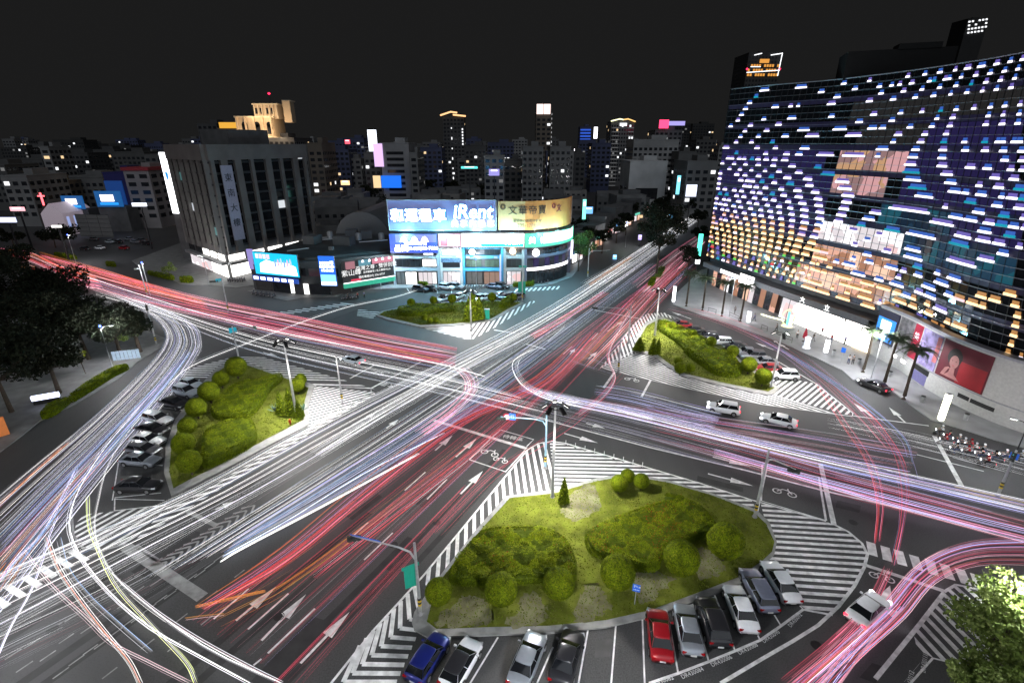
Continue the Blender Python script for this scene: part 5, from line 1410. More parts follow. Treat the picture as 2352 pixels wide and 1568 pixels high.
# lit shops and signs along the far avenue
for i, (u, v, d, w, h, c, lab) in enumerate(((1588, 438, 255, 5, 5.5, (.75, .8, 1), 'bright white blue box sign far up the avenue'), (1558, 425, 265, 1.6, 9, (.2, .75, 1), 'slim cyan upright sign far up the avenue'), (1342, 481, 190, 1.2, 7, (.25, .95, .75), 'slim turquoise upright sign right of the sand coloured billboard'), (1352, 483, 190, 3, 2.4, (.15, .4, .8), 'small blue sign beside the slim turquoise one'),
                                      (1412, 591, 168, 1.2, 1.6, (.2, .5, 1), 'blue lit shop sign among the avenue trees'), (1470, 545, 190, 1.2, 1.8, (.5, .4, .9), 'violet lit shop sign among the avenue trees'), (1535, 500, 215, 3, 2.4, (.2, .6, 1), 'azure sign under the avenue trees'), (1078, 385, 260, 8, 1.0, (.1, .7, .65), 'teal lit line on a dark block behind the blue billboard'), (1135, 396, 255, 5, 3, (.22, .2, .5), 'violet lit wall panel behind the blue billboard'),
                                      (1600, 418, 280, 2, 5, (.9, .92, 1), 'small white sign by the edge of the lamp facade'), (798, 326, 330, 3, 2.4, (1, .1, .15), 'small red neon on the skyline right of the office block'), (793, 420, 250, 4, 2, (1, .6, .3), 'orange lit balcony right of the office block'), (40, 480, 190, 5, 1.4, (.9, .4, .45), 'reddish lit shop roofs at the far left'), (15, 505, 170, 6, 1.6, (.6, .65, 1), 'pale blue lit shop front at the far left'), (130, 520, 165, 3, .7, (1, .95, .9), 'glaring white lamps of the far left crossing'), (320, 470, 185, 5, 1.2, (.8, .85, 1), 'white lit shop line behind the far left trees'))):
    p = at_dist('D', u, v, d); t = thing('street_sign', lab, 'sign', (p.x, d, p.z))
    mb = MB(); mb.box((0, 0, 0), (w, .5, h)); mb.build('panel', glow('far_sign_%d' % i, c, 1.8), t); mb = MB(); mb.box((0, .6, -(p.z + h / 2) / 2 + h * .2), (.4, .4, p.z)); mb.build('post', DARKM, t)
    mb = MB(); mb.box((0, -.3, h * .28), (w * .6, .12, h * .18)); mb.build('lettering', glow('sign_white', (.95, .93, 1), 3), t)
for i, (u, v) in enumerate(((1345, 600), (1368, 585), (1392, 566), (1412, 550), (1434, 535), (1455, 520), (1474, 508), (1494, 494))):
    p = g('D', u, v); o = thing('low_house', 'small dark shop house with a lit front along the far avenue', 'house', (p.x - 6, p.y, 0), -.55, 'shop houses along the far avenue')
    h = R.uniform(7, 11); mb = MB(); mb.box((0, 0, h / 2), (7, 9, h)); mb.build('wall', CONC_D, o); mb = MB(); mb.box((0, 0, h + .3), (7.4, 9.4, .6)); mb.build('roof', CONC_D, o)
    for j in range(2):
        mb = MB(); mb.box((3.55, -2.2 + 4.4 * j, 1.8), (.15, 3.2, 2.4)); mb.box((-1.6 + 3.2 * j, -4.55, 1.8), (2.6, .15, 2.2)); mb.build('shopfront', R.choice((GL_WHITE, GL_GREY, SHOP_L, GL_GOLD)), o)
    mb = MB(); mb.box((3.7, 0, 3.8), (.3, 6.5, .9)); mb.build('sign_board', glow('shop_board_%d' % (i % 4), ((.2, .5, 1), (.9, .85, .8), (.2, .8, .6), (.8, .3, .3))[i % 4], .9), o)
# arched roof and sheds
t = thing('barn_roof_building', 'long building with a rounded grey roof right of the office block', 'building', (-47, 178, 0), math.radians(-4))
mb = MB(); mb.lathe([(9, -14), (9, 14)], (0, 0, 7), 24, 0, 'Y'); mb.build('roof', mat('zinc_roof', (.13, .13, .13), .5, .3), t)
mb = MB(); mb.box((0, 0, 4), (17.8, 27, 8)); mb.build('wall', CONC_D, t)
# skyscraper with the lit crown high on the right
t, W, zt = city_block('very tall dark skyscraper with a neon outlined golden top', 1694, 1766, 122, 560, 34, (.045, .045, .047), .012, 4.0, 3.0, vis=70)
NEO = glow('neon_tube', (.95, .97, 1), 2.2)
mb = MB()
for x0, x1 in ((-W * .34, -W * .12), (W * .16, W * .5)):
    mb.tube([(x0, -1, zt - 2), (x1, -1, zt - .5)], .35, 4)
mb.tube([(W * .5, -1, zt), (W * .47, -1, zt - 20)], .35, 4); mb.tube([(-W * .4, -1, zt - 12), (-W * .1, -1, zt - 12)], .3, 4); mb.tube([(-W * .5, -1, zt - 17), (W * .5, -1, zt - 15)], .3, 4)
mb.build('neon_outline', NEO, t)
mb = MB()
for k in range(3):
    for j in range(12):
        if (j * 7 + k * 3) % 5:
            mb.box((-W * .44 + j * W * .08, -.6, zt - 11 - k * 4), (W * .05, .8, 2.2))
mb.box((0, -.6, zt - 7), (W * .28, .8, 3.4))
mb.build('lit_floor', glow('gold_floor', (.85, .36, .06), 1.0), t)
for x in (-W * .5, W * .5):
    mb = MB(); mb.lathe([(.6, -.8), (1.1, 0), (.6, .8)], (x, -1, zt - 14), 8); mb.build('beacon', glow('beacon_red', (1, .02, .08), 4), t)
t, W, zt = city_block('dark tower top added to carry a cluster of small white lights', 2152, 2196, 44, 700, 24, (.012, .012, .012), 0, 30, 30, vis=10)  # tower added only to carry this cluster of lights
mb = MB()
for k in range(4):
    for j in range(6):
        if R.random() < .85:
            mb.box((-W * .42 + j * W * .16 + k * .8, -.6, zt - 3 - k * 3.8 - j * -.5), (W * .08, .6, 1.6))
mb.build('crown_light', WIN_M[1], t)
t = thing('rooftop_plant', 'black plant housing on the roof of the department store', 'rooftop housing', (0, 0, 0))
p0 = at_dist('D', 1962, 190, 118); p1 = at_dist('D', 2110, 160, 105)
mb = MB(); mb.box(((p0.x + p1.x) / 2 + 4, 116, HT + 2.2), (18, 8, 5.2), math.radians(-20)); mb.build('housing', mat('roof_black', (.004, .004, .004), .9, var=.2), t)
mb = MB(); mb.box(((p0.x + p1.x) / 2 + 6, 113, HT + 5.2), (7, 4, 1.0), math.radians(-20)); mb.build('cover', mat('roof_black', (.004, .004, .004), .9), t)
# ================================================================== vegetation
LEAF = {'hedge': [mat('hedge_leaf', (.12, .16, .003), .85, spec=.1, var=.35, vscale=2), mat('hedge_leaf_dark', (.062, .09, .003), .85, spec=.15, var=.35, vscale=2), mat('hedge_leaf_new', (.18, .20, .008), .85, spec=.15, var=.3, vscale=2), mat('hedge_leaf_red', (.22, .05, .012), .85, spec=.15, var=.3)],
        'dark': [mat('night_leaf', (.012, .016, .008), .85, spec=.15, var=.3), mat('night_leaf_b', (.008, .011, .006), .85, spec=.15, var=.3), mat('night_leaf_c', (.018, .020, .011), .85, spec=.15, var=.3)],  # darkness of the unlit trees put into the leaf colour
        'green': [mat('lit_leaf', (.06, .12, .03), .85, spec=.15, var=.3), mat('lit_leaf_b', (.035, .08, .02), .85, spec=.15, var=.3), mat('lit_leaf_c', (.1, .15, .04), .85, spec=.15, var=.3)],
        'pale': [mat('pale_leaf', (.11, .155, .03), .85, spec=.15, var=.3), mat('pale_leaf_b', (.09, .13, .025), .85, spec=.15, var=.3), mat('pale_leaf_c', (.19, .24, .07), .85, spec=.15, var=.25)]}


def ball_pts(n, r, squash=1.0):
    a = NP.normal(size=(n, 3)); a /= np.linalg.norm(a, axis=1)[:, None]
    k = (1 - np.abs(NP.normal(0, .035, n)))[:, None]
    q = a * r * k; q[:, 2] *= squash
    return q, a


def core_ball(mb, r, c, m=1, n=14, sq=1.0):
    mb.lathe([(r * math.sin(math.pi * i / 9) + .001, -r * sq * math.cos(math.pi * i / 9)) for i in range(10)], c, n, m)


def topiary(r, n, key='hedge'):
    o = thing('topiary_ball', '', 'shrub')
    q, a = ball_pts(n, r)
    q[:, 2] += r + .35
    ex = MB(); core_ball(ex, r * .95, (0, 0, r + .35))
    mi = [0 if R.random() < .7 else (2 if R.random() < .5 else 1) for _ in range(n)]
    me = leaf_mesh('foliage', q, .105, LEAF[key], mi, a * 1.7, ex)
    link('foliage', me, o)
    t = MB(); t.tube([(0, 0, 0), (0.02, 0, .5)], .09, 6); t.build('trunk', BARK, o)
    return o


tp = topiary(1.0, 5200); tpu = [False]


def ball_at(v, x, y, rpx, label, group=None, z0=.19, sq=1.0):
    c = g(v, x, y, 1.25)
    d = (c - CAM).length
    r = rpx * _V[v][2] * 2352 / 4096 / F_PX * d
    c = g(v, x, y, z0 + r * 1.25)
    return place(tp, tpu, (c.x, c.y, z0), R.uniform(0, 6), label, group, (r, r, r * sq))


GB = 'clipped ball shrubs on the traffic islands'
for x, y, r, l in ((712, 1000, 75, 'clipped ball shrub at the lower left tip of the near island, beside the signal pole'), (1105, 985, 92, 'clipped ball shrub, second from the signal pole on the near island'),
                   (1465, 950, 88, 'third clipped ball shrub from the signal pole, before the ragged hedge'), (1835, 880, 96, 'clipped ball shrub above the blue parking sign on the near island'), (2235, 790, 96, 'clipped ball shrub under the right end of the flowering hedge'),
                   (1845, 320, 52, 'front left ball of the trio at the top of the near island'), (1898, 272, 42, 'rear ball of the trio at the top of the near island'), (1985, 305, 46, 'right hand ball of the trio at the top of the near island')):
    ball_at('C3', x, y, r, l, GB)
ball_at('R4', 480, 685, 95, 'rightmost clipped ball shrub on the near island, by the grey wagon', GB)
for i, (x, y, r) in enumerate(((1480, 735, 54), (1385, 810, 42), (1310, 890, 52), (1230, 990, 50), (1175, 1105, 45), (1150, 1215, 55), (1185, 1330, 60))):
    ball_at('L1', x, y, r, 'ball shrub on the left island, ' + ['at its top corner', 'second from the top corner', 'beside the two pale cars at the top', 'beside the first black car', 'beside the silver estate car', 'beside the row of white and grey cars', 'nearest to the empty looking bottom bay'][i], GB)
ball_at('L1', 1865, 850, 42, 'bright ball shrub at the right corner of the left island', GB); ball_at('L1', 1885, 815, 34, 'smaller bright ball behind the one at the right corner of the left island', GB)
for i, (x, y, r) in enumerate(((400, 558, 22), (515, 600, 22), (615, 648, 27), (735, 700, 30), (825, 775, 38), (905, 840, 40), (435, 755, 24), (445, 792, 31), (500, 790, 27))):
    ball_at('R6', x, y, r, ['ball shrub by the dark red car on the right island', 'ball shrub between the dark cars on the right island', 'ball shrub below the white estate on the right island', 'ball shrub left of the two grey cars on the right island', 'large ball shrub beside the silver car on the right island', 'large dark ball shrub at the tip of the right island',
                            'rear ball of the trio on the right island lawn', 'front left ball of the trio on the right island lawn', 'front right ball of the trio on the right island lawn'][i], GB)
for i, (x, y, r) in enumerate(((340, 1200, 38), (550, 1178, 36), (725, 1165, 42), (912, 1148, 37), (1100, 1150, 42), (1305, 1150, 34), (470, 1340, 32), (520, 1368, 30), (572, 1362, 30))):
    ball_at('B3', x, y, r, ['leftmost ball shrub on the far island before the shops', 'second ball shrub from the left on the far island', 'ball shrub beside the white car on the far island', 'ball shrub behind the dark conifer on the far island', 'ball shrub before the pale cars on the far island', 'rightmost ball shrub on the far island',
                            'left bush of the clump on the far island lawn', 'front bush of the clump on the far island lawn', 'right bush of the clump on the far island lawn'][i], GB)


def hedge(label, poly, h, n, leaf, red=0.0, rag=.12, z0=.19, key='hedge', group=None):
    """a clipped hedge mass: a domed core over its plan with leaf faces all over"""
    o = thing('hedge', label, 'hedge', (0, 0, 0), 0, group)
    cx = sum(p.x for p in poly) / len(poly); cy = sum(p.y for p in poly) / len(poly)
    P = smooth_path(list(poly) + [poly[0]], 40)[:-1]
    ex = MB()
    rings = []
    for k, z in ((.97, 0), (.97, h * .5), (.92, h * .64), (.80, h * .70), (.4, h * .72)):
        rings.append([(cx + (p.x - cx) * k, cy + (p.y - cy) * k, z0 + z * .97 + (R.uniform(-rag, rag) * .5 if z > h * .6 else 0)) for p in P])
    nP = len(P)
    for r in rings:
        ex.v += r
    for i in range(len(rings) - 1):
        for j in range(nP):
            q = (j + 1) % nP
            ex.f.append((i * nP + j, i * nP + q, (i + 1) * nP + q, (i + 1) * nP + j)); ex.m.append(1)
    ex.f.append(tuple((len(rings) - 1) * nP + j for j in range(nP))); ex.m.append(1)
    pts, nr, mi = [], [], []
    xs = [p.x for p in P]; ys = [p.y for p in P]
    ph = R.uniform(0, 9)
    while len(pts) < n:
        if R.random() < .68:
            x, y = R.uniform(min(xs), max(xs)), R.uniform(min(ys), max(ys))
            if not inside(P, x, y):
                continue
            b = math.sin(x * 1.7 + ph) * math.sin(y * 1.9 - ph) * rag + math.sin(x * 4.1) * math.cos(y * 3.7 + ph) * rag * .6
            pts.append((x, y, z0 + h * .98 + b * .8 + R.uniform(-.14, .04))); nr.append((-math.cos(x * 1.7 + ph) * rag * 2, -math.cos(y * 1.9 - ph) * rag * 2, 1.3))
            mi.append(3 if R.random() < red * (1 if math.sin(x * .9 + ph) > 0 else .15) else (1 if b < -rag * .3 else (2 if R.random() < .22 else 0)))
        else:
            i = R.randrange(nP); t = R.random(); a, b = P[i], P[(i + 1) % nP]
            p = a.lerp(b, t); z = R.random()
            k = 1.03 - .16 * max(0, z - .7) / .3
            pts.append((cx + (p.x - cx) * k, cy + (p.y - cy) * k, z0 + z * h)); d = Vector((p.x - cx, p.y - cy, 0)).normalized(); nr.append((d.x * 1.4, d.y * 1.4, .2)); mi.append(0 if R.random() < .6 else 1)
    me = leaf_mesh('foliage', np.array(pts), leaf, LEAF[key], mi, np.array(nr), ex)
    link('foliage', me, o)
    return o


hedge('ragged dark green hedge at the left of the near island', gs('C3', (800, 900), (870, 790), (960, 690), (1030, 650), (1190, 640), (1370, 650), (1480, 700), (1545, 800), (1560, 900), (1520, 945), (1200, 965), (900, 970), (800, 950)), 1.15, 19000, .15, .02, .34)
hedge('long rounded hedge with red flowers on the near island', gm(('C3', 1640, 690), ('C3', 1700, 630), ('C3', 1900, 545), ('C3', 2100, 480), ('C3', 2250, 450), ('R4', 100, 425), ('R4', 280, 480), ('R4', 365, 560), ('R4', 400, 630), ('R4', 300, 690), ('R4', 100, 770), ('C3', 2080, 870), ('C3', 1950, 870), ('C3', 1780, 820), ('C3', 1670, 760)), 1.05, 26000, .125, .10, .13)
hedge('upper long rounded hedge on the left island', gs('L1', (1345, 1010), (1400, 940), (1500, 870), (1640, 840), (1770, 815), (1700, 890), (1650, 970), (1560, 1060), (1400, 1075), (1340, 1045)), 1.2, 14000, .14, .01, .10)
hedge('lower blocky clipped hedge on the left island', gs('L1', (1290, 1215), (1330, 1160), (1530, 1090), (1590, 1115), (1605, 1215), (1480, 1300), (1300, 1375), (1280, 1300)), 1.3, 12000, .14, 0, .08)
hedge('long loose hedge on the right island beside the parked cars', gs('R6', (320, 590), (350, 555), (430, 580), (540, 635), (620, 690), (710, 735), (770, 805), (745, 845), (640, 835), (560, 785), (480, 725), (430, 665)), 1.2, 9500, .26, .01, .3)
hedge('low hedge along the back of the far island', gs('B3', (230, 1280), (420, 1255), (660, 1262), (760, 1290), (600, 1300), (480, 1325), (300, 1340), (220, 1320)), 1.2, 3500, .34, 0, .15)
hedge('low hedge at the right corner of the far island', gs('B3', (1170, 1255), (1230, 1200), (1300, 1180), (1290, 1205), (1220, 1260)), 1.3, 900, .34, 0, .2)
GP = 'clipped roadside hedges along the left pavement'
hedge('long clipped roadside hedge below the street lamp on the left pavement', gs('L1', (450, 940), (560, 860), (700, 775), (790, 745), (800, 760), (720, 800), (570, 895), (470, 955)), 1.0, 4500, .2, 0, .08, .13, 'hedge', GP)
hedge('short roadside hedge at the foot of the big dark trees', gs('L1', (265, 1050), (330, 990), (430, 955), (440, 970), (350, 1040), (280, 1065)), .9, 2000, .2, 0, .1, .13, 'hedge', GP)
for i, (v, pts) in enumerate((('N6', ((580, 860), (590, 800), (790, 800), (800, 860))), ('N6', ((0, 720), (0, 690), (400, 750), (410, 810))), ('K1', ((510, 1210), (520, 1195), (680, 1220), (690, 1235))), ('K1', ((980, 1300), (985, 1285), (1055, 1285), (1060, 1305))), ('N4', ((1480, 730), (1490, 700), (1690, 700), (1700, 725))), ('N4', ((370, 735), (380, 715), (460, 715), (470, 735))))):
    hedge(['low square hedge before the bright shop entrance of the office block', 'low hedge along the far kerb of the left avenue', 'narrow hedge strip at the far end of the left avenue', 'small square hedge by the far left car park', 'clipped hedge at the crossing before the rounded shop corner', 'small bright hedge by the shop kerb'][i], gs(v, *pts), 1.1, 700, .35, 0, .1, .13, 'hedge', 'low kerb hedges in the distance')


def cone_tree(h, r, n, key='hedge'):
    o = thing('conifer', '', 'tree')
    z = NP.uniform(0, 1, n) ** 1.3; a = NP.uniform(0, 2 * math.pi, n)
    rr = r * (1 - z) ** .8 * NP.uniform(.8, 1.05, n)
    q = np.stack([rr * np.cos(a), rr * np.sin(a), .25 + z * h], 1)
    ex = MB(); ex.lathe([(.02, .2), (r * .8, .3), (r * .62, h * .35), (r * .32, h * .7), (.02, h)], (0, 0, 0), 10, 1)
    me = leaf_mesh('foliage', q, .2, LEAF[key], [0 if R.random() < .5 else 1 for _ in range(n)], np.stack([np.cos(a), np.sin(a), np.full(n, .3)], 1) * .6, ex)
    link('foliage', me, o); t = MB(); t.tube([(0, 0, 0), (0, 0, .5)], .08, 6); t.build('trunk', BARK, o)
    return o


cf = cone_tree(3.0, .62, 1100); cfu = [False]
for v, x, y, sc_, l in (('C3', 1495, 450, 1.0, 'small pointed conifer beside the tall lamp mast on the near island'), ('L1', 1770, 1040, (1.3, 1.3, 1.15), 'tallest of the dark conifers around the mast on the left island'), ('L1', 1830, 1045, (1.4, 1.4, 1.3), 'conifer behind the small utility box on the left island'), ('L1', 1880, 1060, (1.2, 1.2, .9), 'short conifer by the kerb corner of the left island'),
                      ('R6', 290, 725, (1.3, 1.3, 1.05), 'left one of two slim conifers on the right island'), ('R6', 318, 722, (1.0, 1.0, 1.0), 'right one of two slim conifers on the right island'), ('R6', 215, 700, (1.9, 1.9, .8), 'squat dark conifer at the left corner of the right island'),
                      ('B3', 885, 1385, (2.2, 2.2, 1.55), 'big dark conifer left of the mast on the far island'), ('B3', 980, 1368, (2.3, 2.3, 1.6), 'big dark conifer right of the mast on the far island'), ('B3', 930, 1370, (1.8, 1.8, 1.9), 'tallest middle conifer of the dark group on the far island')):
    p = g(v, x, y); place(cf, cfu, (p.x, p.y, .19), R.uniform(0, 6), l, None, sc_)


def agave(label, p, r):
    o = thing('agave', label, 'plant', p)
    for k in range(13):
        a = k * 2.4; e = .5 + .9 * (k % 4) / 4
        mb = MB(); d = Vector((math.cos(a) * math.cos(e), math.sin(a) * math.cos(e), math.sin(e))); s_ = Vector((-math.sin(a), math.cos(a), 0)) * .07
        mb.face([(0, 0, 0), d * r * .5 + s_ * 1.5, d * r, d * r * .5 - s_ * 1.5]); mb.build('leaf', mat('agave_leaf', (.05, .11, .09), .5, var=.2), o)


p = g('L1', 1730, 1020); agave('spiky blue green agave left of the conifers on the left island', (p.x, p.y, .19), 1.4); p = g('L1', 1905, 1010); agave('spiky agave by the right kerb of the left island', (p.x, p.y, .19), 1.1)


def tree(label, p, h, cr, n, key='dark', leaf=.5, clusters=16, sq=.75, group=None, trunk=.25, cat='tree'):
    o = thing('tree', label, cat, p, 0, group)
    cz = h - cr * sq
    t = MB()
    lean = Vector((R.uniform(-.4, .4), R.uniform(-.4, .4), 0))
    fork = Vector((lean.x * .5, lean.y * .5, cz * .62))
    t.tube([(0, 0, 0), fork * .5, fork], [trunk, trunk * .8, trunk * .65], 8)
    cs = []
    for i in range(clusters):
        a = i * 2.4 + R.uniform(-.4, .4); e = math.sqrt((i + .5) / clusters) * .85
        zz = R.uniform(-.75, .85)
        c = Vector((math.cos(a) * e * cr * math.sqrt(1 - zz * zz * .6), math.sin(a) * e * cr * math.sqrt(1 - zz * zz * .6), cz + zz * cr * sq * .8)) + lean
        cs.append((c, cr * R.uniform(.26, .42)))
        t.tube([fork, fork.lerp(c, .55) + Vector((0, 0, -.1 * cr)), c], [trunk * .38, trunk * .22, trunk * .08], 5)
    t.build('trunk', BARK, o)
    pts, mi, nr = [], [], []
    per = n // clusters
    for j, (c, r) in enumerate(cs):
        a = NP.normal(size=(per, 3)); a /= np.linalg.norm(a, axis=1)[:, None]
        q = a * (r * NP.uniform(.35, 1.1, per) ** .6)[:, None]; q[:, 2] *= .72
        pts.append(q + np.array(c)); nr.append(a * .4 + np.array([0, 0, .35]))
        b = (0, 1, 2)[j % 3]
        mi += [b if R.random() < .55 else R.choice((0, 1, 2)) for _ in range(per)]
    me = leaf_mesh('crown', np.concatenate(pts), leaf, LEAF[key][:3], mi, np.concatenate(nr))
    link('crown', me, o)
    return o


def tree_px(label, v, x, y, zc, cr, h, n, key='dark', **k):
    """crown centre seen at a pixel, zc metres above the ground"""
    p = g(v, x, y, zc)
    return tree(label, (p.x, p.y, .1), h, cr, n, key, **k)


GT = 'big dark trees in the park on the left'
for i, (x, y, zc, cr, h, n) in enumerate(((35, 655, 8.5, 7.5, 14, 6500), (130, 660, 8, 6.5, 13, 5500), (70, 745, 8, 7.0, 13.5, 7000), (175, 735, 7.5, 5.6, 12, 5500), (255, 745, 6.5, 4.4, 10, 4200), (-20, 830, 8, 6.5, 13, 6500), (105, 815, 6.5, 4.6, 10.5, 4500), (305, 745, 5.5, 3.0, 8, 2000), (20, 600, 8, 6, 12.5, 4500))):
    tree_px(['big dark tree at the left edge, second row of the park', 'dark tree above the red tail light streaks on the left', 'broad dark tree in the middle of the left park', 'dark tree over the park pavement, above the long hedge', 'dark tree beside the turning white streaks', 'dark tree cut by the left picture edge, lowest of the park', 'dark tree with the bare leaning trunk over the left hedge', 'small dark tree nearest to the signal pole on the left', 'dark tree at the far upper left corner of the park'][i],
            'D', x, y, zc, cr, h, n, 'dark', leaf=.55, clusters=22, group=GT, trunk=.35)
for i, (v, x, y, zc, cr, h, n, key) in enumerate((('L1', 740, 555, 3.0, 1.7, 4.6, 1100, 'pale'), ('L1', 832, 518, 3.0, 1.5, 4.4, 900, 'pale'), ('K1', 1540, 1320, 3.0, 1.9, 4.8, 700, 'pale'), ('L1', 510, 690, 2.6, 1.2, 4.0, 700, 'hedge'))):
    tree_px(['small lit yellow green tree beside the blue topped street lamp', 'second small lit tree right of the blue topped street lamp', 'small lit tree on the far pavement before the office block', 'lit narrow bush in front of the dark park trees'][i], v, x, y, zc, cr, h, n, key, leaf=.32, clusters=9, group='small lit street trees on the left', trunk=.1)
tree_px('green lit tree at the rounded end of the shop row', 'B3', 1920, 690, 7, 5.0, 12, 4200, 'green', leaf=.5, clusters=18, trunk=.25)
p = g('D', 1506, 639); tree('tall dark tree in the median of the far avenue', (p.x, p.y, .1), 21.5, 7.0, 6500, 'dark', leaf=.6, clusters=24, sq=1.0, trunk=.38)
p = g('D', 1577, 640); tree('dark round tree in the median nearer the crossing', (p.x, p.y, .1), 10.0, 2.9, 2200, 'dark', leaf=.45, clusters=14, sq=.95, trunk=.2)
med = MB(); med.prism(gs('D', (1484, 668), (1496, 672), (1520, 640), (1552, 596), (1560, 570), (1546, 576), (1508, 630)), 0, .15); med.build('median', KERB, kind='structure')
hedge('small lit hedge on the avenue median below the tall tree', gs('D', (1487, 660), (1499, 662), (1506, 646), (1495, 646)), 1.1, 900, .3, 0, .12, .15); hedge('pale shrub bed round the foot of the tall median tree', gs('D', (1503, 642), (1516, 640), (1526, 622), (1512, 624)), 1.3, 900, .3, 0, .2, .15, 'pale')
tree_px('second dark tree behind the tall one in the avenue median', 'D', 1518, 470, 8, 4.5, 12, 2400, 'dark', leaf=.7, clusters=14)
GA = 'dark street trees lining the far avenue'
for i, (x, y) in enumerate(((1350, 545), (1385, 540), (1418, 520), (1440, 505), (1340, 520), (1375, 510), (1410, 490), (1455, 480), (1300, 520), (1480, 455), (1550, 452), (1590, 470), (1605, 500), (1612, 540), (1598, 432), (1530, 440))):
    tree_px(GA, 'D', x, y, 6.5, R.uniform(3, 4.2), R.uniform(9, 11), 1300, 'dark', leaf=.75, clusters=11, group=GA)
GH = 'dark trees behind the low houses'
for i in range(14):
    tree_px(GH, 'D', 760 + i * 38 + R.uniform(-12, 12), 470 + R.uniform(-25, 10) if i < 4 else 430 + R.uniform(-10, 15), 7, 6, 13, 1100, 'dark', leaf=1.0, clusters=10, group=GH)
GL_ = 'greenish trees by the far left car park'
for i, (v, x, y, cr) in enumerate((('K1', 590, 880, 3.5), ('K1', 640, 850, 3), ('K1', 1400, 780, 5), ('K1', 1280, 830, 4), ('K1', 1500, 830, 4), ('K1', 100, 1030, 4), ('K1', 480, 1030, 5), ('K1', 580, 1040, 5))):
    tree_px(GL_ if i < 5 else 'dark trees before the far left avenue', v, x, y, 4, cr, 4 + cr, 900, 'pale' if i < 5 else 'dark', leaf=.9, clusters=9, group=GL_ if i < 5 else 'dark trees before the far left avenue')
tree_px('bright green leafy tree at the right edge beside the corner hatching', 'R4', 2300, 1215, 5.0, 3.5, 8, 9000, 'pale', leaf=.30, clusters=34, sq=.95, trunk=.2)
tree_px('light green leafy tree cut by the bottom edge at the right corner', 'R4', 2110, 1560, 3.6, 2.0, 5.6, 4200, 'pale', leaf=.26, clusters=20, sq=.8, trunk=.12)
# palms on the plaza
fr_me = None


def palm(h):
    o = thing('palm_tree', '', 'palm tree')
    t = MB(); t.tube([(0, 0, 0), (0, 0, .6), (.08, 0, h * .5), (.02, .05, h)], [.36, .27, .22, .2], 10); t.build('trunk', BARK, o)
    mb = MB()
    L_ = 2.7
    pts = [Vector((L_ * s, 0, .9 * math.sin(s * 1.9) * 1.0 - 1.5 * s * s)) for s in (0, .2, .4, .6, .8, 1.0)]
    mb.tube(pts, [.05, .045, .04, .03, .02, .01], 4)
    for i in range(22):
        s = .12 + .86 * i / 21
        p = smooth_path(pts, 50)[int(s * 49)]
        w = .75 * math.sin(math.pi * min(1, s * .9 + .12))
        for sd in (-1, 1):
            mb.face([p, p + Vector((.1, sd * w * .5, .02)), p + Vector((.28, sd * w, -.28 * w - .12)), p + Vector((.12, sd * w * .4, -.05))])
    me = bpy.data.meshes.new('frond'); me.from_pydata(mb.v, [], mb.f); me.materials.append(mat('palm_leaf', (.05, .075, .035), .6, var=.3)); me.update()
    for k in range(18):
        f = link('frond', me, o); f.location = (.02, .05, h - .05 + .15 * (k % 3)); f.rotation_euler = (R.uniform(-.2, .2), -.55 + .35 * (k % 3) + R.uniform(-.1, .1), k * 2 * math.pi / 18 + R.uniform(-.1, .1))
    return o


pm = palm(7.6); pmu = [False]
for i, (v, x, y, s_) in enumerate((('N1', 130, 812, 1.0), ('N1', 320, 862, .95), ('N1', 548, 928, .95), ('N1', 765, 992, .98), ('Q5', 445, 1005, .92), ('Q5', 690, 1165, 1.0), ('Q5', 925, 1325, 1.0), ('N1', 1945, 1215, .7))):
    p = g(v, x, y); place(pm, pmu, (p.x, p.y, .13), R.uniform(0, 6), ['palm tree nearest the avenue at the store corner', 'second palm from the avenue before the store', 'palm with green lit fronds left of the glaring canopy lamp', 'palm before the glaring canopy lamp of the store', 'palm behind the white lamp post by the video screen', 'palm behind the parked black car', 'palm right of the parked black car', 'short palm at the store entrance planter'][i], 'palm trees along the store plaza', s_)
# ================================================================== cars


def loft(mb, rings, m=0, cap=True):
    k = len(mb.v); n = len(rings[0])
    for r in rings:
        mb.v += [tuple(p) for p in r]
    for i in range(len(rings) - 1):
        for j in range(n):
            q = (j + 1) % n
            mb.f.append((k + i * n + j, k + i * n + q, k + (i + 1) * n + q, k + (i + 1) * n + j)); mb.m.append(m)
    if cap:
        mb.f.append(tuple(k + j for j in reversed(range(n)))); mb.m.append(m)
        e = k + (len(rings) - 1) * n; mb.f.append(tuple(e + j for j in range(n))); mb.m.append(m)


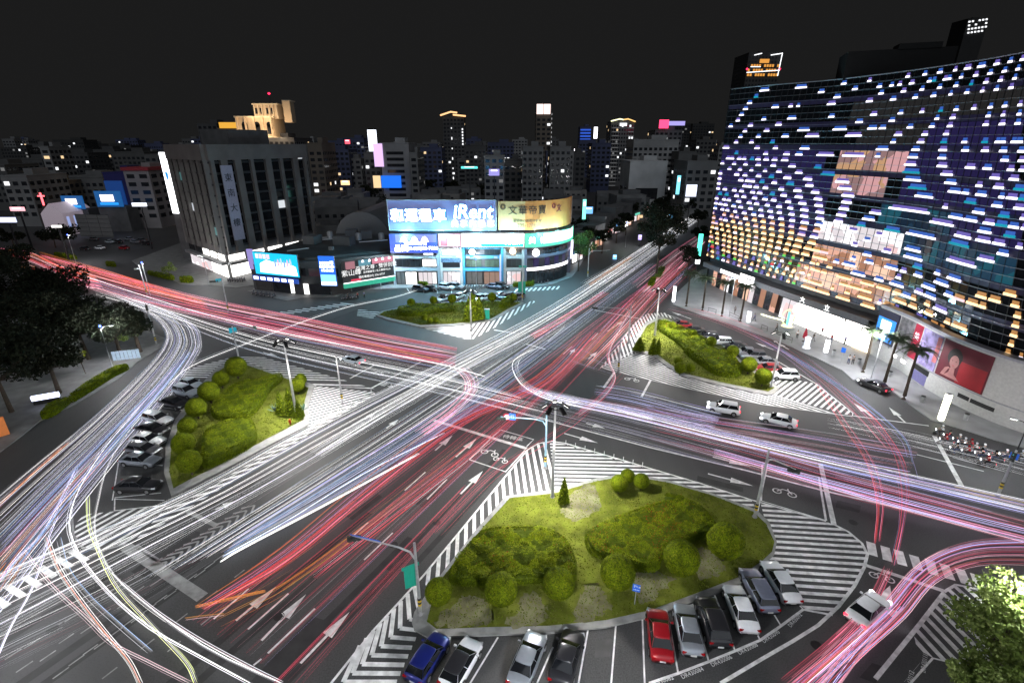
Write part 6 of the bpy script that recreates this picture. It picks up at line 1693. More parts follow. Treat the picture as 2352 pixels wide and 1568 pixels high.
# x forward. per type: length, half width, stations (x, half width, deck height), glasshouse base and roof (x rear, x front, half width), roof height
CAR = {
    'sedan': dict(L=4.6, W=.9, st=[(-2.3, .66, .55), (-2.24, .78, .80), (-2.05, .85, .93), (-1.6, .88, .98), (-.9, .90, .97), (0, .90, .95), (.8, .90, .94), (1.15, .89, .92), (1.7, .87, .84), (2.08, .82, .74), (2.24, .74, .62), (2.3, .62, .50)], base=(-1.62, 1.1, .80), roof=(-.98, .28, .60), H=1.45),
    'hatch': dict(L=4.1, W=.87, st=[(-2.05, .68, .55), (-2.0, .78, .82), (-1.85, .83, .98), (-1.4, .86, 1.0), (-.7, .87, .99), (0, .87, .97), (.7, .87, .96), (1.05, .86, .94), (1.5, .84, .87), (1.85, .79, .77), (2.0, .72, .64), (2.05, .6, .5)], base=(-1.86, 1.02, .78), roof=(-1.45, .2, .60), H=1.52),
    'suv': dict(L=4.5, W=.92, st=[(-2.25, .74, .6), (-2.2, .84, .92), (-2.05, .88, 1.1), (-1.6, .91, 1.12), (-.8, .92, 1.1), (0, .92, 1.08), (.75, .92, 1.06), (1.1, .91, 1.04), (1.6, .89, .98), (2.0, .85, .88), (2.18, .78, .72), (2.25, .66, .55)], base=(-2.02, 1.08, .82), roof=(-1.7, .22, .66), H=1.68),
    'wagon': dict(L=4.6, W=.9, st=[(-2.3, .68, .55), (-2.24, .80, .84), (-2.1, .86, 1.0), (-1.6, .89, 1.02), (-.9, .90, 1.0), (0, .90, .98), (.8, .90, .96), (1.15, .89, .94), (1.7, .87, .86), (2.08, .82, .76), (2.24, .74, .64), (2.3, .62, .50)], base=(-2.06, 1.1, .80), roof=(-1.75, .28, .62), H=1.52),
}
LAMP_F = mat('headlamp_glass', (.55, .57, .6), .15, .2, var=.1); LAMP_R = mat('tail_lamp_red', (.30, .005, .008), .2, var=.1); PLATE = mat('number_plate', (.6, .6, .6), .5)
LAMP_RL = glow('tail_lamp_lit', (1, .03, .06), 4); LAMP_FL = glow('headlamp_lit', (.95, .97, 1), 9)


def paint(name, c, metal=.0, rough=.28):
    return mat('car_paint_' + name, c, rough, metal, var=.05, coat=.6)


CPAINT = {'blue': paint('blue', (.012, .02, .16), .3), 'white': paint('white', (.74, .75, .78)), 'silver': paint('silver', (.36, .39, .44), .55), 'grey': paint('grey', (.16, .165, .18), .5), 'dark': paint('dark', (.022, .022, .026), .2), 'red': paint('red', (.28, .008, .014), .1), 'bluegrey': paint('bluegrey', (.20, .22, .30), .5), 'teal': paint('slate', (.06, .09, .12), .4), 'pale': paint('pale', (.5, .56, .62), .2)}
_car = {}


def car_proto(kind, col, roofcol=None, lit=False):
    key = (kind, col, roofcol, lit)
    if key in _car:
        return _car[key]
    D = CAR[kind]; pm_ = CPAINT[col]; rm = CPAINT[roofcol] if roofcol else pm_
    o = thing('car', '', 'car')
    mb = MB(); rings = []
    W = D['W']
    for x, w, zt in D['st']:
        zb = .24 if abs(x) < D['L'] / 2 - .15 else .34
        rings.append([(x, -w * .80, zb), (x, -w * .96, zb + .08), (x, -w, zb + .26), (x, -w * .985, min(zt - .12, .62)), (x, -w * .95, zt - .06), (x, -w * .84, zt), (x, -w * .4, zt + .028), (x, 0, zt + .036),
                      (x, w * .4, zt + .028), (x, w * .84, zt), (x, w * .95, zt - .06), (x, w * .985, min(zt - .12, .62)), (x, w, zb + .26), (x, w * .96, zb + .08), (x, w * .80, zb), (x, 0, zb)])
    loft(mb, rings)
    mb.build('body', pm_, o, smooth=True)
    b0, b1, bw = D['base']; r0, r1, rw = D['roof']; H = D['H']

    def deck(x):
        s = D['st']
        for i in range(len(s) - 1):
            if s[i][0] <= x <= s[i + 1][0]:
                t = (x - s[i][0]) / (s[i + 1][0] - s[i][0]); return s[i][2] + t * (s[i + 1][2] - s[i][2])
        return s[-1][2]
    zb0, zb1 = deck(b0) - .02, deck(b1) - .02
    zr = H - .07
    B4 = [Vector((b0, -bw, zb0)), Vector((b1, -bw, zb1)), Vector((b1, bw, zb1)), Vector((b0, bw, zb0))]
    R4_ = [Vector((r0, -rw, zr)), Vector((r1, -rw, zr)), Vector((r1, rw, zr)), Vector((r0, rw, zr))]
    # panes
    def pane(a, b, c, d, nm):
        m_ = MB(); ce = (a + b + c + d) / 4
        q = [ce + (p - ce) * .96 for p in (a, b, c, d)]
        bul = (b - a).cross(d - a).normalized() * .05
        mid = ce + bul
        m_.v = [tuple(p) for p in q] + [tuple(mid)]
        m_.f = [(0, 1, 4), (1, 2, 4), (2, 3, 4), (3, 0, 4)]; m_.m = [0] * 4
        m_.build(nm, GLASS_D, o, smooth=True)
    pane(B4[1], B4[2], R4_[2], R4_[1], 'windscreen'); pane(B4[3], B4[0], R4_[0], R4_[3], 'rear_window')
    for sgn in (-1, 1):
        i0, i1 = (0, 1) if sgn < 0 else (3, 2)
        a, b, c, d = B4[i0], B4[i1], R4_[i1], R4_[i0]
        m1 = a.lerp(b, .5); m2 = d.lerp(c, .45)
        if sgn < 0:
            pane(a, m1, m2, d, 'side_window'); pane(m1, b, c, m2, 'side_window')
        else:
            pane(m1, a, d, m2, 'side_window'); pane(b, m1, m2, c, 'side_window')
    # cabin shell just under the glass, so the pillars are body colour
    m_ = MB(); loft(m_, [[tuple(p - Vector((0, 0, .02))) for p in B4], [tuple(p) for p in R4_]]); sh = [v for v in m_.v]
    cx = sum(v[0] for v in sh) / 8
    m_.v = [(cx + (v[0] - cx) * .985, v[1] * .985, v[2]) for v in sh]
    m_.build('pillars', pm_, o)
    rf = MB()
    rr = []
    for k, (z, e) in enumerate(((zr - .01, .0), (zr + .035, -.02), (zr + .065, -.10))):
        pl = []
        for x, y in ((r0 - .06 - e, -rw + .1), (r0 + .06 - e, -rw - .02 - e), ((r0 + r1) / 2, -rw - .045 - e), (r1 - .06 + e, -rw - .02 - e), (r1 + .07 + e, -rw + .1), (r1 + .09 + e, 0), (r1 + .07 + e, rw - .1), (r1 - .06 + e, rw + .02 + e), ((r0 + r1) / 2, rw + .045 + e), (r0 + .06 - e, rw + .02 + e), (r0 - .06 - e, rw - .1), (r0 - .08 - e, 0)):
            pl.append((x, y, z))
        rr.append(pl)
    loft(rf, rr); rf.build('roof', rm, o, smooth=True)
    wx = D['L'] / 2 - .82
    for x in (-wx, wx):
        for s in (-1, 1):
            w_ = MB(); w_.lathe([(.20, -.1), (.30, -.1), (.325, -.06), (.325, .06), (.30, .1), (.20, .1)], (0, 0, 0), 16, 0, 'Y')
            wh = w_.build('wheel', RUBBER, o, smooth=False); wh.location = (x, s * (W - .09), .325)
            ri = MB(); ri.lathe([(.04, .085 * s), (.19, .1 * s), (.215, .115 * s)] if s > 0 else [(.215, -.115), (.19, -.1), (.04, -.085)], (0, 0, 0), 14, 0, 'Y'); ri.build('rim', RIM, wh)
            ar = MB(); ar.lathe([(.37, -.02), (.37, .02)], (0, 0, 0), 16, 0, 'Y'); a_ = ar.build('wheel_arch', BLACK, o); a_.location = (x, s * (W - .012), .36)
    hf, hr = D['st'][-3], D['st'][1]
    for s in (-1, 1):
        h = MB(); h.box((0, 0, 0), (.34, .30, .14), 0); h_ = h.build('headlight', LAMP_FL if lit else LAMP_F, o); h_.location = (hf[0] + .02, s * (hf[1] - .17), hf[2] - .11); h_.rotation_euler = (0, .25, s * -.35)
        t_ = MB(); t_.box((0, 0, 0), (.12, .30, .17), 0); t2 = t_.build('taillight', LAMP_RL if lit else LAMP_R, o); t2.location = (hr[0] + .02, s * (hr[1] - .12), hr[2] - .06); t2.rotation_euler = (0, 0, s * .2)
        mr = MB(); mr.box((0, 0, 0), (.13, .20, .12)); m2_ = mr.build('mirror', pm_, o); m2_.location = (b1 - .28, s * (W + .08), zb1 + .08)
    pl = MB(); pl.box((-D['L'] / 2 - .005, 0, .56), (.03, .44, .14)); pl.build('number_plate', PLATE, o)
    gr_ = MB(); gr_.box((D['L'] / 2 - .035, 0, .50), (.08, .9, .16)); gr_.build('grille', BLACK, o)
    bu = MB(); bu.box((-D['L'] / 2 + .03, 0, .40), (.08, 1.2, .10)); bu.build('bumper_trim', BLACK, o)
    sk = MB(); sk.box((0, 0, .24), (D['L'] - .7, W * 1.7, .16)); sk.build('underbody', BLACK, o)
    _car[key] = [o, [False]]
    return _car[key]


def car(kind, col, v, front, rear, label, group, roof=None, lit=False):
    pr, used = car_proto(kind, col, roof, lit)
    f, r = g(v, *front), g(v, *rear)
    d = (f - r).normalized(); L_ = CAR[kind]['L']
    c = (f + r) / 2
    return place(pr, used, (c.x, c.y, .006), math.atan2(d.y, d.x), label, group)


G1, G2, G3, G4 = 'cars parked along the near island', 'cars parked along the left island', 'cars parked along the right island', 'cars parked before the shops'
car('hatch', 'blue', 'C3', (735, 1310), (560, 1580), 'dark blue hatchback at the bottom, leftmost beside the chevrons', G1)
car('hatch', 'white', 'C3', (930, 1350), (780, 1610), 'white hatchback with a black roof, second from the bottom left', G1, 'dark')
car('sedan', 'silver', 'C3', (1325, 1310), (1210, 1600), 'silver blue sedan left of the black one on the near island', G1)
car('sedan', 'dark', 'C3', (1560, 1290), (1470, 1590), 'black sedan with a blue shine next to the empty bays', G1)
car('sedan', 'red', 'R4', (45, 1150), (80, 1450), 'dark red sedan parked on the near island', G1)
car('sedan', 'silver', 'R4', (210, 1120), (270, 1410), 'silver sedan right of the dark red car', G1)
car('suv', 'dark', 'R4', (345, 1065), (445, 1375), 'black car between the silver and the white sedan', G1)
car('sedan', 'white', 'R4', (515, 1000), (620, 1265), 'white sedan right of the black car on the near island', G1)
car('wagon', 'bluegrey', 'R4', (615, 895), (745, 1140), 'grey estate car left of the last white car', G1)
car('sedan', 'white', 'R4', (745, 845), (890, 1085), 'last white coupe beside the ramp hatching', G1)
car('sedan', 'pale', 'L1', (1262, 878), (1140, 838), 'pale blue sedan, topmost in the left row', G2)
car('suv', 'pale', 'L1', (1250, 930), (1095, 890), 'light SUV just below the topmost pale sedan', G2)
car('sedan', 'dark', 'L1', (1180, 1000), (1010, 960), 'black sedan below the two pale cars at the top of the left row', G2)
car('wagon', 'white', 'L1', (1090, 1105), (900, 1055), 'silver white estate in the middle of the left row', G2)
car('sedan', 'dark', 'L1', (1065, 1165), (860, 1125), 'black sedan with a reddish rear lamp in the left row', G2)
car('sedan', 'white', 'L1', (1040, 1230), (830, 1195), 'white sedan between the black and the grey car on the left', G2)
car('hatch', 'grey', 'L1', (1022, 1292), (800, 1262), 'grey hatchback with orange marker in the left row', G2)
car('sedan', 'silver', 'L1', (1000, 1352), (775, 1330), 'grey blue sedan above the empty bay of the left row', G2)
car('sedan', 'dark', 'L1', (1015, 1500), (735, 1500), 'black car alone in the lowest bay of the left row', G2)
for k, c, x, y, l in (('sedan', 'red', 450, 562, 'dark red car, topmost beside the right island'), ('sedan', 'dark', 515, 590, 'dark car next to the red one on the right island'), ('suv', 'dark', 590, 628, 'black car above the white estate on the right island'), ('wagon', 'white', 665, 655, 'white estate car in the middle of the right row'), ('sedan', 'dark', 745, 680, 'black car below the white estate of the right row'),
                     ('sedan', 'silver', 810, 712, 'light silver sedan of the right row'), ('suv', 'grey', 845, 735, 'dark grey car below the light silver sedan'), ('sedan', 'silver', 905, 768, 'silver sedan before the lamp post of the right row'), ('sedan', 'red', 930, 805, 'maroon car second to last in the right row'), ('suv', 'white', 1015, 845, 'last white SUV at the tip of the right island')):
    car(k, c, 'R6', (x - 62, y + 2), (x + 62, y + 8), l, G3)
for k, c, x, y, dx, dy, l in (('sedan', 'pale', 640, 1185, -35, 24, 'light car behind the second ball shrub of the far island'), ('hatch', 'white', 785, 1165, -30, 24, 'white hatchback right of the third ball shrub of the far island'), ('sedan', 'white', 1030, 1172, -35, 24, 'white sedan in the middle of the far island row'), ('hatch', 'pale', 975, 1178, -25, 24, 'pale hatchback behind the dark conifers'), ('sedan', 'silver', 1165, 1150, -40, 22, 'silver sedan right of the tan ball shrub'), ('suv', 'teal', 1235, 1168, -40, 22, 'dark blue car beside the tan ball shrub'), ('hatch', 'bluegrey', 1345, 1165, -35, 22, 'grey hatchback last in the far island row'),
                           ('suv', 'teal', 430, 1092, 60, 12, 'dark slate car at the left of the shop front bays'), ('sedan', 'dark', 525, 1086, 45, 12, 'dark sedan second from the left at the shop front'), ('suv', 'white', 675, 1075, 58, 14, 'white van like car before the pale shop'), ('suv', 'silver', 765, 1070, 40, 12, 'silver car right of the white one before the pale shop'), ('sedan', 'bluegrey', 1118, 1066, 50, 14, 'grey blue sedan before the dark cafe'), ('suv', 'dark', 1195, 1064, 46, 14, 'black car before the dark cafe')):
    car(k, c, 'B3', (x + dx, y + dy * .5), (x - dx, y - dy * .5), l, G4)
car('sedan', 'white', 'R4', (1445, 1060), (1275, 1215), 'white sedan driving up the ramp at the lower right', None, lit=True)
car('suv', 'white', 'R6', (590, 1018), (770, 1050), 'white SUV waiting in the right hand road', None, lit=True)
car('sedan', 'white', 'R6', (905, 1080), (1065, 1118), 'white sedan behind the SUV on the right hand road', None, lit=True)
car('sedan', 'pale', 'L1', (2160, 695), (2270, 722), 'pale sedan crossing the junction beside the left island', None, lit=True)
car('sedan', 'dark', 'Q5', (450, 1140), (700, 1245), 'black sedan stopped at the plaza kerb with red tail lights', None, lit=True)
for i, (x, y, c) in enumerate(((920, 1142, 'white'), (1140, 1142, 'red'), (1240, 1085, 'silver'), (1085, 1085, 'dark'), (1300, 1072, 'grey'), (1190, 1060, 'silver'), (1010, 1085, 'pale'), (1350, 1100, 'dark'), (860, 1060, 'grey'), (780, 1150, 'dark'))):
    car('sedan', c, 'K1', (x - 48, y - 6), (x + 48, y + 6), c + ' car standing in the dim far left car park, ' + ['near its left front', 'near its right front', 'behind the red one', 'left of the silver pair', 'at the right back', 'in the back row', 'behind the white one', 'at the right end', 'at the far left back', 'at the far left front'][i], 'cars in the far left car park')

# ------------------------------------------------------------------ people: one skinned body each, clothes and helmet as children


def skin(name, verts, edges, radii, m, parent, sub=1):
    me = bpy.data.meshes.new(name); me.from_pydata(verts, edges, []); me.materials.append(m)
    me.update()
    o = link(name, me, parent)
    o.modifiers.new('skin', 'SKIN'); s = o.modifiers.new('sub', 'SUBSURF'); s.levels = sub; s.render_levels = sub
    if not me.skin_vertices:
        me.attributes.new('skin_vertices', 'FLOAT', 'POINT') if False else None
    return o


def _skin_mesh(verts, edges, radii, m, name):
    """grow a skin surface once and keep the result as a plain mesh"""
    me = bpy.data.meshes.new(name); me.from_pydata(verts, edges, [])
    o = bpy.data.objects.new(name, me); COL.objects.link(o)
    o.modifiers.new('skin', 'SKIN')
    sv = me.skin_vertices[0].data
    for i, r in enumerate(radii):
        rr = r if isinstance(r, tuple) else (r, r)
        sv[i].radius = rr
    sv[0].use_root = True
    s = o.modifiers.new('sub', 'SUBSURF'); s.levels = 1
    dg = bpy.context.evaluated_depsgraph_get(); dg.update()
    out = bpy.data.meshes.new_from_object(o.evaluated_get(dg), depsgraph=dg)
    out.name = name
    out.materials.clear(); out.materials.append(m)
    out.polygons.foreach_set('use_smooth', [True] * len(out.polygons))
    bpy.data.objects.remove(o)
    return out


SKINM = mat('skin', (.40, .25, .18), .5, var=.08); HAIR = mat('hair_black', (.012, .01, .009), .5, var=.3)
POSE = {
    # pelvis, chest, neck, head, then arms and legs as joint chains
    'stand': dict(P=[(0, 0, .92), (0, 0, 1.12), (0, .01, 1.36), (0, .02, 1.48), (0, .03, 1.58), (0, .03, 1.70)], A=[[(.17, 0, 1.38), (.22, -.02, 1.1), (.23, .06, .86), (.23, .09, .78)], [(-.17, 0, 1.38), (-.22, -.02, 1.1), (-.22, .06, .86), (-.22, .09, .78)]],
                  G=[[(.09, 0, .88), (.10, .03, .48), (.10, 0, .08), (.10, .14, .04)], [(-.09, 0, .88), (-.11, .02, .48), (-.12, -.03, .08), (-.12, .11, .04)]]),
    'walk': dict(P=[(0, 0, .91), (0, .02, 1.12), (0, .05, 1.36), (0, .06, 1.48), (0, .08, 1.58), (0, .09, 1.70)], A=[[(.17, .04, 1.38), (.21, -.10, 1.12), (.21, -.06, .90), (.21, -.02, .83)], [(-.17, .04, 1.38), (-.21, .12, 1.12), (-.19, .28, .96), (-.18, .34, .92)]],
                 G=[[(.09, 0, .87), (.09, .22, .50), (.09, .26, .09), (.09, .40, .05)], [(-.09, 0, .87), (-.09, -.06, .48), (-.09, -.30, .14), (-.09, -.22, .03)]]),
    'ride': dict(P=[(0, -.2, .82), (0, -.14, 1.0), (0, -.06, 1.22), (0, -.02, 1.34), (0, .02, 1.44), (0, .03, 1.56)], A=[[(.17, -.06, 1.24), (.25, .12, 1.04), (.26, .36, 1.0), (.26, .43, 1.0)], [(-.17, -.06, 1.24), (-.25, .12, 1.04), (-.26, .36, 1.0), (-.26, .43, 1.0)]],
                 G=[[(.10, -.16, .80), (.16, .24, .76), (.15, .18, .38), (.15, .30, .34)], [(-.10, -.16, .80), (-.20, .22, .74), (-.30, .12, .12), (-.30, .24, .05)]]),
}


def person(pose, label, shirt, trousers, helmet=None, group=None):
    D = POSE[pose]
    o = thing('person', label, 'person', (0, 0, 0), 0, group)
    v = list(D['P']); e = [(i, i + 1) for i in range(5)]; r = [(.13, .10), (.12, .09), (.14, .09), .055, .085, .075]
    for c in D['A']:
        k = len(v); v += c; e += [(2, k), (k, k + 1), (k + 1, k + 2), (k + 2, k + 3)]; r += [.055, .042, .034, .034]
        w = Vector(c[3]) - Vector(c[2]); w.normalize()
        for q, (s_, l_) in enumerate(((-.02, .06), (-.007, .075), (.007, .08), (.02, .065))):   # fingers
            f0 = Vector(c[3]) + w * .03 + Vector((s_, 0, 0)); v.append(tuple(f0 + w * l_)); e.append((k + 3, len(v) - 1)); r.append(.009)
        v.append(tuple(Vector(c[3]) + w * .02 + Vector((-.035 if c[0][0] > 0 else .035, .02, 0)))); e.append((k + 3, len(v) - 1)); r.append(.011)
    for c in D['G']:
        k = len(v); v += c; e += [(0, k), (k, k + 1), (k + 1, k + 2), (k + 2, k + 3)]; r += [.085, .062, .042, .04]
    link('body', _skin_mesh(v, e, r, SKINM, 'body'), o)
    v = list(D['P'][:3]); e = [(0, 1), (1, 2)]; r = [(.16, .125), (.145, .115), (.165, .115)]
    for c in D['A']:
        k = len(v); v += c[:2]; e += [(2, k), (k, k + 1)]; r += [.072, .058]
    link('shirt', _skin_mesh(v, e, r, shirt, 'shirt'), o)
    v = [D['P'][0]]; e = []; r = [(.155, .12)]
    for c in D['G']:
        k = len(v); v += c[:3]; e += [(0, k), (k, k + 1), (k + 1, k + 2)]; r += [.10, .075, .058]
    link('trousers', _skin_mesh(v, e, r, trousers, 'trousers'), o)
    for c in D['G']:
        sh = MB(); a, b = Vector(c[2]), Vector(c[3]); sh.box(((a.x + b.x) / 2, (a.y + b.y) / 2 + .02, b.z), (.10, .27, .09)); sh.build('shoe', BLACK, o)
    h = D['P'][4]; top = D['P'][5]
    hm_ = MB()
    if helmet:
        core_ball(hm_, .15, (h[0], h[1] + .01, h[2] + .09), 0, 12); hm_.build('helmet', helmet, o, smooth=True)
        vz = MB(); vz.box((h[0], h[1] + .145, h[2] + .05), (.2, .05, .09)); vz.build('visor', GLASS_D, o)
    else:
        core_ball(hm_, .105, (h[0], h[1] - .015, h[2] + .085), 0, 12); hm_.build('hair', HAIR, o, smooth=True)
        fc = MB(); fc.box((h[0], h[1] + .09, h[2] + .015), (.025, .03, .04)); fc.build('nose', SKINM, o)
    return o


CL = {k: mat('cloth_' + k, c, .8, var=.15) for k, c in (('black', (.015, .015, .017)), ('white', (.6, .6, .6)), ('red', (.35, .01, .02)), ('blue', (.05, .09, .28)), ('grey', (.15, .15, .16)), ('denim', (.05, .07, .14)), ('pink', (.5, .2, .25)))}
HELM = [mat('helmet_white', (.6, .6, .6), .25, coat=.5), mat('helmet_black', (.02, .02, .02), .25, coat=.5), mat('helmet_red', (.35, .01, .02), .25, coat=.5)]


def put(o, v, x, y, z, rz):
    p = g(v, x, y); o.location = (p.x, p.y, z); o.rotation_euler = (0, 0, rz); return o


put(person('walk', 'person in black walking across the store plaza', CL['black'], CL['black'], None, 'people on the store plaza'), 'N1', 1190, 1110, .13, 1.2)
put(person('stand', 'person in white by the plaza kerb near the blue sign post', CL['white'], CL['denim'], None, 'people on the store plaza'), 'Q5', 270, 905, .13, 2.2)
put(person('stand', 'person in dark clothes beside the one in white at the plaza kerb', CL['grey'], CL['black'], None, 'people on the store plaza'), 'Q5', 320, 910, .13, 2.6)
put(person('walk', 'person in light clothes before the bright store entrance', CL['pink'], CL['grey'], None, 'people on the store plaza'), 'N1', 1720, 1150, .13, -.6)
put(person('stand', 'person in blue at the bright store entrance', CL['blue'], CL['black'], None, 'people on the store plaza'), 'N1', 1990, 1260, .13, .3)
for i, (x, y) in enumerate(((1650, 815), (1775, 800), (1860, 790))):
    put(person('stand' if i else 'walk', ['person in black standing by the scooters at the shops', 'person in red between the scooters at the shops', 'person in dark blue right of the one in red'][i], CL[('black', 'red', 'blue')[i]], CL['black'], None, 'people by the scooters at the shops'), 'N3', x, y + 15, .01, 2 + i)


def scooter_proto():
    o = thing('scooter', '', 'scooter')
    for y in (-.62, .62):
        w = MB(); w.lathe([(.12, -.06), (.22, -.06), (.25, -.03), (.25, .03), (.22, .06), (.12, .06)], (0, 0, 0), 14, 0, 'X'); wh = w.build('wheel', RUBBER, o); wh.location = (0, y, .25)
        h_ = MB(); h_.lathe([(.12, -.04), (.12, .04)], (0, 0, 0), 10, 0, 'X'); h_.build('rim', RIM, wh)
    pt = mat('scooter_paint', (.10, .11, .13), .3, .2, coat=.5)
    b = MB(); loft(b, [[(-w, y, z0), (w, y, z0), (w * .9, y, z1), (-w * .9, y, z1)] for y, w, z0, z1 in ((-.85, .08, .52, .68), (-.6, .16, .36, .74), (-.15, .17, .28, .70), (-.05, .16, .22, .34), (.32, .16, .22, .34), (.42, .17, .26, .62), (.5, .16, .4, .96), (.6, .10, .5, .98))]); b.build('body', pt, o, smooth=False)
    s = MB(); loft(s, [[(-w, y, .74), (w, y, .74), (w * .8, y, z), (-w * .8, y, z)] for y, w, z in ((-.8, .10, .80), (-.5, .15, .84), (-.1, .12, .80))]); s.build('seat', BLACK, o, smooth=True)
    h = MB(); h.tube([(-.34, .40, 1.02), (-.1, .46, 1.04), (.1, .46, 1.04), (.34, .40, 1.02)], .022, 6); h.tube([(0, .5, .95), (0, .62, .3)], .035, 6); h.build('handlebar', DARKM, o)
    for x in (-.28, .28):
        m_ = MB(); m_.box((x, .42, 1.16), (.12, .03, .08)); m_.tube([(x, .42, 1.02), (x, .42, 1.14)], .01, 4); m_.build('mirror', BLACK, o)
    l = MB(); l.box((0, .62, .86), (.2, .06, .13)); l.build('headlight', LAMP_F, o)
    l = MB(); l.box((0, -.86, .62), (.16, .05, .08)); l.build('taillight', LAMP_R, o)
    p = MB(); p.box((0, -.9, .46), (.22, .02, .14)); p.build('number_plate', PLATE, o)
    return o


sp_ = scooter_proto(); spu = [False]
sl = copy_tree(sp_)
for c in list(sl.children):
    if c.name.startswith('headlight'):
        c.data = c.data.copy(); c.data.materials.clear(); c.data.materials.append(LAMP_FL)
    if c.name.startswith('taillight'):
        c.data = c.data.copy(); c.data.materials.clear(); c.data.materials.append(LAMP_RL)
slu = [False]
rp = [person('ride', '', CL[a], CL[b], HELM[h], 'scooter riders at the right stop line') for a, b, h in (('white', 'black', 0), ('black', 'denim', 1), ('red', 'black', 2), ('grey', 'denim', 0))]
ru = [[False] for _ in rp]
SC = ((905, 400), (1035, 490), (970, 560), (1200, 560), (1290, 620), (1150, 710), (1400, 640), (1620, 730), (1480, 710), (1580, 810), (1350, 760), (2000, 830), (2270, 850), (1820, 850), (1680, 930))
WHERE = ['frontmost at the far kerb', 'second from the far kerb', 'front row behind the stop bar', 'behind the front pair', 'in the middle of the pack', 'leading the near side of the pack', 'behind the middle one', 'with a bright lamp at the rear of the pack', 'left of the one with the bright lamp', 'rear of the near side', 'second on the near side', 'with red glow beside the lamp pole', 'last one at the picture edge', 'before the one with the red glow', 'nearest the turquoise signal']
for i, (x, y) in enumerate(SC):
    p = g('N5', x, y); a = math.radians(152) + R.uniform(-.12, .12) - math.pi / 2
    place(sl, slu, (p.x, p.y, .006), a, 'waiting scooter with lit lamp, ' + WHERE[i], 'scooters at the right stop line')
    place(rp[i % 4], ru[i % 4], (p.x, p.y, .006), a, ('rider in ' + ['white', 'black', 'red', 'grey'][i % 4] + ' on the scooter ' + WHERE[i]), 'scooter riders at the right stop line')
PKS = [('N3', 60 + 32 * i, 590 + R.uniform(-4, 4), 'scooter parked in the row before the bright office shop') for i in range(7)] + [('B3', 850 + 26 * i, 1068, 'scooter parked in the row before the dark cafe') for i in range(8)] + \
      [('N3', 1570 + 38 * i, 830 - 4 * i, 'scooter parked beside the dark sign building') for i in range(6)] + [('N3', 380 + 55 * i, 760 + 8 * i, 'scooter parked on the corner pavement below the video screen') for i in range(6)] + [('N4', 1740 + 35 * i, 690, 'scooter parked at the rounded shop corner') for i in range(5)] + [('B3', 1480 + 30 * i, 1008, 'scooter parked under the violet light strip') for i in range(6)]
for v, x, y, l in PKS:
    p = g(v, x, y); place(sp_, spu, (p.x, p.y, .13), R.uniform(-.2, .2), l, l)
# ================================================================== masts, signals, lamps, signs


def lamp(name, kind, e, col, parent, loc, size=.25, angle=None, aim=None, blend=.8):
    l = bpy.data.lights.new(name, kind); l.energy = e; l.color = col; l.shadow_soft_size = size
    o = bpy.data.objects.new(name, l); COL.objects.link(o); o.parent = parent; o.location = loc
    if kind == 'SPOT':
        l.spot_size = math.radians(angle); l.spot_blend = blend
        d = Vector(aim); o.rotation_euler = d.to_track_quat('-Z', 'Y').to_euler()
    return o


HEAD_L = glow('floodlight_lens', (1, .98, .94), 6)
E_MAST = 8600


def mast(label, v, x, y, h, e=1.0, n=5):
    p = g(v, x, y)
    o = thing('light_mast', label, 'lamp mast', (p.x, p.y, .1))
    m = MB(); m.tube([(0, 0, 0), (0, 0, h * .55)], [.17, .15], 10); m.build('lower_pole', STEEL, o)
    m = MB(); m.tube([(0, 0, h * .55), (0, 0, h)], [.13, .10], 10); m.build('upper_pole', mat('mast_white', (.7, .7, .7), .4), o)
    m = MB(); m.lathe([(.24, 0), (.24, .12), (.14, .5)], (0, 0, 0), 10); m.build('base', CONC, o)
    rg = MB(); rg.tube([(.75 * math.cos(a * math.pi / 8), .75 * math.sin(a * math.pi / 8), h) for a in range(17)], .05, 5); rg.build('ring', DARKM, o)
    for k in range(n):
        a = k * 2 * math.pi / n + .3
        d = Vector((math.cos(a), math.sin(a), 0))
        hd = MB(); hd.tube([(0, 0, h), d * .75 + Vector((0, 0, h))], .035, 4); mx = Matrix.Rotation(a, 4, 'Z') @ Matrix.Rotation(math.radians(38), 4, 'Y')
        hd.box(d * 1.15 + Vector((0, 0, h - .02)), (.9, .42, .16), 0, 0, mx); f = hd.build('floodlight', BLACK, o)
        ln = MB(); ln.box(d * 1.12 + Vector((0, 0, h - .12)), (.6, .32, .03), 0, 0, mx); ln.build('lens', HEAD_L, f)
        lamp('floodlight_lamp', 'SPOT', E_MAST * e, (1, .97, .92), o, d * 1.3 + Vector((0, 0, h - .4)), .25, 150, d * .9 + Vector((0, 0, -1)), .9)
    return o


mast('tall floodlight mast on the nose of the near island', 'C3', 1425, 410, 11.2, 1.0)
mast('tall floodlight mast among the conifers of the left island', 'L1', 1865, 1062, 11.6, 1.0)
mast('floodlight mast at the left corner of the right island', 'R6', 303, 615, 9.5, 1.0)
mast('floodlight mast between the dark conifers of the far island', 'B3', 905, 1470, 8.5, .55)
mast('floodlight mast on the right hand tip of the right island', 'R6', 945, 900, 9.0, .8, 3)


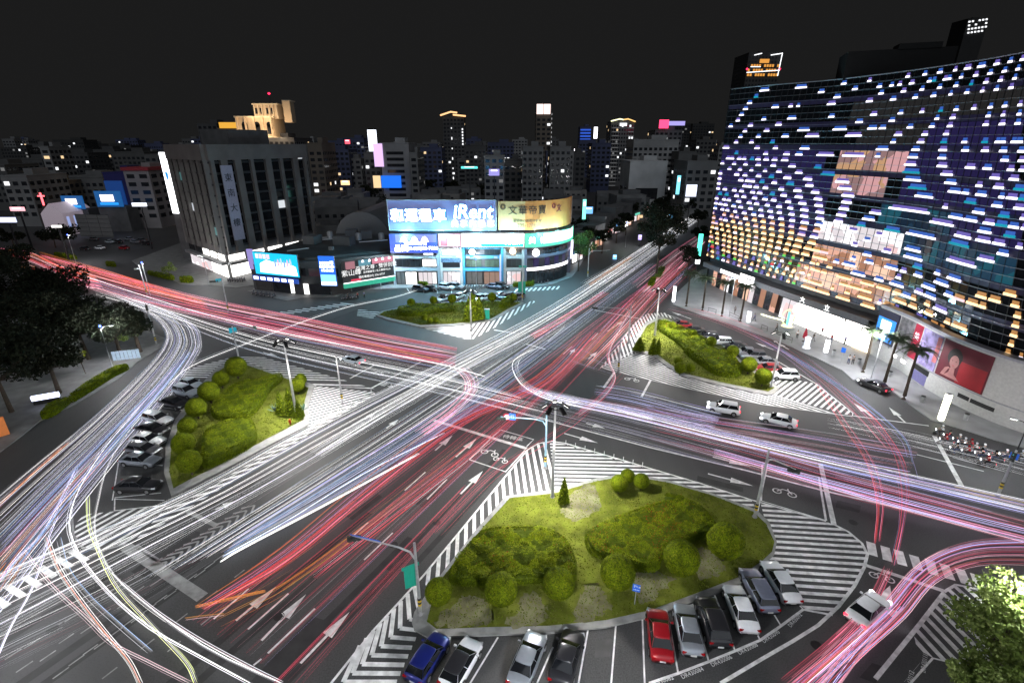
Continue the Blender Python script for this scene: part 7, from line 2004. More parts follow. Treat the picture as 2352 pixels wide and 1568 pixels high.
def street_lamp(label, v, x, y, h, top=(.05, .12, 1.0), arm=(1.2, 0), e=2200, col=(.95, .97, 1), pole=STEEL):
    p = g(v, x, y)
    o = thing('street_lamp', label, 'street lamp', (p.x, p.y, .1))
    m = MB(); m.tube([(0, 0, 0), (0, 0, 1.0), (0, 0, h - .6), (arm[0] * .35, arm[1] * .35, h - .1), (arm[0], arm[1], h)], [.11, .085, .06, .05, .045], 8); m.build('pole', pole, o)
    m = MB(); m.box((arm[0] * 1.1, arm[1] * 1.1, h), (.75, .3, .12), math.atan2(arm[1], arm[0])); hd = m.build('lamp_head', STEEL, o)
    m = MB(); m.box((arm[0] * 1.1, arm[1] * 1.1, h - .075), (.6, .24, .03), math.atan2(arm[1], arm[0])); m.build('lens', WHITE_L, hd)
    if top:
        m = MB(); m.lathe([(.05, 0), (.16, .1), (.16, .26), (.05, .36)], (0, 0, h - .15), 8); m.build('beacon', glow('beacon_blue', top, 6), o)
    lamp('lamp', 'POINT', e, col, o, (arm[0] * 1.1, arm[1] * 1.1, h - .35), .2)
    return o


GS = 'street lamps with blue beacons'
street_lamp('white street lamp with a blue beacon on the left pavement', 'L1', 715, 760, 8.0, arm=(1.4, .4), e=4600); street_lamp('street lamp with a blue beacon at the left avenue, before the dark houses', 'L1', 945, 290, 8.5, arm=(.9, -.9), e=3000)
street_lamp('street lamp with a blue beacon at the far end of the left avenue', 'K1', 700, 1270, 9, arm=(1, -.5), e=3500); street_lamp('street lamp with a blue beacon before the store, by the canopy lamp', 'N1', 640, 890, 8.2, arm=(-1.2, -.6), e=7000)
street_lamp('white street lamp behind the black car on the plaza kerb', 'Q5', 540, 1085, 8.2, None, (-1.0, -.5), 8000); street_lamp('street lamp with a blue beacon on the far avenue', 'K4', 1040, 1470, 9, arm=(.8, 0), e=2500)
street_lamp('street lamp with lit head at the far left by the car park', 'K1', 850, 840 + 120, 9, (1, 1, 1), (1, 0), 6000); street_lamp('street lamp before the bright office shop', 'N6', 1110, 890, 8, None, (-1, 0), 3000)
street_lamp('slim white lamp in the middle of the shop front bays', 'B3', 955, 1075, 8.0, (1, 1, .95), (0, .6), 3500); street_lamp('slim pole lamp by the left shop bays', 'N3', 2085, 690, 7.5, None, (.6, -.3), 3000)
street_lamp('dark bracket lamp among the scooters at the right edge', 'N5', 2080, 1010, 6.5, None, (-.8, .8), 2400, pole=DARKM)
street_lamp('unseen street lamp added to light the parking bays below the near island', 'C3', 1650, 2886, 9.0, None, (0, 1.5), 11000); street_lamp('unseen street lamp added to light the bottom of the lanes', 'L2', 900, 2886, 9.0, None, (-1.0, 1.0), 4000)  # both added below the view as fill, neither lamp is seen
street_lamp('street lamp just outside the lower right corner planting', 'R4', 2330, 1500, 8.5, None, (-1.2, .3), 5000); street_lamp('unseen street lamp added off the left edge to light the lower lanes', 'L2', -120, 1040, 9.0, None, (1.2, .3), 6500)  # the second lamp is unseen, added as fill from the left

SIG_B = mat('signal_body', (.03, .035, .03), .5, var=.2); SIG = {'r': glow('signal_red', (1, .05, .03), 7), 'g': glow('signal_green', (.03, 1, .55), 7), 'o': mat('signal_off', (.02, .02, .02), .3)}


def signal_head(parent, loc, rz, lit, n=3, horiz=True):
    h = MB(); h.box((0, 0, 0), ((.36 * n, .22, .40) if horiz else (.40, .22, .36 * n))); b = h.build('signal_head', SIG_B, parent); b.location = loc; b.rotation_euler = (0, 0, rz)
    for k in range(n):
        x = (k - (n - 1) / 2) * .36
        l = MB(); l.lathe([(.13, 0), (.13, .02)], (0, 0, 0), 12, 0, 'Y'); c = lit[k] if k < len(lit) else 'o'; q = l.build('signal_lens', SIG[c], b); q.location = (x, -.14, 0) if horiz else (0, -.14, -x)
        vz = MB(); vz.lathe([(.16, -.14), (.15, 0)], (0, 0, 0), 10, 0, 'Y'); w = vz.build('visor', SIG_B, b); w.location = (x, -.12, .03) if horiz else (0, -.12, -x + .03)
    return b


def signal_pole(label, v, x, y, h, arm, heads, sign=None, pole=STEEL, band=True):
    """a signal post: arm = (dx, dy) of the overhead arm, heads = (position along arm, lit)"""
    p = g(v, x, y)
    o = thing('traffic_signal', label, 'traffic signal', (p.x, p.y, .1))
    m = MB(); m.tube([(0, 0, 0), (0, 0, h + .8)], [.15, .10], 10); m.build('pole', pole, o)
    m = MB(); m.lathe([(.26, 0), (.26, .15), (.15, .3)], (0, 0, 0), 10); m.build('base', CONC, o)
    if band:
        for k in range(4):
            m = MB(); m.lathe([(.165, 0), (.165, .2)], (0, 0, 1.0 + .2 * k), 10); m.build('warning_band', mat('band_yellow', (.6, .42, .02), .5) if k % 2 == 0 else BLACK, o)
    d = Vector((arm[0], arm[1], 0)); L_ = d.length
    if L_ > .1:
        m = MB(); m.tube([(0, 0, h - .9), d * .08 + Vector((0, 0, h - .2)), d * .25 + Vector((0, 0, h)), d + Vector((0, 0, h + .1))], [.09, .08, .07, .05], 8); m.build('arm', pole, o)
    for t, lit, dr in heads:
        a = math.atan2(-p.y, -p.x) if dr is None else dr
        signal_head(o, d * t + Vector((0, 0, h - .12 if L_ > .1 else h)), (a + math.pi / 2), lit, 3, L_ > .1)
    if sign:
        t, w, hh, m_ = sign
        s = MB(); s.box((0, 0, 0), (w, .05, hh)); q = s.build('sign_plate', m_, o); q.location = d * t + Vector((0, 0, h + .1)); q.rotation_euler = (0, 0, math.atan2(-p.y, -p.x) + math.pi / 2)
    return o


BLUE_S = mat('sign_plate_blue', (.01, .09, .45), .4, emit=(.01, .10, .5), es=.4); GREEN_S = mat('sign_plate_green', (.01, .22, .15), .4, emit=(.01, .2, .13), es=.3); TEAL_S = mat('sign_plate_teal', (.01, .35, .45), .4, emit=(.0, .35, .5), es=.4)
P0 = g('C3', 585, 1180)
q = (g('C3', 150, 690, 6.6) - P0)
o = signal_pole('signal post with a long arm over the lanes, left of the near island', 'C3', 600, 1140, 6.6, (q.x, q.y), [(.97, 'og', None)])
dr = math.atan2(-o.location.y, -o.location.x) + math.pi / 2
s = MB(); s.box((0, 0, 0), (2.6, .05, .5)); b = s.build('street_sign', BLUE_S, o); b.location = Vector((q.x * .78, q.y * .78, 6.75)); b.rotation_euler = (.6, 0, math.atan2(q.y, q.x) + math.pi)
text('海邊路', .42, o, b.location + Vector((0, -.05, .04)), (math.pi / 2 + .6, 0, math.atan2(q.y, q.x) + math.pi), PAINT, 'lettering', .005)
s = MB(); s.box((0, 0, 0), (.9, .06, 1.9)); s.box((.1, 0, 1.1), (1.4, .06, .3)); b = s.build('direction_sign', GREEN_S, o); b.location = (-.55, -.1, 4.0); b.rotation_euler = (0, 0, .5)
P1 = g('M5', 1530, 1520); q = g('M5', 1180, 1125, 6.5) - P1
o = signal_pole('blue grey signal post with a curved arm beside the floodlight mast', 'M5', 1530, 1520, 6.6, (q.x, q.y), [(.98, 'og', None)], pole=mat('pole_blue', (.25, .42, .55), .4, .2))
a = math.atan2(-P1.y, -P1.x) + math.pi / 2
s = MB(); s.lathe([(.02, -.03), (.42, -.03), (.42, .03), (.02, .03)], (0, 0, 0), 20, 0, 'Y'); b = s.build('round_sign', mat('sign_red', (.5, .01, .02), .4, emit=(.6, .02, .04), es=.4), o); b.location = Vector((q.x * .86, q.y * .86, 6.7)); b.rotation_euler = (0, 0, a)
s = MB(); s.lathe([(.02, -.05), (.30, -.05), (.30, 0), (.02, 0)], (0, 0, 0), 20, 0, 'Y'); b2_ = s.build('sign_face', mat('sign_white_plate', (.7, .7, .7), .4, emit=(.8, .8, .8), es=.3), o); b2_.location = b.location; b2_.rotation_euler = b.rotation_euler
s = MB(); s.box((0, 0, 0), (.75, .05, .85)); b = s.build('lane_sign', BLUE_S, o); b.location = Vector((q.x * .74, q.y * .74, 6.75)); b.rotation_euler = (0, 0, a)
text('行', .5, o, b.location + Vector((math.sin(a) * .05, -math.cos(a) * .05, 0)), (math.pi / 2, 0, a), PAINT, 'lettering', .005)
# right post, left post, far ones
P2 = g('R4', 660, 530)
q = g('R4', 1050, 390, 6.0) - P2
signal_pole('signal post with grey box on the right of the near island', 'R4', 660, 535, 7.4, (q.x * .55, q.y * .55), [(.95, 'rog', None)]); P3 = g('L1', 2150, 970); q = g('L1', 1600, 525, 7.0) - P3
o = signal_pole('thin signal post on the hatched nose of the left island', 'L1', 2150, 970, 6.9, (-1.5, .8), [], sign=None)
P3 = g('L1', 1500, 690); o = signal_pole('signal post with a teal plate at the top of the left island', 'L1', 1500, 690, 5.5, (3.2, 2.2), [(.9, 'rog', -2.4)], sign=(0, 1.2, .9, TEAL_S), band=False)
signal_pole('signal post with a red light beside the dark trees on the left', 'L1', 985, 600, 7.5, (0, 0), [(0, 'r', -.9)]); signal_pole('signal post with green lights before the bright office shop', 'L1', 1435, 395, 7.5, (-2.2, -.4), [(.6, 'gg', None), (.9, 'og', None)], sign=(.3, 1.2, .7, TEAL_S))
signal_pole('pair of thin signal posts over the red streaks on the left avenue', 'L1', 925, 290, 7.0, (-1.5, 0), [(.6, 'oog', None)]); signal_pole('signal post with arms to both sides on the far island nose', 'B3', 905, 1470, 8.0, (-5.5, -1.0), [(.98, 'r', None)], band=False)
signal_pole('signal post at the right end of the far island with a green board', 'B3', 1385, 1190, 8.5, (-.1, 0), [], sign=(0, 1.8, .5, GREEN_S)); signal_pole('signal post with a green light at the head of the far avenue', 'B3', 2000, 960, 7.5, (6, .5), [(.95, 'g', None)])
signal_pole('signal post with a red over green light on the right island edge', 'M5', 2180, 540, 7.0, (-7.0, 1.0), [(.95, 'og', None)], band=False); signal_pole('signal post with a turquoise light at the right hand median', 'N5', 1890, 1440, 5.0, (0, 0), [(0, 'g', 2.6)], sign=(0, .7, .7, BLUE_S))
signal_pole('signal post in the hatched corner of the right island', 'R6', 100, 815, 5.0, (0, 0), [], band=True)
# green board under the far signal
p = g('B3', 1380, 1150); t = thing('direction_board', 'dark green direction board on a post before the rounded shop corner', 'sign', (p.x, p.y, 0)); m = MB(); m.box((0, 0, 2.4), (1.8, .1, 3.4)); m.build('panel', GREEN_S, t); m = MB(); m.tube([(0, .1, 0), (0, .1, 4)], .06, 6); m.build('post', STEEL, t)
# parking sign
p = g('C3', 1940, 1085); t = thing('parking_sign', 'blue parking sign on a thin post at the near island', 'sign', (p.x, p.y, .1), math.atan2(-p.y, -p.x) + math.pi / 2)
m = MB(); m.tube([(0, 0, 0), (0, 0, 2.2)], .035, 6); m.build('post', STEEL, t); m = MB(); m.box((0, -.04, 1.95), (.62, .03, .75)); m.build('plate', BLUE_S, t)
text('P', .42, t, (-.12, -.06, 2.08), (math.pi / 2, 0, 0), PAINT, 'lettering', .004); text('汽車', .2, t, (.14, -.06, 2.08), (math.pi / 2, 0, 0), PAINT, 'lettering', .004); text('收費停車', .13, t, (0, -.06, 1.76), (math.pi / 2, 0, 0), PAINT, 'lettering', .004)
p = g('Q5', 180, 900); t = thing('parking_sign', 'small blue sign on a post at the plaza kerb', 'sign', (p.x, p.y, .1), -.9)
m = MB(); m.tube([(0, 0, 0), (0, 0, 2.8)], .035, 6); m.build('post', STEEL, t); m = MB(); m.box((0, -.04, 2.5), (.7, .03, .9)); m.build('plate', BLUE_S, t)
# glowing pillars on the plaza
GLP = glow('pillar_glow', (.95, .95, 1), 5); GLY = glow('pillar_glow_yellow', (1, 1, .72), 5)
for v, x, y, h, m_, l in (('N1', 855, 1010, 2.6, GLP, 'glowing white light pillar before the palms, left one on the plaza'), ('N1', 1765, 1370, 2.7, GLP, 'glowing white light pillar at the plaza kerb, right of the red figure'), ('R6', 1880, 1090, 4.2, GLY, 'tall yellow white light pillar at the kerb by the right stop line'), ('R6', 405, 430, 4.0, GLP, 'tall white light pillar at the store corner by the avenue')):
    p = g(v, x, y); t = thing('light_pillar', l, 'light pillar', (p.x, p.y, .13), 0, 'light pillars on the plaza')
    m = MB(); m.box((0, 0, h / 2 + .15), (.55, .55, h - .3)); m.build('glow_body', m_, t); m = MB(); m.box((0, 0, .08), (.7, .7, .16)); m.box((0, 0, h + .05), (.62, .62, .1)); m.build('cap', STEEL, t)
p = g('N1', 1540, 1305); t = thing('kiosk', 'small white kiosk like sign beside a red umbrella', 'kiosk', (p.x, p.y, .13)); m = MB(); m.lathe([(.7, 0), (.7, .2), (.5, .3), (.5, 1.9), (.62, 2.0), (.3, 2.3)], (0, 0, 0), 12); m.build('body', mat('kiosk_white', (.7, .7, .72), .4, emit=(.8, .8, .9), es=.6), t)
p = g('N1', 1515, 1220); t = thing('umbrella', 'closed red umbrella on the plaza', 'umbrella', (p.x, p.y, .13)); m = MB(); m.lathe([(.05, .5), (.42, .7), (.36, 1.4), (.05, 2.8)], (0, 0, 0), 12); m.build('canopy', mat('umbrella_red', (.4, .01, .03), .7), t); m = MB(); m.tube([(0, 0, 0), (0, 0, 2.9)], .04, 6); m.build('pole', STEEL, t)
# lit ring sculpture
p = g('N1', 1310, 1065); t = thing('sculpture', 'lit ring sculpture with a green centre on the store plaza', 'sculpture', (p.x, p.y, .13), -.6)
m = MB(); m.tube([(1.15 * math.cos(a * math.pi / 16), 0, 2.2 + 1.7 * math.sin(a * math.pi / 16)) for a in range(33)], .09, 6); m.build('ring', glow('ring_lime', (.75, .9, .35), 2.5), t)
m = MB(); m.tube([(0, 0, .3), (0, 0, 3.4)], .22, 8); m.build('column', glow('column_green', (.15, .9, .55), 2.2), t); m = MB(); m.box((.5, 0, 1.8), (.7, .1, 2.2)); m.build('panel', mat('panel_white', (.7, .7, .7), .5, emit=(.8, .8, .8), es=.8), t)
m = MB(); m.lathe([(1.5, 0), (1.5, .3), (1.2, .35)], (0, 0, 0), 20); m.build('basin', STEEL, t); m = MB(); m.lathe([(1.1, 0), (1.1, .06)], (0, 0, .36), 16); m.build('lamp_bed', glow('bed_warm', (1, .8, .45), 2), t)
# planter edge lights, turquoise banner
t = thing('planter', 'long planter with a warm lit edge right of the store entrance', 'planter'); pl = gs('N1', (2080, 1300), (2260, 1370)); m = MB(); m.line(pl, .6, .6); m.tube([p + Vector((0, 0, .5)) for p in pl], .22, 6); m.build('lit_edge', glow('edge_warm', (1, .78, .5), 4), t); m = MB(); m.tube([g('N1', 2050, 1270) + Vector((0, 0, .3)), g('N1', 2080, 1150) + Vector((0, 0, .3))], .2, 6); m.build('lit_edge', glow('edge_warm', (1, .78, .5), 4), t)
t = thing('light_strip', 'long warm ground light strip left of the ring sculpture', 'light strip'); m = MB(); m.tube([p + Vector((0, 0, .3)) for p in gs('N1', (1010, 915), (1120, 950), (1280, 990))], .12, 6); m.build('tube', glow('strip_cream', (1, 1, .7), 3), t)
p = g('N1', 250, 400); t = thing('banner', 'turquoise upright lit sign at the store corner on the avenue', 'sign', (p.x, p.y, 0)); m = MB(); m.box((0, 0, 8), (1.2, .4, 6.5)); m.build('panel', glow('banner_turquoise', (.10, .95, .65), 2.2), t); m = MB(); m.box((0, 0, 3), (1.2, .4, 1.2)); m.build('lamp_box', GLP, t); m = MB(); m.tube([(0, .3, 0), (0, .3, 11)], .12, 6); m.build('post', DARKM, t)
# plaza furniture: cycle racks, benches, bins
for i, (x0, y0, x1, y1) in enumerate(((385, 880, 478, 905), (635, 935, 745, 985), (1010, 1085, 1080, 1110), (1290, 1215, 1370, 1245))):
    a_, b_ = g('N1', x0, y0), g('N1', x1, y1); d_ = (b_ - a_)
    t = thing('barrier_rail', ['dark rail between the second and third palm on the plaza kerb', 'dark rail right of the third palm on the plaza kerb', 'low rail left of the ring sculpture at the kerb', 'low rail below the ring sculpture at the kerb'][i], 'rail', (a_.x, a_.y, .13), math.atan2(d_.y, d_.x), 'rails along the plaza kerb')
    m = MB(); m.tube([(0, 0, 0), (0, 0, 1.0), (d_.length, 0, 1.0), (d_.length, 0, 0)], .05, 6); m.build('frame', DARKM, t); m = MB(); m.tube([(0, 0, .5), (d_.length, 0, .5)], .035, 6); m.build('crossbar', DARKM, t)
for i, (v, x, y) in enumerate((('R6', 1120, 690), ('R6', 1290, 740), ('R6', 1430, 790), ('R6', 1600, 860), ('R6', 1780, 1000), ('R6', 2020, 1100))):
    p = g(v, x, y - 18); t = thing('litter_bin', 'small grey litter bin on the plaza, ' + ['before the ring sculpture', 'near the red umbrella', 'by the blue sign post', 'beside the palms', 'left of the yellow light pillar', 'right of the yellow light pillar'][i], 'bin', (p.x, p.y, .13), 0, 'litter bins on the plaza'); m = MB(); m.lathe([(.26, 0), (.3, .9), (.24, .92)], (0, 0, 0), 10); m.build('body', STEEL, t); m = MB(); m.lathe([(.31, .92), (.28, 1.02), (.05, 1.06)], (0, 0, 0), 10); m.build('lid', BLACK, t)
for i, (x, y, ps, c1, c2, l) in enumerate(((700, 900, 'walk', 'grey', 'black', 'person in grey walking behind the third palm'), (930, 985, 'walk', 'blue', 'denim', 'person in blue walking past the left light pillar'), (1430, 1190, 'stand', 'white', 'black', 'person in white left of the red umbrella'), (1620, 1220, 'walk', 'black', 'grey', 'person in black right of the white kiosk'), (1830, 1240, 'stand', 'red', 'denim', 'person in red under the glowing store entrance'))):
    put(person(ps, l, CL[c1], CL[c2], None, 'people on the store plaza'), 'N1', x, y, .13, i * 1.3)
# small things on the islands
p = g('L1', 1822, 1100); t = thing('fire_hydrant', 'small red fire hydrant on the left island', 'hydrant', (p.x, p.y, .19)); m = MB(); m.lathe([(.13, 0), (.11, .1), (.11, .55), (.15, .6), (.10, .75), (.02, .82)], (0, 0, 0), 10); m.build('body', mat('hydrant_red', (.4, .03, .01), .4), t); m = MB(); m.tube([(-.22, 0, .45), (.22, 0, .45)], .06, 8); m.build('outlet', mat('hydrant_red', (.4, .03, .01), .4), t)
p = g('L1', 1845, 1020); t = thing('utility_box', 'white utility box beside the mast on the left island', 'utility box', (p.x, p.y, .19)); m = MB(); m.box((0, 0, .6), (.6, .4, 1.2)); m.build('cabinet', mat('cabinet', (.6, .62, .65), .5), t); m = MB(); m.box((0, -.21, .62), (.5, .02, 1.0)); m.build('door', mat('cabinet_door', (.5, .52, .55), .5), t)
p = g('B3', 1055, 1360); t = thing('utility_box', 'tall dark green cabinet on the far island', 'utility box', (p.x, p.y, .19)); m = MB(); m.box((0, 0, 1.1), (1.0, .6, 2.2)); m.build('cabinet', GREEN_S, t); m = MB(); m.box((0, 0, 2.25), (1.1, .7, .1)); m.build('lid', STEEL, t)
p = g('L1', 800, 690); t = thing('hoarding', 'pale blue slatted hoarding on the left pavement', 'hoarding', (p.x, p.y, .13), .35)
for k in range(7):
    m = MB(); m.box((-1.8 + k * .6, 0, .9), (.52, .06, 1.7)); m.build('slat', mat('slat_blue', (.35, .45, .55), .5), t)
m = MB(); m.box((0, .06, 1.5), (4.2, .05, .1)); m.box((0, .06, .3), (4.2, .05, .1)); m.build('rail', STEEL, t)
p = g('L1', 300, 960); t = thing('bus_shelter_light', 'lit blue white light box under the dark trees on the left', 'light box', (p.x, p.y, .13), .5); m = MB(); m.box((0, 0, 1.0), (3.2, .4, .7)); m.build('panel', glow('box_blue', (.7, .75, 1), 3), t); m = MB(); m.box((0, 0, .35), (3.0, .5, .6)); m.build('foot', DARKM, t)
p = g('L1', -30, 1190); t = thing('hoarding', 'orange lit board at the left picture edge', 'hoarding', (p.x, p.y, .13), .9); m = MB(); m.box((0, 0, 1.4), (3, .2, 2.6)); m.build('panel', mat('board_orange2', (.4, .12, .03), .6, emit=(.5, .16, .04), es=.5), t); m = MB(); m.box((0, .2, .6), (2.6, .15, 1.2)); m.build('support', DARKM, t)
# median kerb posts on the hatching
for i in range(9):
    for v, a, b in (('C3', (1510, 75), (1990, 215)),):
        p = g(v, a[0] + (b[0] - a[0]) * i / 8, a[1] + (b[1] - a[1]) * i / 8)
        t = thing('delineator_post', 'thin white post on the kerb line of the near hatching', 'bollard', (p.x, p.y, 0), 0, 'white posts along the near hatching'); m = MB(); m.tube([(0, 0, 0), (0, 0, .7)], .04, 6); m.build('post', PAINT, t); m = MB(); m.lathe([(.14, 0), (.14, .03)], (0, 0, 0), 8); m.build('base', RUBBER, t)
for i in range(10):
    p = g('L1', 1960 + (2330 - 1960) * i / 9, 1110 + (900 - 1110) * i / 9)
    t = thing('delineator_post', 'thin white post on the edge of the left hatched nose', 'bollard', (p.x, p.y, 0), 0, 'white posts along the left hatched nose'); m = MB(); m.tube([(0, 0, 0), (0, 0, .7)], .04, 6); m.build('post', PAINT, t); m = MB(); m.lathe([(.14, 0), (.14, .03)], (0, 0, 0), 8); m.build('base', RUBBER, t)
# scaffold like sign frame at the far left, dark box sign
p = g('K1', 900, 1040); t = thing('sign_frame', 'large grey gridded board frame by the far left car park', 'sign frame', (p.x, p.y, 0), -.15)
for k in range(3):
    m = MB(); m.box((-5.2 + 5.2 * k, 0, 5.0), (4.9, .2, 9)); m.build('panel', mat('grid_grey', (.16, .16, .16), .7), t)
for k in range(6):
    m = MB(); m.box((0, -.15, 1 + k * 1.7), (15.6, .1, .12)); m.build('rail', DARKM, t)
# wires
t = thing('overhead_wire', 'thin overhead wires spanning the left half of the crossing', 'wire')
for a, b in (((1500, 620), (2352, 330)), ((1100, 700), (1600, 530)), ((2120, 750), (2352, 690))):
    A_, B_2 = g('L1', *a, 6.5), g('L1', *b, 6.5)
    m = MB(); m.tube([A_.lerp(B_2, k / 8) - Vector((0, 0, .5 * math.sin(math.pi * k / 8))) for k in range(9)], .02, 4); m.build('cable', DARKM, t)
# ================================================================== streaks of head and tail lights over the carriageways
# real strands of light at lamp height, one object for every traffic stream
TR = {}
for n_, c_, e_ in (('white', (1, .99, .97), 2.6), ('white_soft', (.8, .8, .84), 1.4), ('grey', (.45, .45, .47), .9), ('blue', (.20, .42, .80), 1.2), ('violet', (.42, .36, .80), 1.1), ('lilac', (.62, .58, 1), 1.6),
                   ('red', (.75, .04, .10), 1.3), ('red_soft', (.42, .05, .09), .8), ('pink', (.95, .22, .36), 1.4), ('pink_soft', (.70, .30, .38), 1.0), ('rose_white', (1, .72, .78), 1.6), ('orange', (1, .30, .04), .9), ('amber', (.9, .42, .05), .8), ('scarlet', (1, .05, .03), 1.3), ('magenta', (.95, .40, .85), 1.5), ('yellow', (.85, .95, .25), 1.6)):
    TR[n_] = glow('light_' + n_, c_, e_)


def stream(label, guides, cols, n, r=(.02, .05), z=(.55, .8), rng=(.0, 1.0), full=.5, conc=None, smooth=26, jit=.0):
    """n light strands between two guide lines (lists of (view, x, y))"""
    zm = sum(z) / 2
    ga = smooth_path([g(*q, zm) for q in guides[0]], smooth); gb = smooth_path([g(*q, zm) for q in guides[1]], smooth)
    mb = MB(); names = list(dict.fromkeys(c for c, _ in cols)); bag = [c for c, w in cols for _ in range(w)]
    for i in range(n):
        t = R.random() if conc is None else min(1, max(0, R.choice(conc) + R.gauss(0, .021)))
        if R.random() < full:
            a, b = rng
        else:
            a = R.uniform(rng[0], rng[1] - .12); b = min(rng[1], a + R.uniform(.12, .6) * (rng[1] - rng[0]))
        zz = R.uniform(*z); w = R.gauss(0, jit)
        rad = R.uniform(*r) * R.choice((.18, .22, .27, .32, .4, .6))
        k0, k1 = int(a * (smooth - 1)), int(math.ceil(b * (smooth - 1)))
        if k1 - k0 < 2:
            continue
        pts = []
        for k in range(k0, k1 + 1):
            s = t + w * math.sin(k / smooth * 3.1)
            p = ga[k].lerp(gb[k], s); pts.append((p.x, p.y, zz))
        rr = [rad] * len(pts); rr[0] = rr[-1] = rad * .35
        mb.tube(pts, rr, 4, names.index(R.choice(bag)), cap=False)
    o = mb.build('light_trails', [TR[c] for c in names], None, kind='stuff')
    o['label'] = label; o['category'] = 'light trails'
    return o


WH = [('white', 6), ('white_soft', 5), ('grey', 4), ('lilac', 1), ('blue', 2)]
D_ = lambda *p: [('D', x, y) for x, y in p]
# avenue, oncoming head lights
stream('broad white headlight streaks down the left side of the avenue', (D_((1612, 480), (1440, 590), (1250, 708), (1010, 832), (720, 972), (450, 1118), (230, 1212), (-40, 1325)), D_((1622, 490), (1478, 605), (1300, 730), (1080, 850), (850, 985), (610, 1125), (330, 1275), (-40, 1475))),
       WH, 66, (.012, .042), conc=(.05, .12, .18, .3, .36, .5, .62, .74, .86, .95), full=.55)
stream('thin white and grey streaks filling the second oncoming lane', (D_((1290, 722), (870, 992), (330, 1330)), D_((1330, 735), (960, 985), (520, 1262))), [('white_soft', 4), ('white', 3), ('grey', 6), ('pink_soft', 1), ('blue', 2)], 74, (.010, .034), full=.3)
stream('thin streaks continuing to the lower left corner', (D_((700, 1035), (330, 1265), (-40, 1440)), D_((800, 1090), (420, 1330), (-40, 1575))), [('white_soft', 3), ('white', 2), ('grey', 6), ('red_soft', 1)], 40, (.008, .026), full=.35)
stream('thin bright bundle of white streaks on the middle of the avenue', (D_((1440, 596), (1270, 705), (1050, 826), (880, 925), (700, 1030)), D_((1452, 604), (1300, 712), (1085, 840), (905, 945), (740, 1050))), [('white', 5), ('white_soft', 3)], 22, (.018, .05), full=.7)
stream('blue white streaks beside the white avenue bundle', (D_((1480, 600), (1330, 712), (1150, 838), (1000, 950), (790, 1080), (545, 1235)), D_((1520, 612), (1385, 715), (1225, 842), (1060, 960), (830, 1110), (505, 1285))), [('blue', 5), ('violet', 3), ('white_soft', 3), ('lilac', 2), ('grey', 2)], 76, (.015, .045), full=.25)
stream('fat blue streak ending in the lower left lane', (D_((1010, 985), (830, 1075), (660, 1180), (515, 1268)), D_((1022, 995), (842, 1086), (668, 1192), (512, 1278))), [('blue', 4), ('lilac', 2), ('white', 1)], 8, (.03, .07), full=.6)
stream('white headlight streak ending in the lower left lane', (D_((960, 1040), (750, 1155), (560, 1255), (505, 1290)), D_((968, 1046), (756, 1163), (566, 1263), (508, 1294))), [('white', 4), ('lilac', 2)], 4, (.03, .08), full=.8)
stream('pale streaks of the far avenue beyond the crossing', (D_((1612, 478), (1540, 520), (1430, 592), (1330, 650)), D_((1625, 492), (1575, 528), (1490, 598), (1400, 660))), [('white', 3), ('white_soft', 4), ('blue', 3), ('grey', 2)], 26, (.03, .07), full=.5)
stream('orange streak along the left of the far avenue', (D_((1448, 588), (1395, 622), (1350, 652)), D_((1454, 592), (1402, 627), (1356, 658))), [('orange', 4), ('amber', 2)], 10, (.05, .10), full=.6)
stream('red streaks between the white bundles of the far avenue', (D_((1385, 668), (1300, 720), (1215, 768)), D_((1410, 676), (1322, 730), (1235, 782))), [('pink', 3), ('orange', 2), ('red', 2)], 26, (.04, .09), full=.4)
# avenue, tail lights away from us
stream('wide field of dim red streaks on the right half of the avenue', (D_((1500, 640), (440, 1420)), D_((1600, 575), (690, 1580))), [('red_soft', 7), ('red', 5), ('pink_soft', 2), ('violet', 1), ('grey', 1), ('pink', 1)], 84, (.015, .045), full=.12, conc=(.02, .35, .55, .05, .1, .14, .26, .29, .46, .62, .66, .71, .9, .95))
stream('strong red and orange tail light streaks beside the centre line', (D_((1340, 752), (1230, 860), (1030, 955), (830, 1100), (640, 1255), (450, 1388)), D_((1372, 765), (1262, 880), (1065, 975), (865, 1125), (670, 1285), (470, 1400))), [('red', 5), ('scarlet', 3), ('orange', 2), ('pink', 3), ('violet', 1)], 40, (.02, .06), full=.2)
stream('pink streaks and red glow of the second lane', (D_((1440, 680), (1280, 850), (1080, 1015), (880, 1170), (700, 1310)), D_((1462, 692), (1310, 865), (1110, 1035), (910, 1190), (730, 1330))), [('red', 3), ('pink', 4), ('rose_white', 1), ('scarlet', 2)], 26, (.02, .055), full=.2)
stream('deep red streaks of the right lane toward the bottom edge', (D_((1060, 1120), (610, 1580)), D_((1105, 1095), (690, 1580))), [('red', 4), ('red_soft', 5)], 26, (.015, .04), full=.2)
stream('dense red and orange streaks before the right island', (D_((1560, 585), (1470, 665), (1390, 745), (1310, 830)), D_((1600, 612), (1530, 682), (1455, 770), (1375, 850))), [('pink', 4), ('red', 4), ('orange', 4), ('scarlet', 2), ('rose_white', 2), ('lilac', 2), ('red_soft', 3)], 76, (.02, .08), full=.12)
stream('bright pink streaks at the mouth of the far avenue', (D_((1610, 535), (1540, 580), (1450, 650)), D_((1622, 560), (1570, 620), (1500, 690))), [('pink_soft', 5), ('rose_white', 3), ('pink', 3)], 34, (.04, .10), full=.4)
stream('thin red streaks along the waiting box by the near hatching', (D_((1420, 850), (1300, 960), (1135, 1078), (985, 1220)), D_((1440, 862), (1335, 970), (1165, 1082), (1020, 1230))), [('red', 5), ('red_soft', 4)], 18, (.015, .035), full=.3)
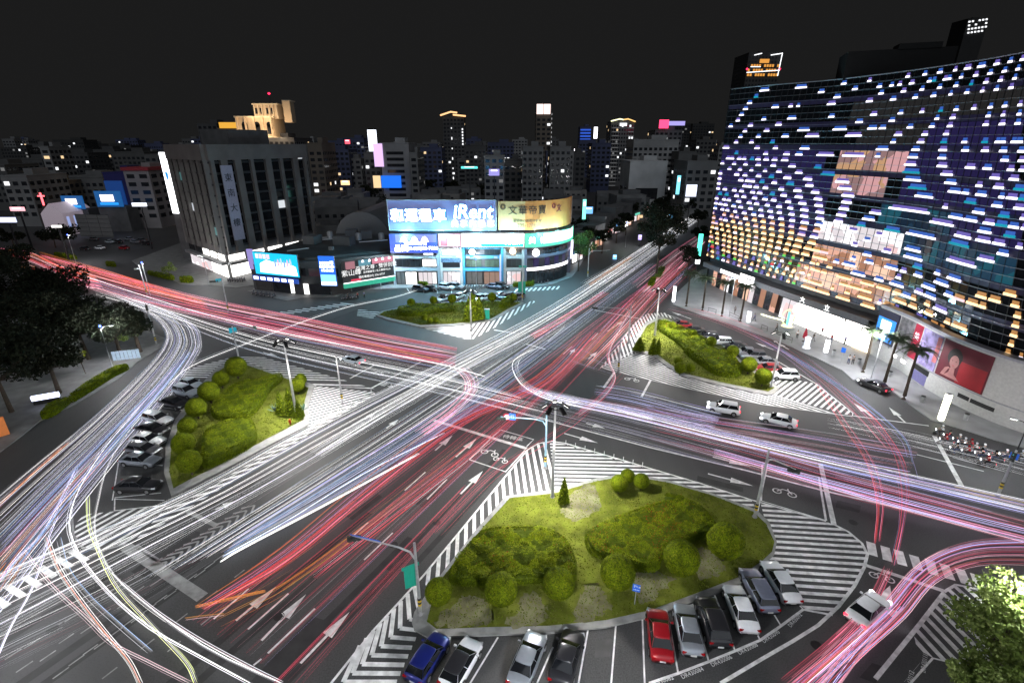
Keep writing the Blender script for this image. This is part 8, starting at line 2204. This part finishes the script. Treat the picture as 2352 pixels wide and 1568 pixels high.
stream('amber flashes in the lower lanes', (D_((1130, 955), (880, 1140), (640, 1310), (480, 1400)), D_((1180, 960), (920, 1170), (700, 1340), (510, 1440))), [('amber', 3), ('orange', 3)], 14, (.02, .05), full=0)
stream('orange white double streak ending above the lower crossing line', (D_((610, 1355), (530, 1372), (448, 1392)), D_((610, 1360), (530, 1380), (450, 1396))), [('orange', 2), ('rose_white', 1), ('amber', 2)], 7, (.03, .06), full=.8)
stream('short orange streak below the double one', (D_((515, 1408), (470, 1412), (425, 1418)), D_((515, 1411), (470, 1416), (425, 1422))), [('amber', 2), ('rose_white', 2)], 5, (.03, .05), full=.9)
# left road, tail lights
stream('broad pink and red tail light band of the left road', (D_((95, 585), (300, 640), (480, 685), (680, 725), (860, 762), (1050, 798)), D_((95, 628), (300, 690), (500, 735), (700, 778), (860, 812), (1045, 842))), [('pink_soft', 6), ('pink', 6), ('red', 3), ('rose_white', 2), ('red_soft', 3), ('lilac', 1), ('orange', 1)], 130, (.025, .08), full=.3)
stream('orange red streaks at the far end of the left road', (D_((90, 575), (220, 612), (360, 655), (470, 690)), D_((95, 600), (230, 640), (370, 680), (480, 712))), [('scarlet', 3), ('orange', 4), ('pink', 2)], 60, (.05, .11), full=.3)
stream('scattered red tail lights of the queue behind the dark trees', (D_((-30, 560), (60, 575), (150, 615), (220, 635)), D_((-30, 600), (60, 615), (150, 650), (240, 665))), [('scarlet', 4), ('pink', 3), ('rose_white', 2), ('orange', 2)], 60, (.08, .16), full=0)
# left road, head lights
stream('white headlight band of the left road toward the crossing', (D_((190, 632), (400, 700), (600, 752), (800, 793), (1000, 832), (1110, 862)), D_((230, 690), (370, 728), (560, 800), (790, 858), (1010, 905), (1300, 975))), WH, 60, (.015, .045), conc=(.04, .1, .16, .3, .42, .5, .66, .8, .95), full=.4)
stream('orange streak in the middle of the left road', (D_((750, 768), (850, 788), (950, 812), (1010, 826)), D_((750, 772), (850, 793), (950, 818), (1010, 832))), [('amber', 3), ('orange', 3)], 9, (.03, .07), full=.4)
stream('white streak curving in from the shop side road', (D_((960, 662), (900, 680), (800, 700), (690, 735), (560, 785), (440, 832), (380, 875)), D_((960, 668), (900, 686), (800, 707), (690, 744), (560, 794), (445, 842), (390, 885))), [('white', 4), ('white_soft', 3)], 5, (.02, .045), full=.8)
# turning loop on the left
stream('white and blue streaks turning round the left corner', (D_((235, 668), (325, 712), (370, 752), (368, 795), (305, 870), (205, 962), (80, 1062), (-40, 1160)), D_((330, 690), (440, 740), (464, 786), (450, 825), (390, 912), (285, 1040), (160, 1200), (-20, 1440))), [('white', 5), ('white_soft', 5), ('lilac', 3), ('violet', 3), ('blue', 3), ('grey', 5)], 170, (.010, .038), full=.35)
stream('blue and violet core of the left turning streaks', (D_((430, 800), (360, 880), (260, 980), (130, 1110), (0, 1240)), D_((440, 812), (372, 905), (275, 1020), (160, 1160), (40, 1330))), [('blue', 5), ('violet', 4), ('lilac', 2), ('pink_soft', 1)], 40, (.03, .06), full=.25)
stream('orange glints among the left turning streaks', (D_((250, 1010), (150, 1110), (40, 1230), (-30, 1300)), D_((270, 1030), (180, 1140), (80, 1260), (0, 1400))), [('orange', 4), ('pink_soft', 3), ('red', 2)], 36, (.03, .07), full=0)
stream('red brown streaks at the left picture edge', (D_((165, 1010), (60, 1100), (-40, 1190)), D_((130, 1030), (40, 1120), (-40, 1210))), [('orange', 3), ('red_soft', 4), ('yellow', 1)], 14, (.02, .05), full=.5)
for i, (pts, cols, n, r, lab) in enumerate((
        (((452, 790), (400, 868), (310, 965), (245, 1060), (218, 1150), (210, 1225), (245, 1310), (330, 1390), (470, 1490), (650, 1575)), [('white', 1)], 4, (.03, .06), 'pair of white streaks hugging the left island and leaving at the bottom'),
        (((330, 920), (250, 1010), (185, 1105), (152, 1190), (165, 1260), (230, 1350), (330, 1440), (450, 1510), (570, 1575)), [('white', 1), ('white_soft', 1)], 4, (.03, .07), 'second pair of white streaks sweeping to the bottom edge'),
        (((197, 1140), (200, 1205), (215, 1250), (260, 1345), (340, 1435), (420, 1520), (445, 1570)), [('yellow', 2), ('white_soft', 2), ('grey', 1)], 7, (.03, .06), 'yellow green streak running down to the bottom edge'),
        (((100, 1235), (130, 1310), (185, 1390), (240, 1460), (290, 1520), (318, 1575)), [('white', 3), ('rose_white', 3), ('orange', 1)], 6, (.03, .07), 'thick white and orange streak from the bright glare to the bottom'),
        (((48, 1268), (110, 1345), (190, 1420), (250, 1478), (330, 1520), (430, 1570)), [('rose_white', 2), ('orange', 1), ('white', 1)], 4, (.03, .06), 'pinkish streak crossing the thick one at the bottom left'),
        (((270, 1340), (350, 1405), (450, 1470), (560, 1530), (640, 1570)), [('white', 2), ('rose_white', 1)], 5, (.02, .05), 'bright white band bending to the bottom edge'),
        (((130, 1240), (150, 1310), (200, 1375), (270, 1440), (340, 1500)), [('blue', 2), ('grey', 3)], 6, (.02, .04), 'faint blue streaks inside the bottom left curve'),
        (((-20, 1530), (20, 1440), (60, 1370), (88, 1300), (105, 1240), (125, 1190)), [('white', 3), ('lilac', 2), ('white_soft', 2)], 10, (.03, .07), 'white streaks rising from the left bottom corner'),
        (((-10, 1340), (30, 1290), (80, 1240), (120, 1180), (170, 1080)), [('white', 2), ('blue', 2), ('lilac', 2)], 16, (.02, .06), 'blue white streaks at the left edge'))):
    off = [(x + 11, y - 6) for x, y in pts]
    stream(lab, (D_(*pts), D_(*off)), cols + [('grey', 1), ('white_soft', 1)], int(n * 1.25 + .5), (r[0] * .6, r[1] * .7), full=.8)
# right road
stream('violet and white streaks of the right road toward the centre', (D_((1195, 880), (1290, 905), (1450, 935), (1650, 985), (1900, 1045), (2150, 1100), (2400, 1155)), D_((1190, 895), (1290, 925), (1450, 960), (1650, 1010), (1900, 1072), (2150, 1130), (2400, 1190))), [('lilac', 4), ('violet', 4), ('white_soft', 3), ('grey', 3), ('white', 2), ('pink_soft', 2), ('blue', 2)], 84, (.013, .04), full=.2)
stream('pale blue blur of lights before the right island', (D_((1370, 880), (1450, 892), (1560, 920), (1660, 945)), D_((1360, 925), (1440, 940), (1540, 965), (1640, 985))), [('blue', 4), ('lilac', 4), ('white_soft', 3), ('violet', 3)], 50, (.018, .05), full=.08)
stream('pink and magenta streaks of the right road', (D_((1640, 1030), (1800, 1075), (2000, 1125), (2200, 1175), (2400, 1222)), D_((1640, 1045), (1800, 1090), (2000, 1150), (2200, 1205), (2400, 1258))), [('magenta', 3), ('pink', 4), ('lilac', 3), ('pink_soft', 3), ('rose_white', 1)], 28, (.02, .06), full=.3)
stream('thin red streaks of the right road', (D_((1500, 975), (1700, 1020), (1900, 1075), (2150, 1140), (2400, 1205)), D_((1490, 1010), (1690, 1065), (1900, 1130), (2150, 1195), (2400, 1265))), [('red', 4), ('red_soft', 4), ('pink_soft', 3), ('grey', 3), ('lilac', 2)], 80, (.012, .03), full=.15)
stream('orange streaks crossing the right road lanes', (D_((1540, 970), (1680, 1005), (1800, 1040), (1885, 1062)), D_((1540, 975), (1680, 1012), (1800, 1047), (1885, 1068))), [('amber', 3), ('orange', 3)], 9, (.02, .06), full=.4)
stream('white streaks ending at the scooters on the right', (D_((1900, 950), (2080, 985), (2230, 1020), (2400, 1062)), D_((1900, 985), (2060, 1020), (2220, 1060), (2400, 1110))), [('white', 3), ('white_soft', 4), ('grey', 4)], 34, (.012, .04), full=.25)
stream('grey streaks across the junction centre', (D_((1060, 880), (1200, 905), (1420, 955), (1700, 1030)), D_((1040, 905), (1190, 945), (1400, 1000), (1680, 1075))), [('grey', 5), ('white_soft', 2), ('violet', 1)], 44, (.010, .028), full=.25)
stream('faint pink and violet streaks along the lanes before the parked SUV', (D_((1330, 905), (1600, 950), (1850, 985), (2110, 1030)), D_((1330, 935), (1580, 985), (1830, 1035), (2090, 1085))), [('pink_soft', 4), ('lilac', 3), ('violet', 3), ('red', 2), ('grey', 3)], 64, (.012, .035), full=.15)
stream('thin white streaks over the lane arrows right of the left island', (D_((700, 790), (900, 830), (1080, 870)), D_((640, 810), (850, 862), (1040, 905))), [('white_soft', 3), ('grey', 4), ('white', 1)], 26, (.012, .03), full=.3)
stream('pale streaks crossing at the head of the right island', (D_((1230, 770), (1330, 800), (1430, 835)), D_((1215, 800), (1310, 835), (1400, 865))), [('violet', 3), ('grey', 4), ('blue', 2)], 22, (.012, .03), full=.2)
# mall side road
stream('red streaks of the turning lane along the store plaza', (D_((1545, 700), (1650, 722), (1780, 772), (1880, 835), (1990, 930), (2060, 1010)), D_((1530, 712), (1640, 740), (1760, 795), (1850, 860), (1945, 950), (2030, 1040))), [('red', 3), ('red_soft', 5), ('pink_soft', 4), ('violet', 2)], 44, (.015, .04), full=.15)
stream('red streaks crossing down to the ramp', (D_((1880, 868), (1960, 935), (2030, 1020), (2055, 1110), (2060, 1200), (2040, 1290)), D_((1940, 900), (2010, 960), (2070, 1040), (2092, 1110), (2080, 1200), (2060, 1300))), [('red', 5), ('pink', 2), ('violet', 2)], 14, (.018, .045), full=.25)
stream('single red streaks bending across the right road', (D_((1880, 875), (1940, 960), (2005, 1055), (2030, 1140), (2022, 1240)), D_((1870, 880), (1930, 975), (1985, 1060), (2010, 1150), (2005, 1250))), [('red', 3), ('scarlet', 1), ('pink', 2)], 6, (.03, .05), full=.8)
stream('blue flashes hopping along the plaza lane', (D_((1720, 768), (1830, 830), (1960, 915), (2060, 1000), (2085, 1060), (2105, 1110)), D_((1735, 768), (1845, 830), (1975, 915), (2075, 1000), (2098, 1060), (2112, 1110))), [('blue', 3), ('violet', 3)], 11, (.03, .06), full=0)
# ramp, lower right
stream('red and pink streaks sweeping off the lower right ramp', (D_((2400, 1230), (2230, 1240), (2110, 1290), (2010, 1400), (1900, 1500), (1800, 1580)), D_((2400, 1300), (2250, 1300), (2150, 1340), (2080, 1420), (1980, 1510), (1900, 1600))), [('red', 4), ('pink', 3), ('pink_soft', 5), ('red_soft', 5), ('orange', 1), ('rose_white', 2), ('lilac', 2), ('violet', 2)], 100, (.014, .045), full=.25)
stream('violet streaks on the lower ramp', (D_((2050, 1380), (1960, 1460), (1860, 1580)), D_((2080, 1395), (2000, 1480), (1920, 1590))), [('violet', 3), ('lilac', 2), ('pink_soft', 3)], 30, (.02, .05), full=.3)
stream('red streaks left side of the ramp behind the white sedan', (D_((2030, 1300), (1985, 1385), (1900, 1470), (1790, 1560)), D_((2050, 1310), (2005, 1400), (1925, 1490), (1830, 1575))), [('pink', 2), ('pink_soft', 4), ('red_soft', 4)], 40, (.02, .05), full=.3)
# junction centre
stream('white streaks of the left turn in the middle of the crossing', (D_((1245, 795), (1205, 815), (1190, 845), (1212, 880), (1260, 905), (1340, 925)), D_((1225, 800), (1182, 825), (1178, 850), (1200, 885), (1255, 915), (1340, 935))), [('white', 4), ('white_soft', 3), ('lilac', 1)], 16, (.02, .05), full=.35)
stream('thick pale beam leaving the white turn', (D_((1225, 890), (1300, 905), (1400, 930), (1500, 955)), D_((1220, 898), (1300, 914), (1400, 940), (1500, 965))), [('white', 3), ('lilac', 3), ('white_soft', 3)], 9, (.03, .08), full=.4)
stream('pink turning streaks in the centre of the crossing', (D_((1070, 840), (1095, 865), (1098, 895), (1075, 925), (1040, 955), (980, 1000)), D_((1045, 850), (1062, 870), (1065, 895), (1045, 920), (1010, 950), (950, 990))), [('pink', 4), ('rose_white', 3), ('magenta', 2), ('pink_soft', 3)], 40, (.03, .07), full=.25)
stream('red turning streak around the hatched corner of the right island', (D_((1452, 690), (1400, 790), (1396, 830), (1408, 865), (1380, 905), (1320, 950)), D_((1462, 694), (1408, 792), (1402, 830), (1415, 868), (1390, 912), (1330, 958))), [('red', 4), ('pink', 3), ('rose_white', 1)], 9, (.025, .06), full=.5)

# ------------------------------------------------------------------ all lettering becomes plain mesh
dg = bpy.context.evaluated_depsgraph_get()
for o in [q for q in COL.objects if q.type == 'FONT']:
    me = bpy.data.meshes.new_from_object(o.evaluated_get(dg), depsgraph=dg)
    nm = o.name
    n_ = bpy.data.objects.new('tmp', me); COL.objects.link(n_)
    n_.parent = o.parent; n_.location = o.location; n_.rotation_euler = o.rotation_euler; n_.scale = o.scale
    for k in o.keys():
        n_[k] = o[k]
    bpy.data.objects.remove(o)
    n_.name = nm.split('.')[0]
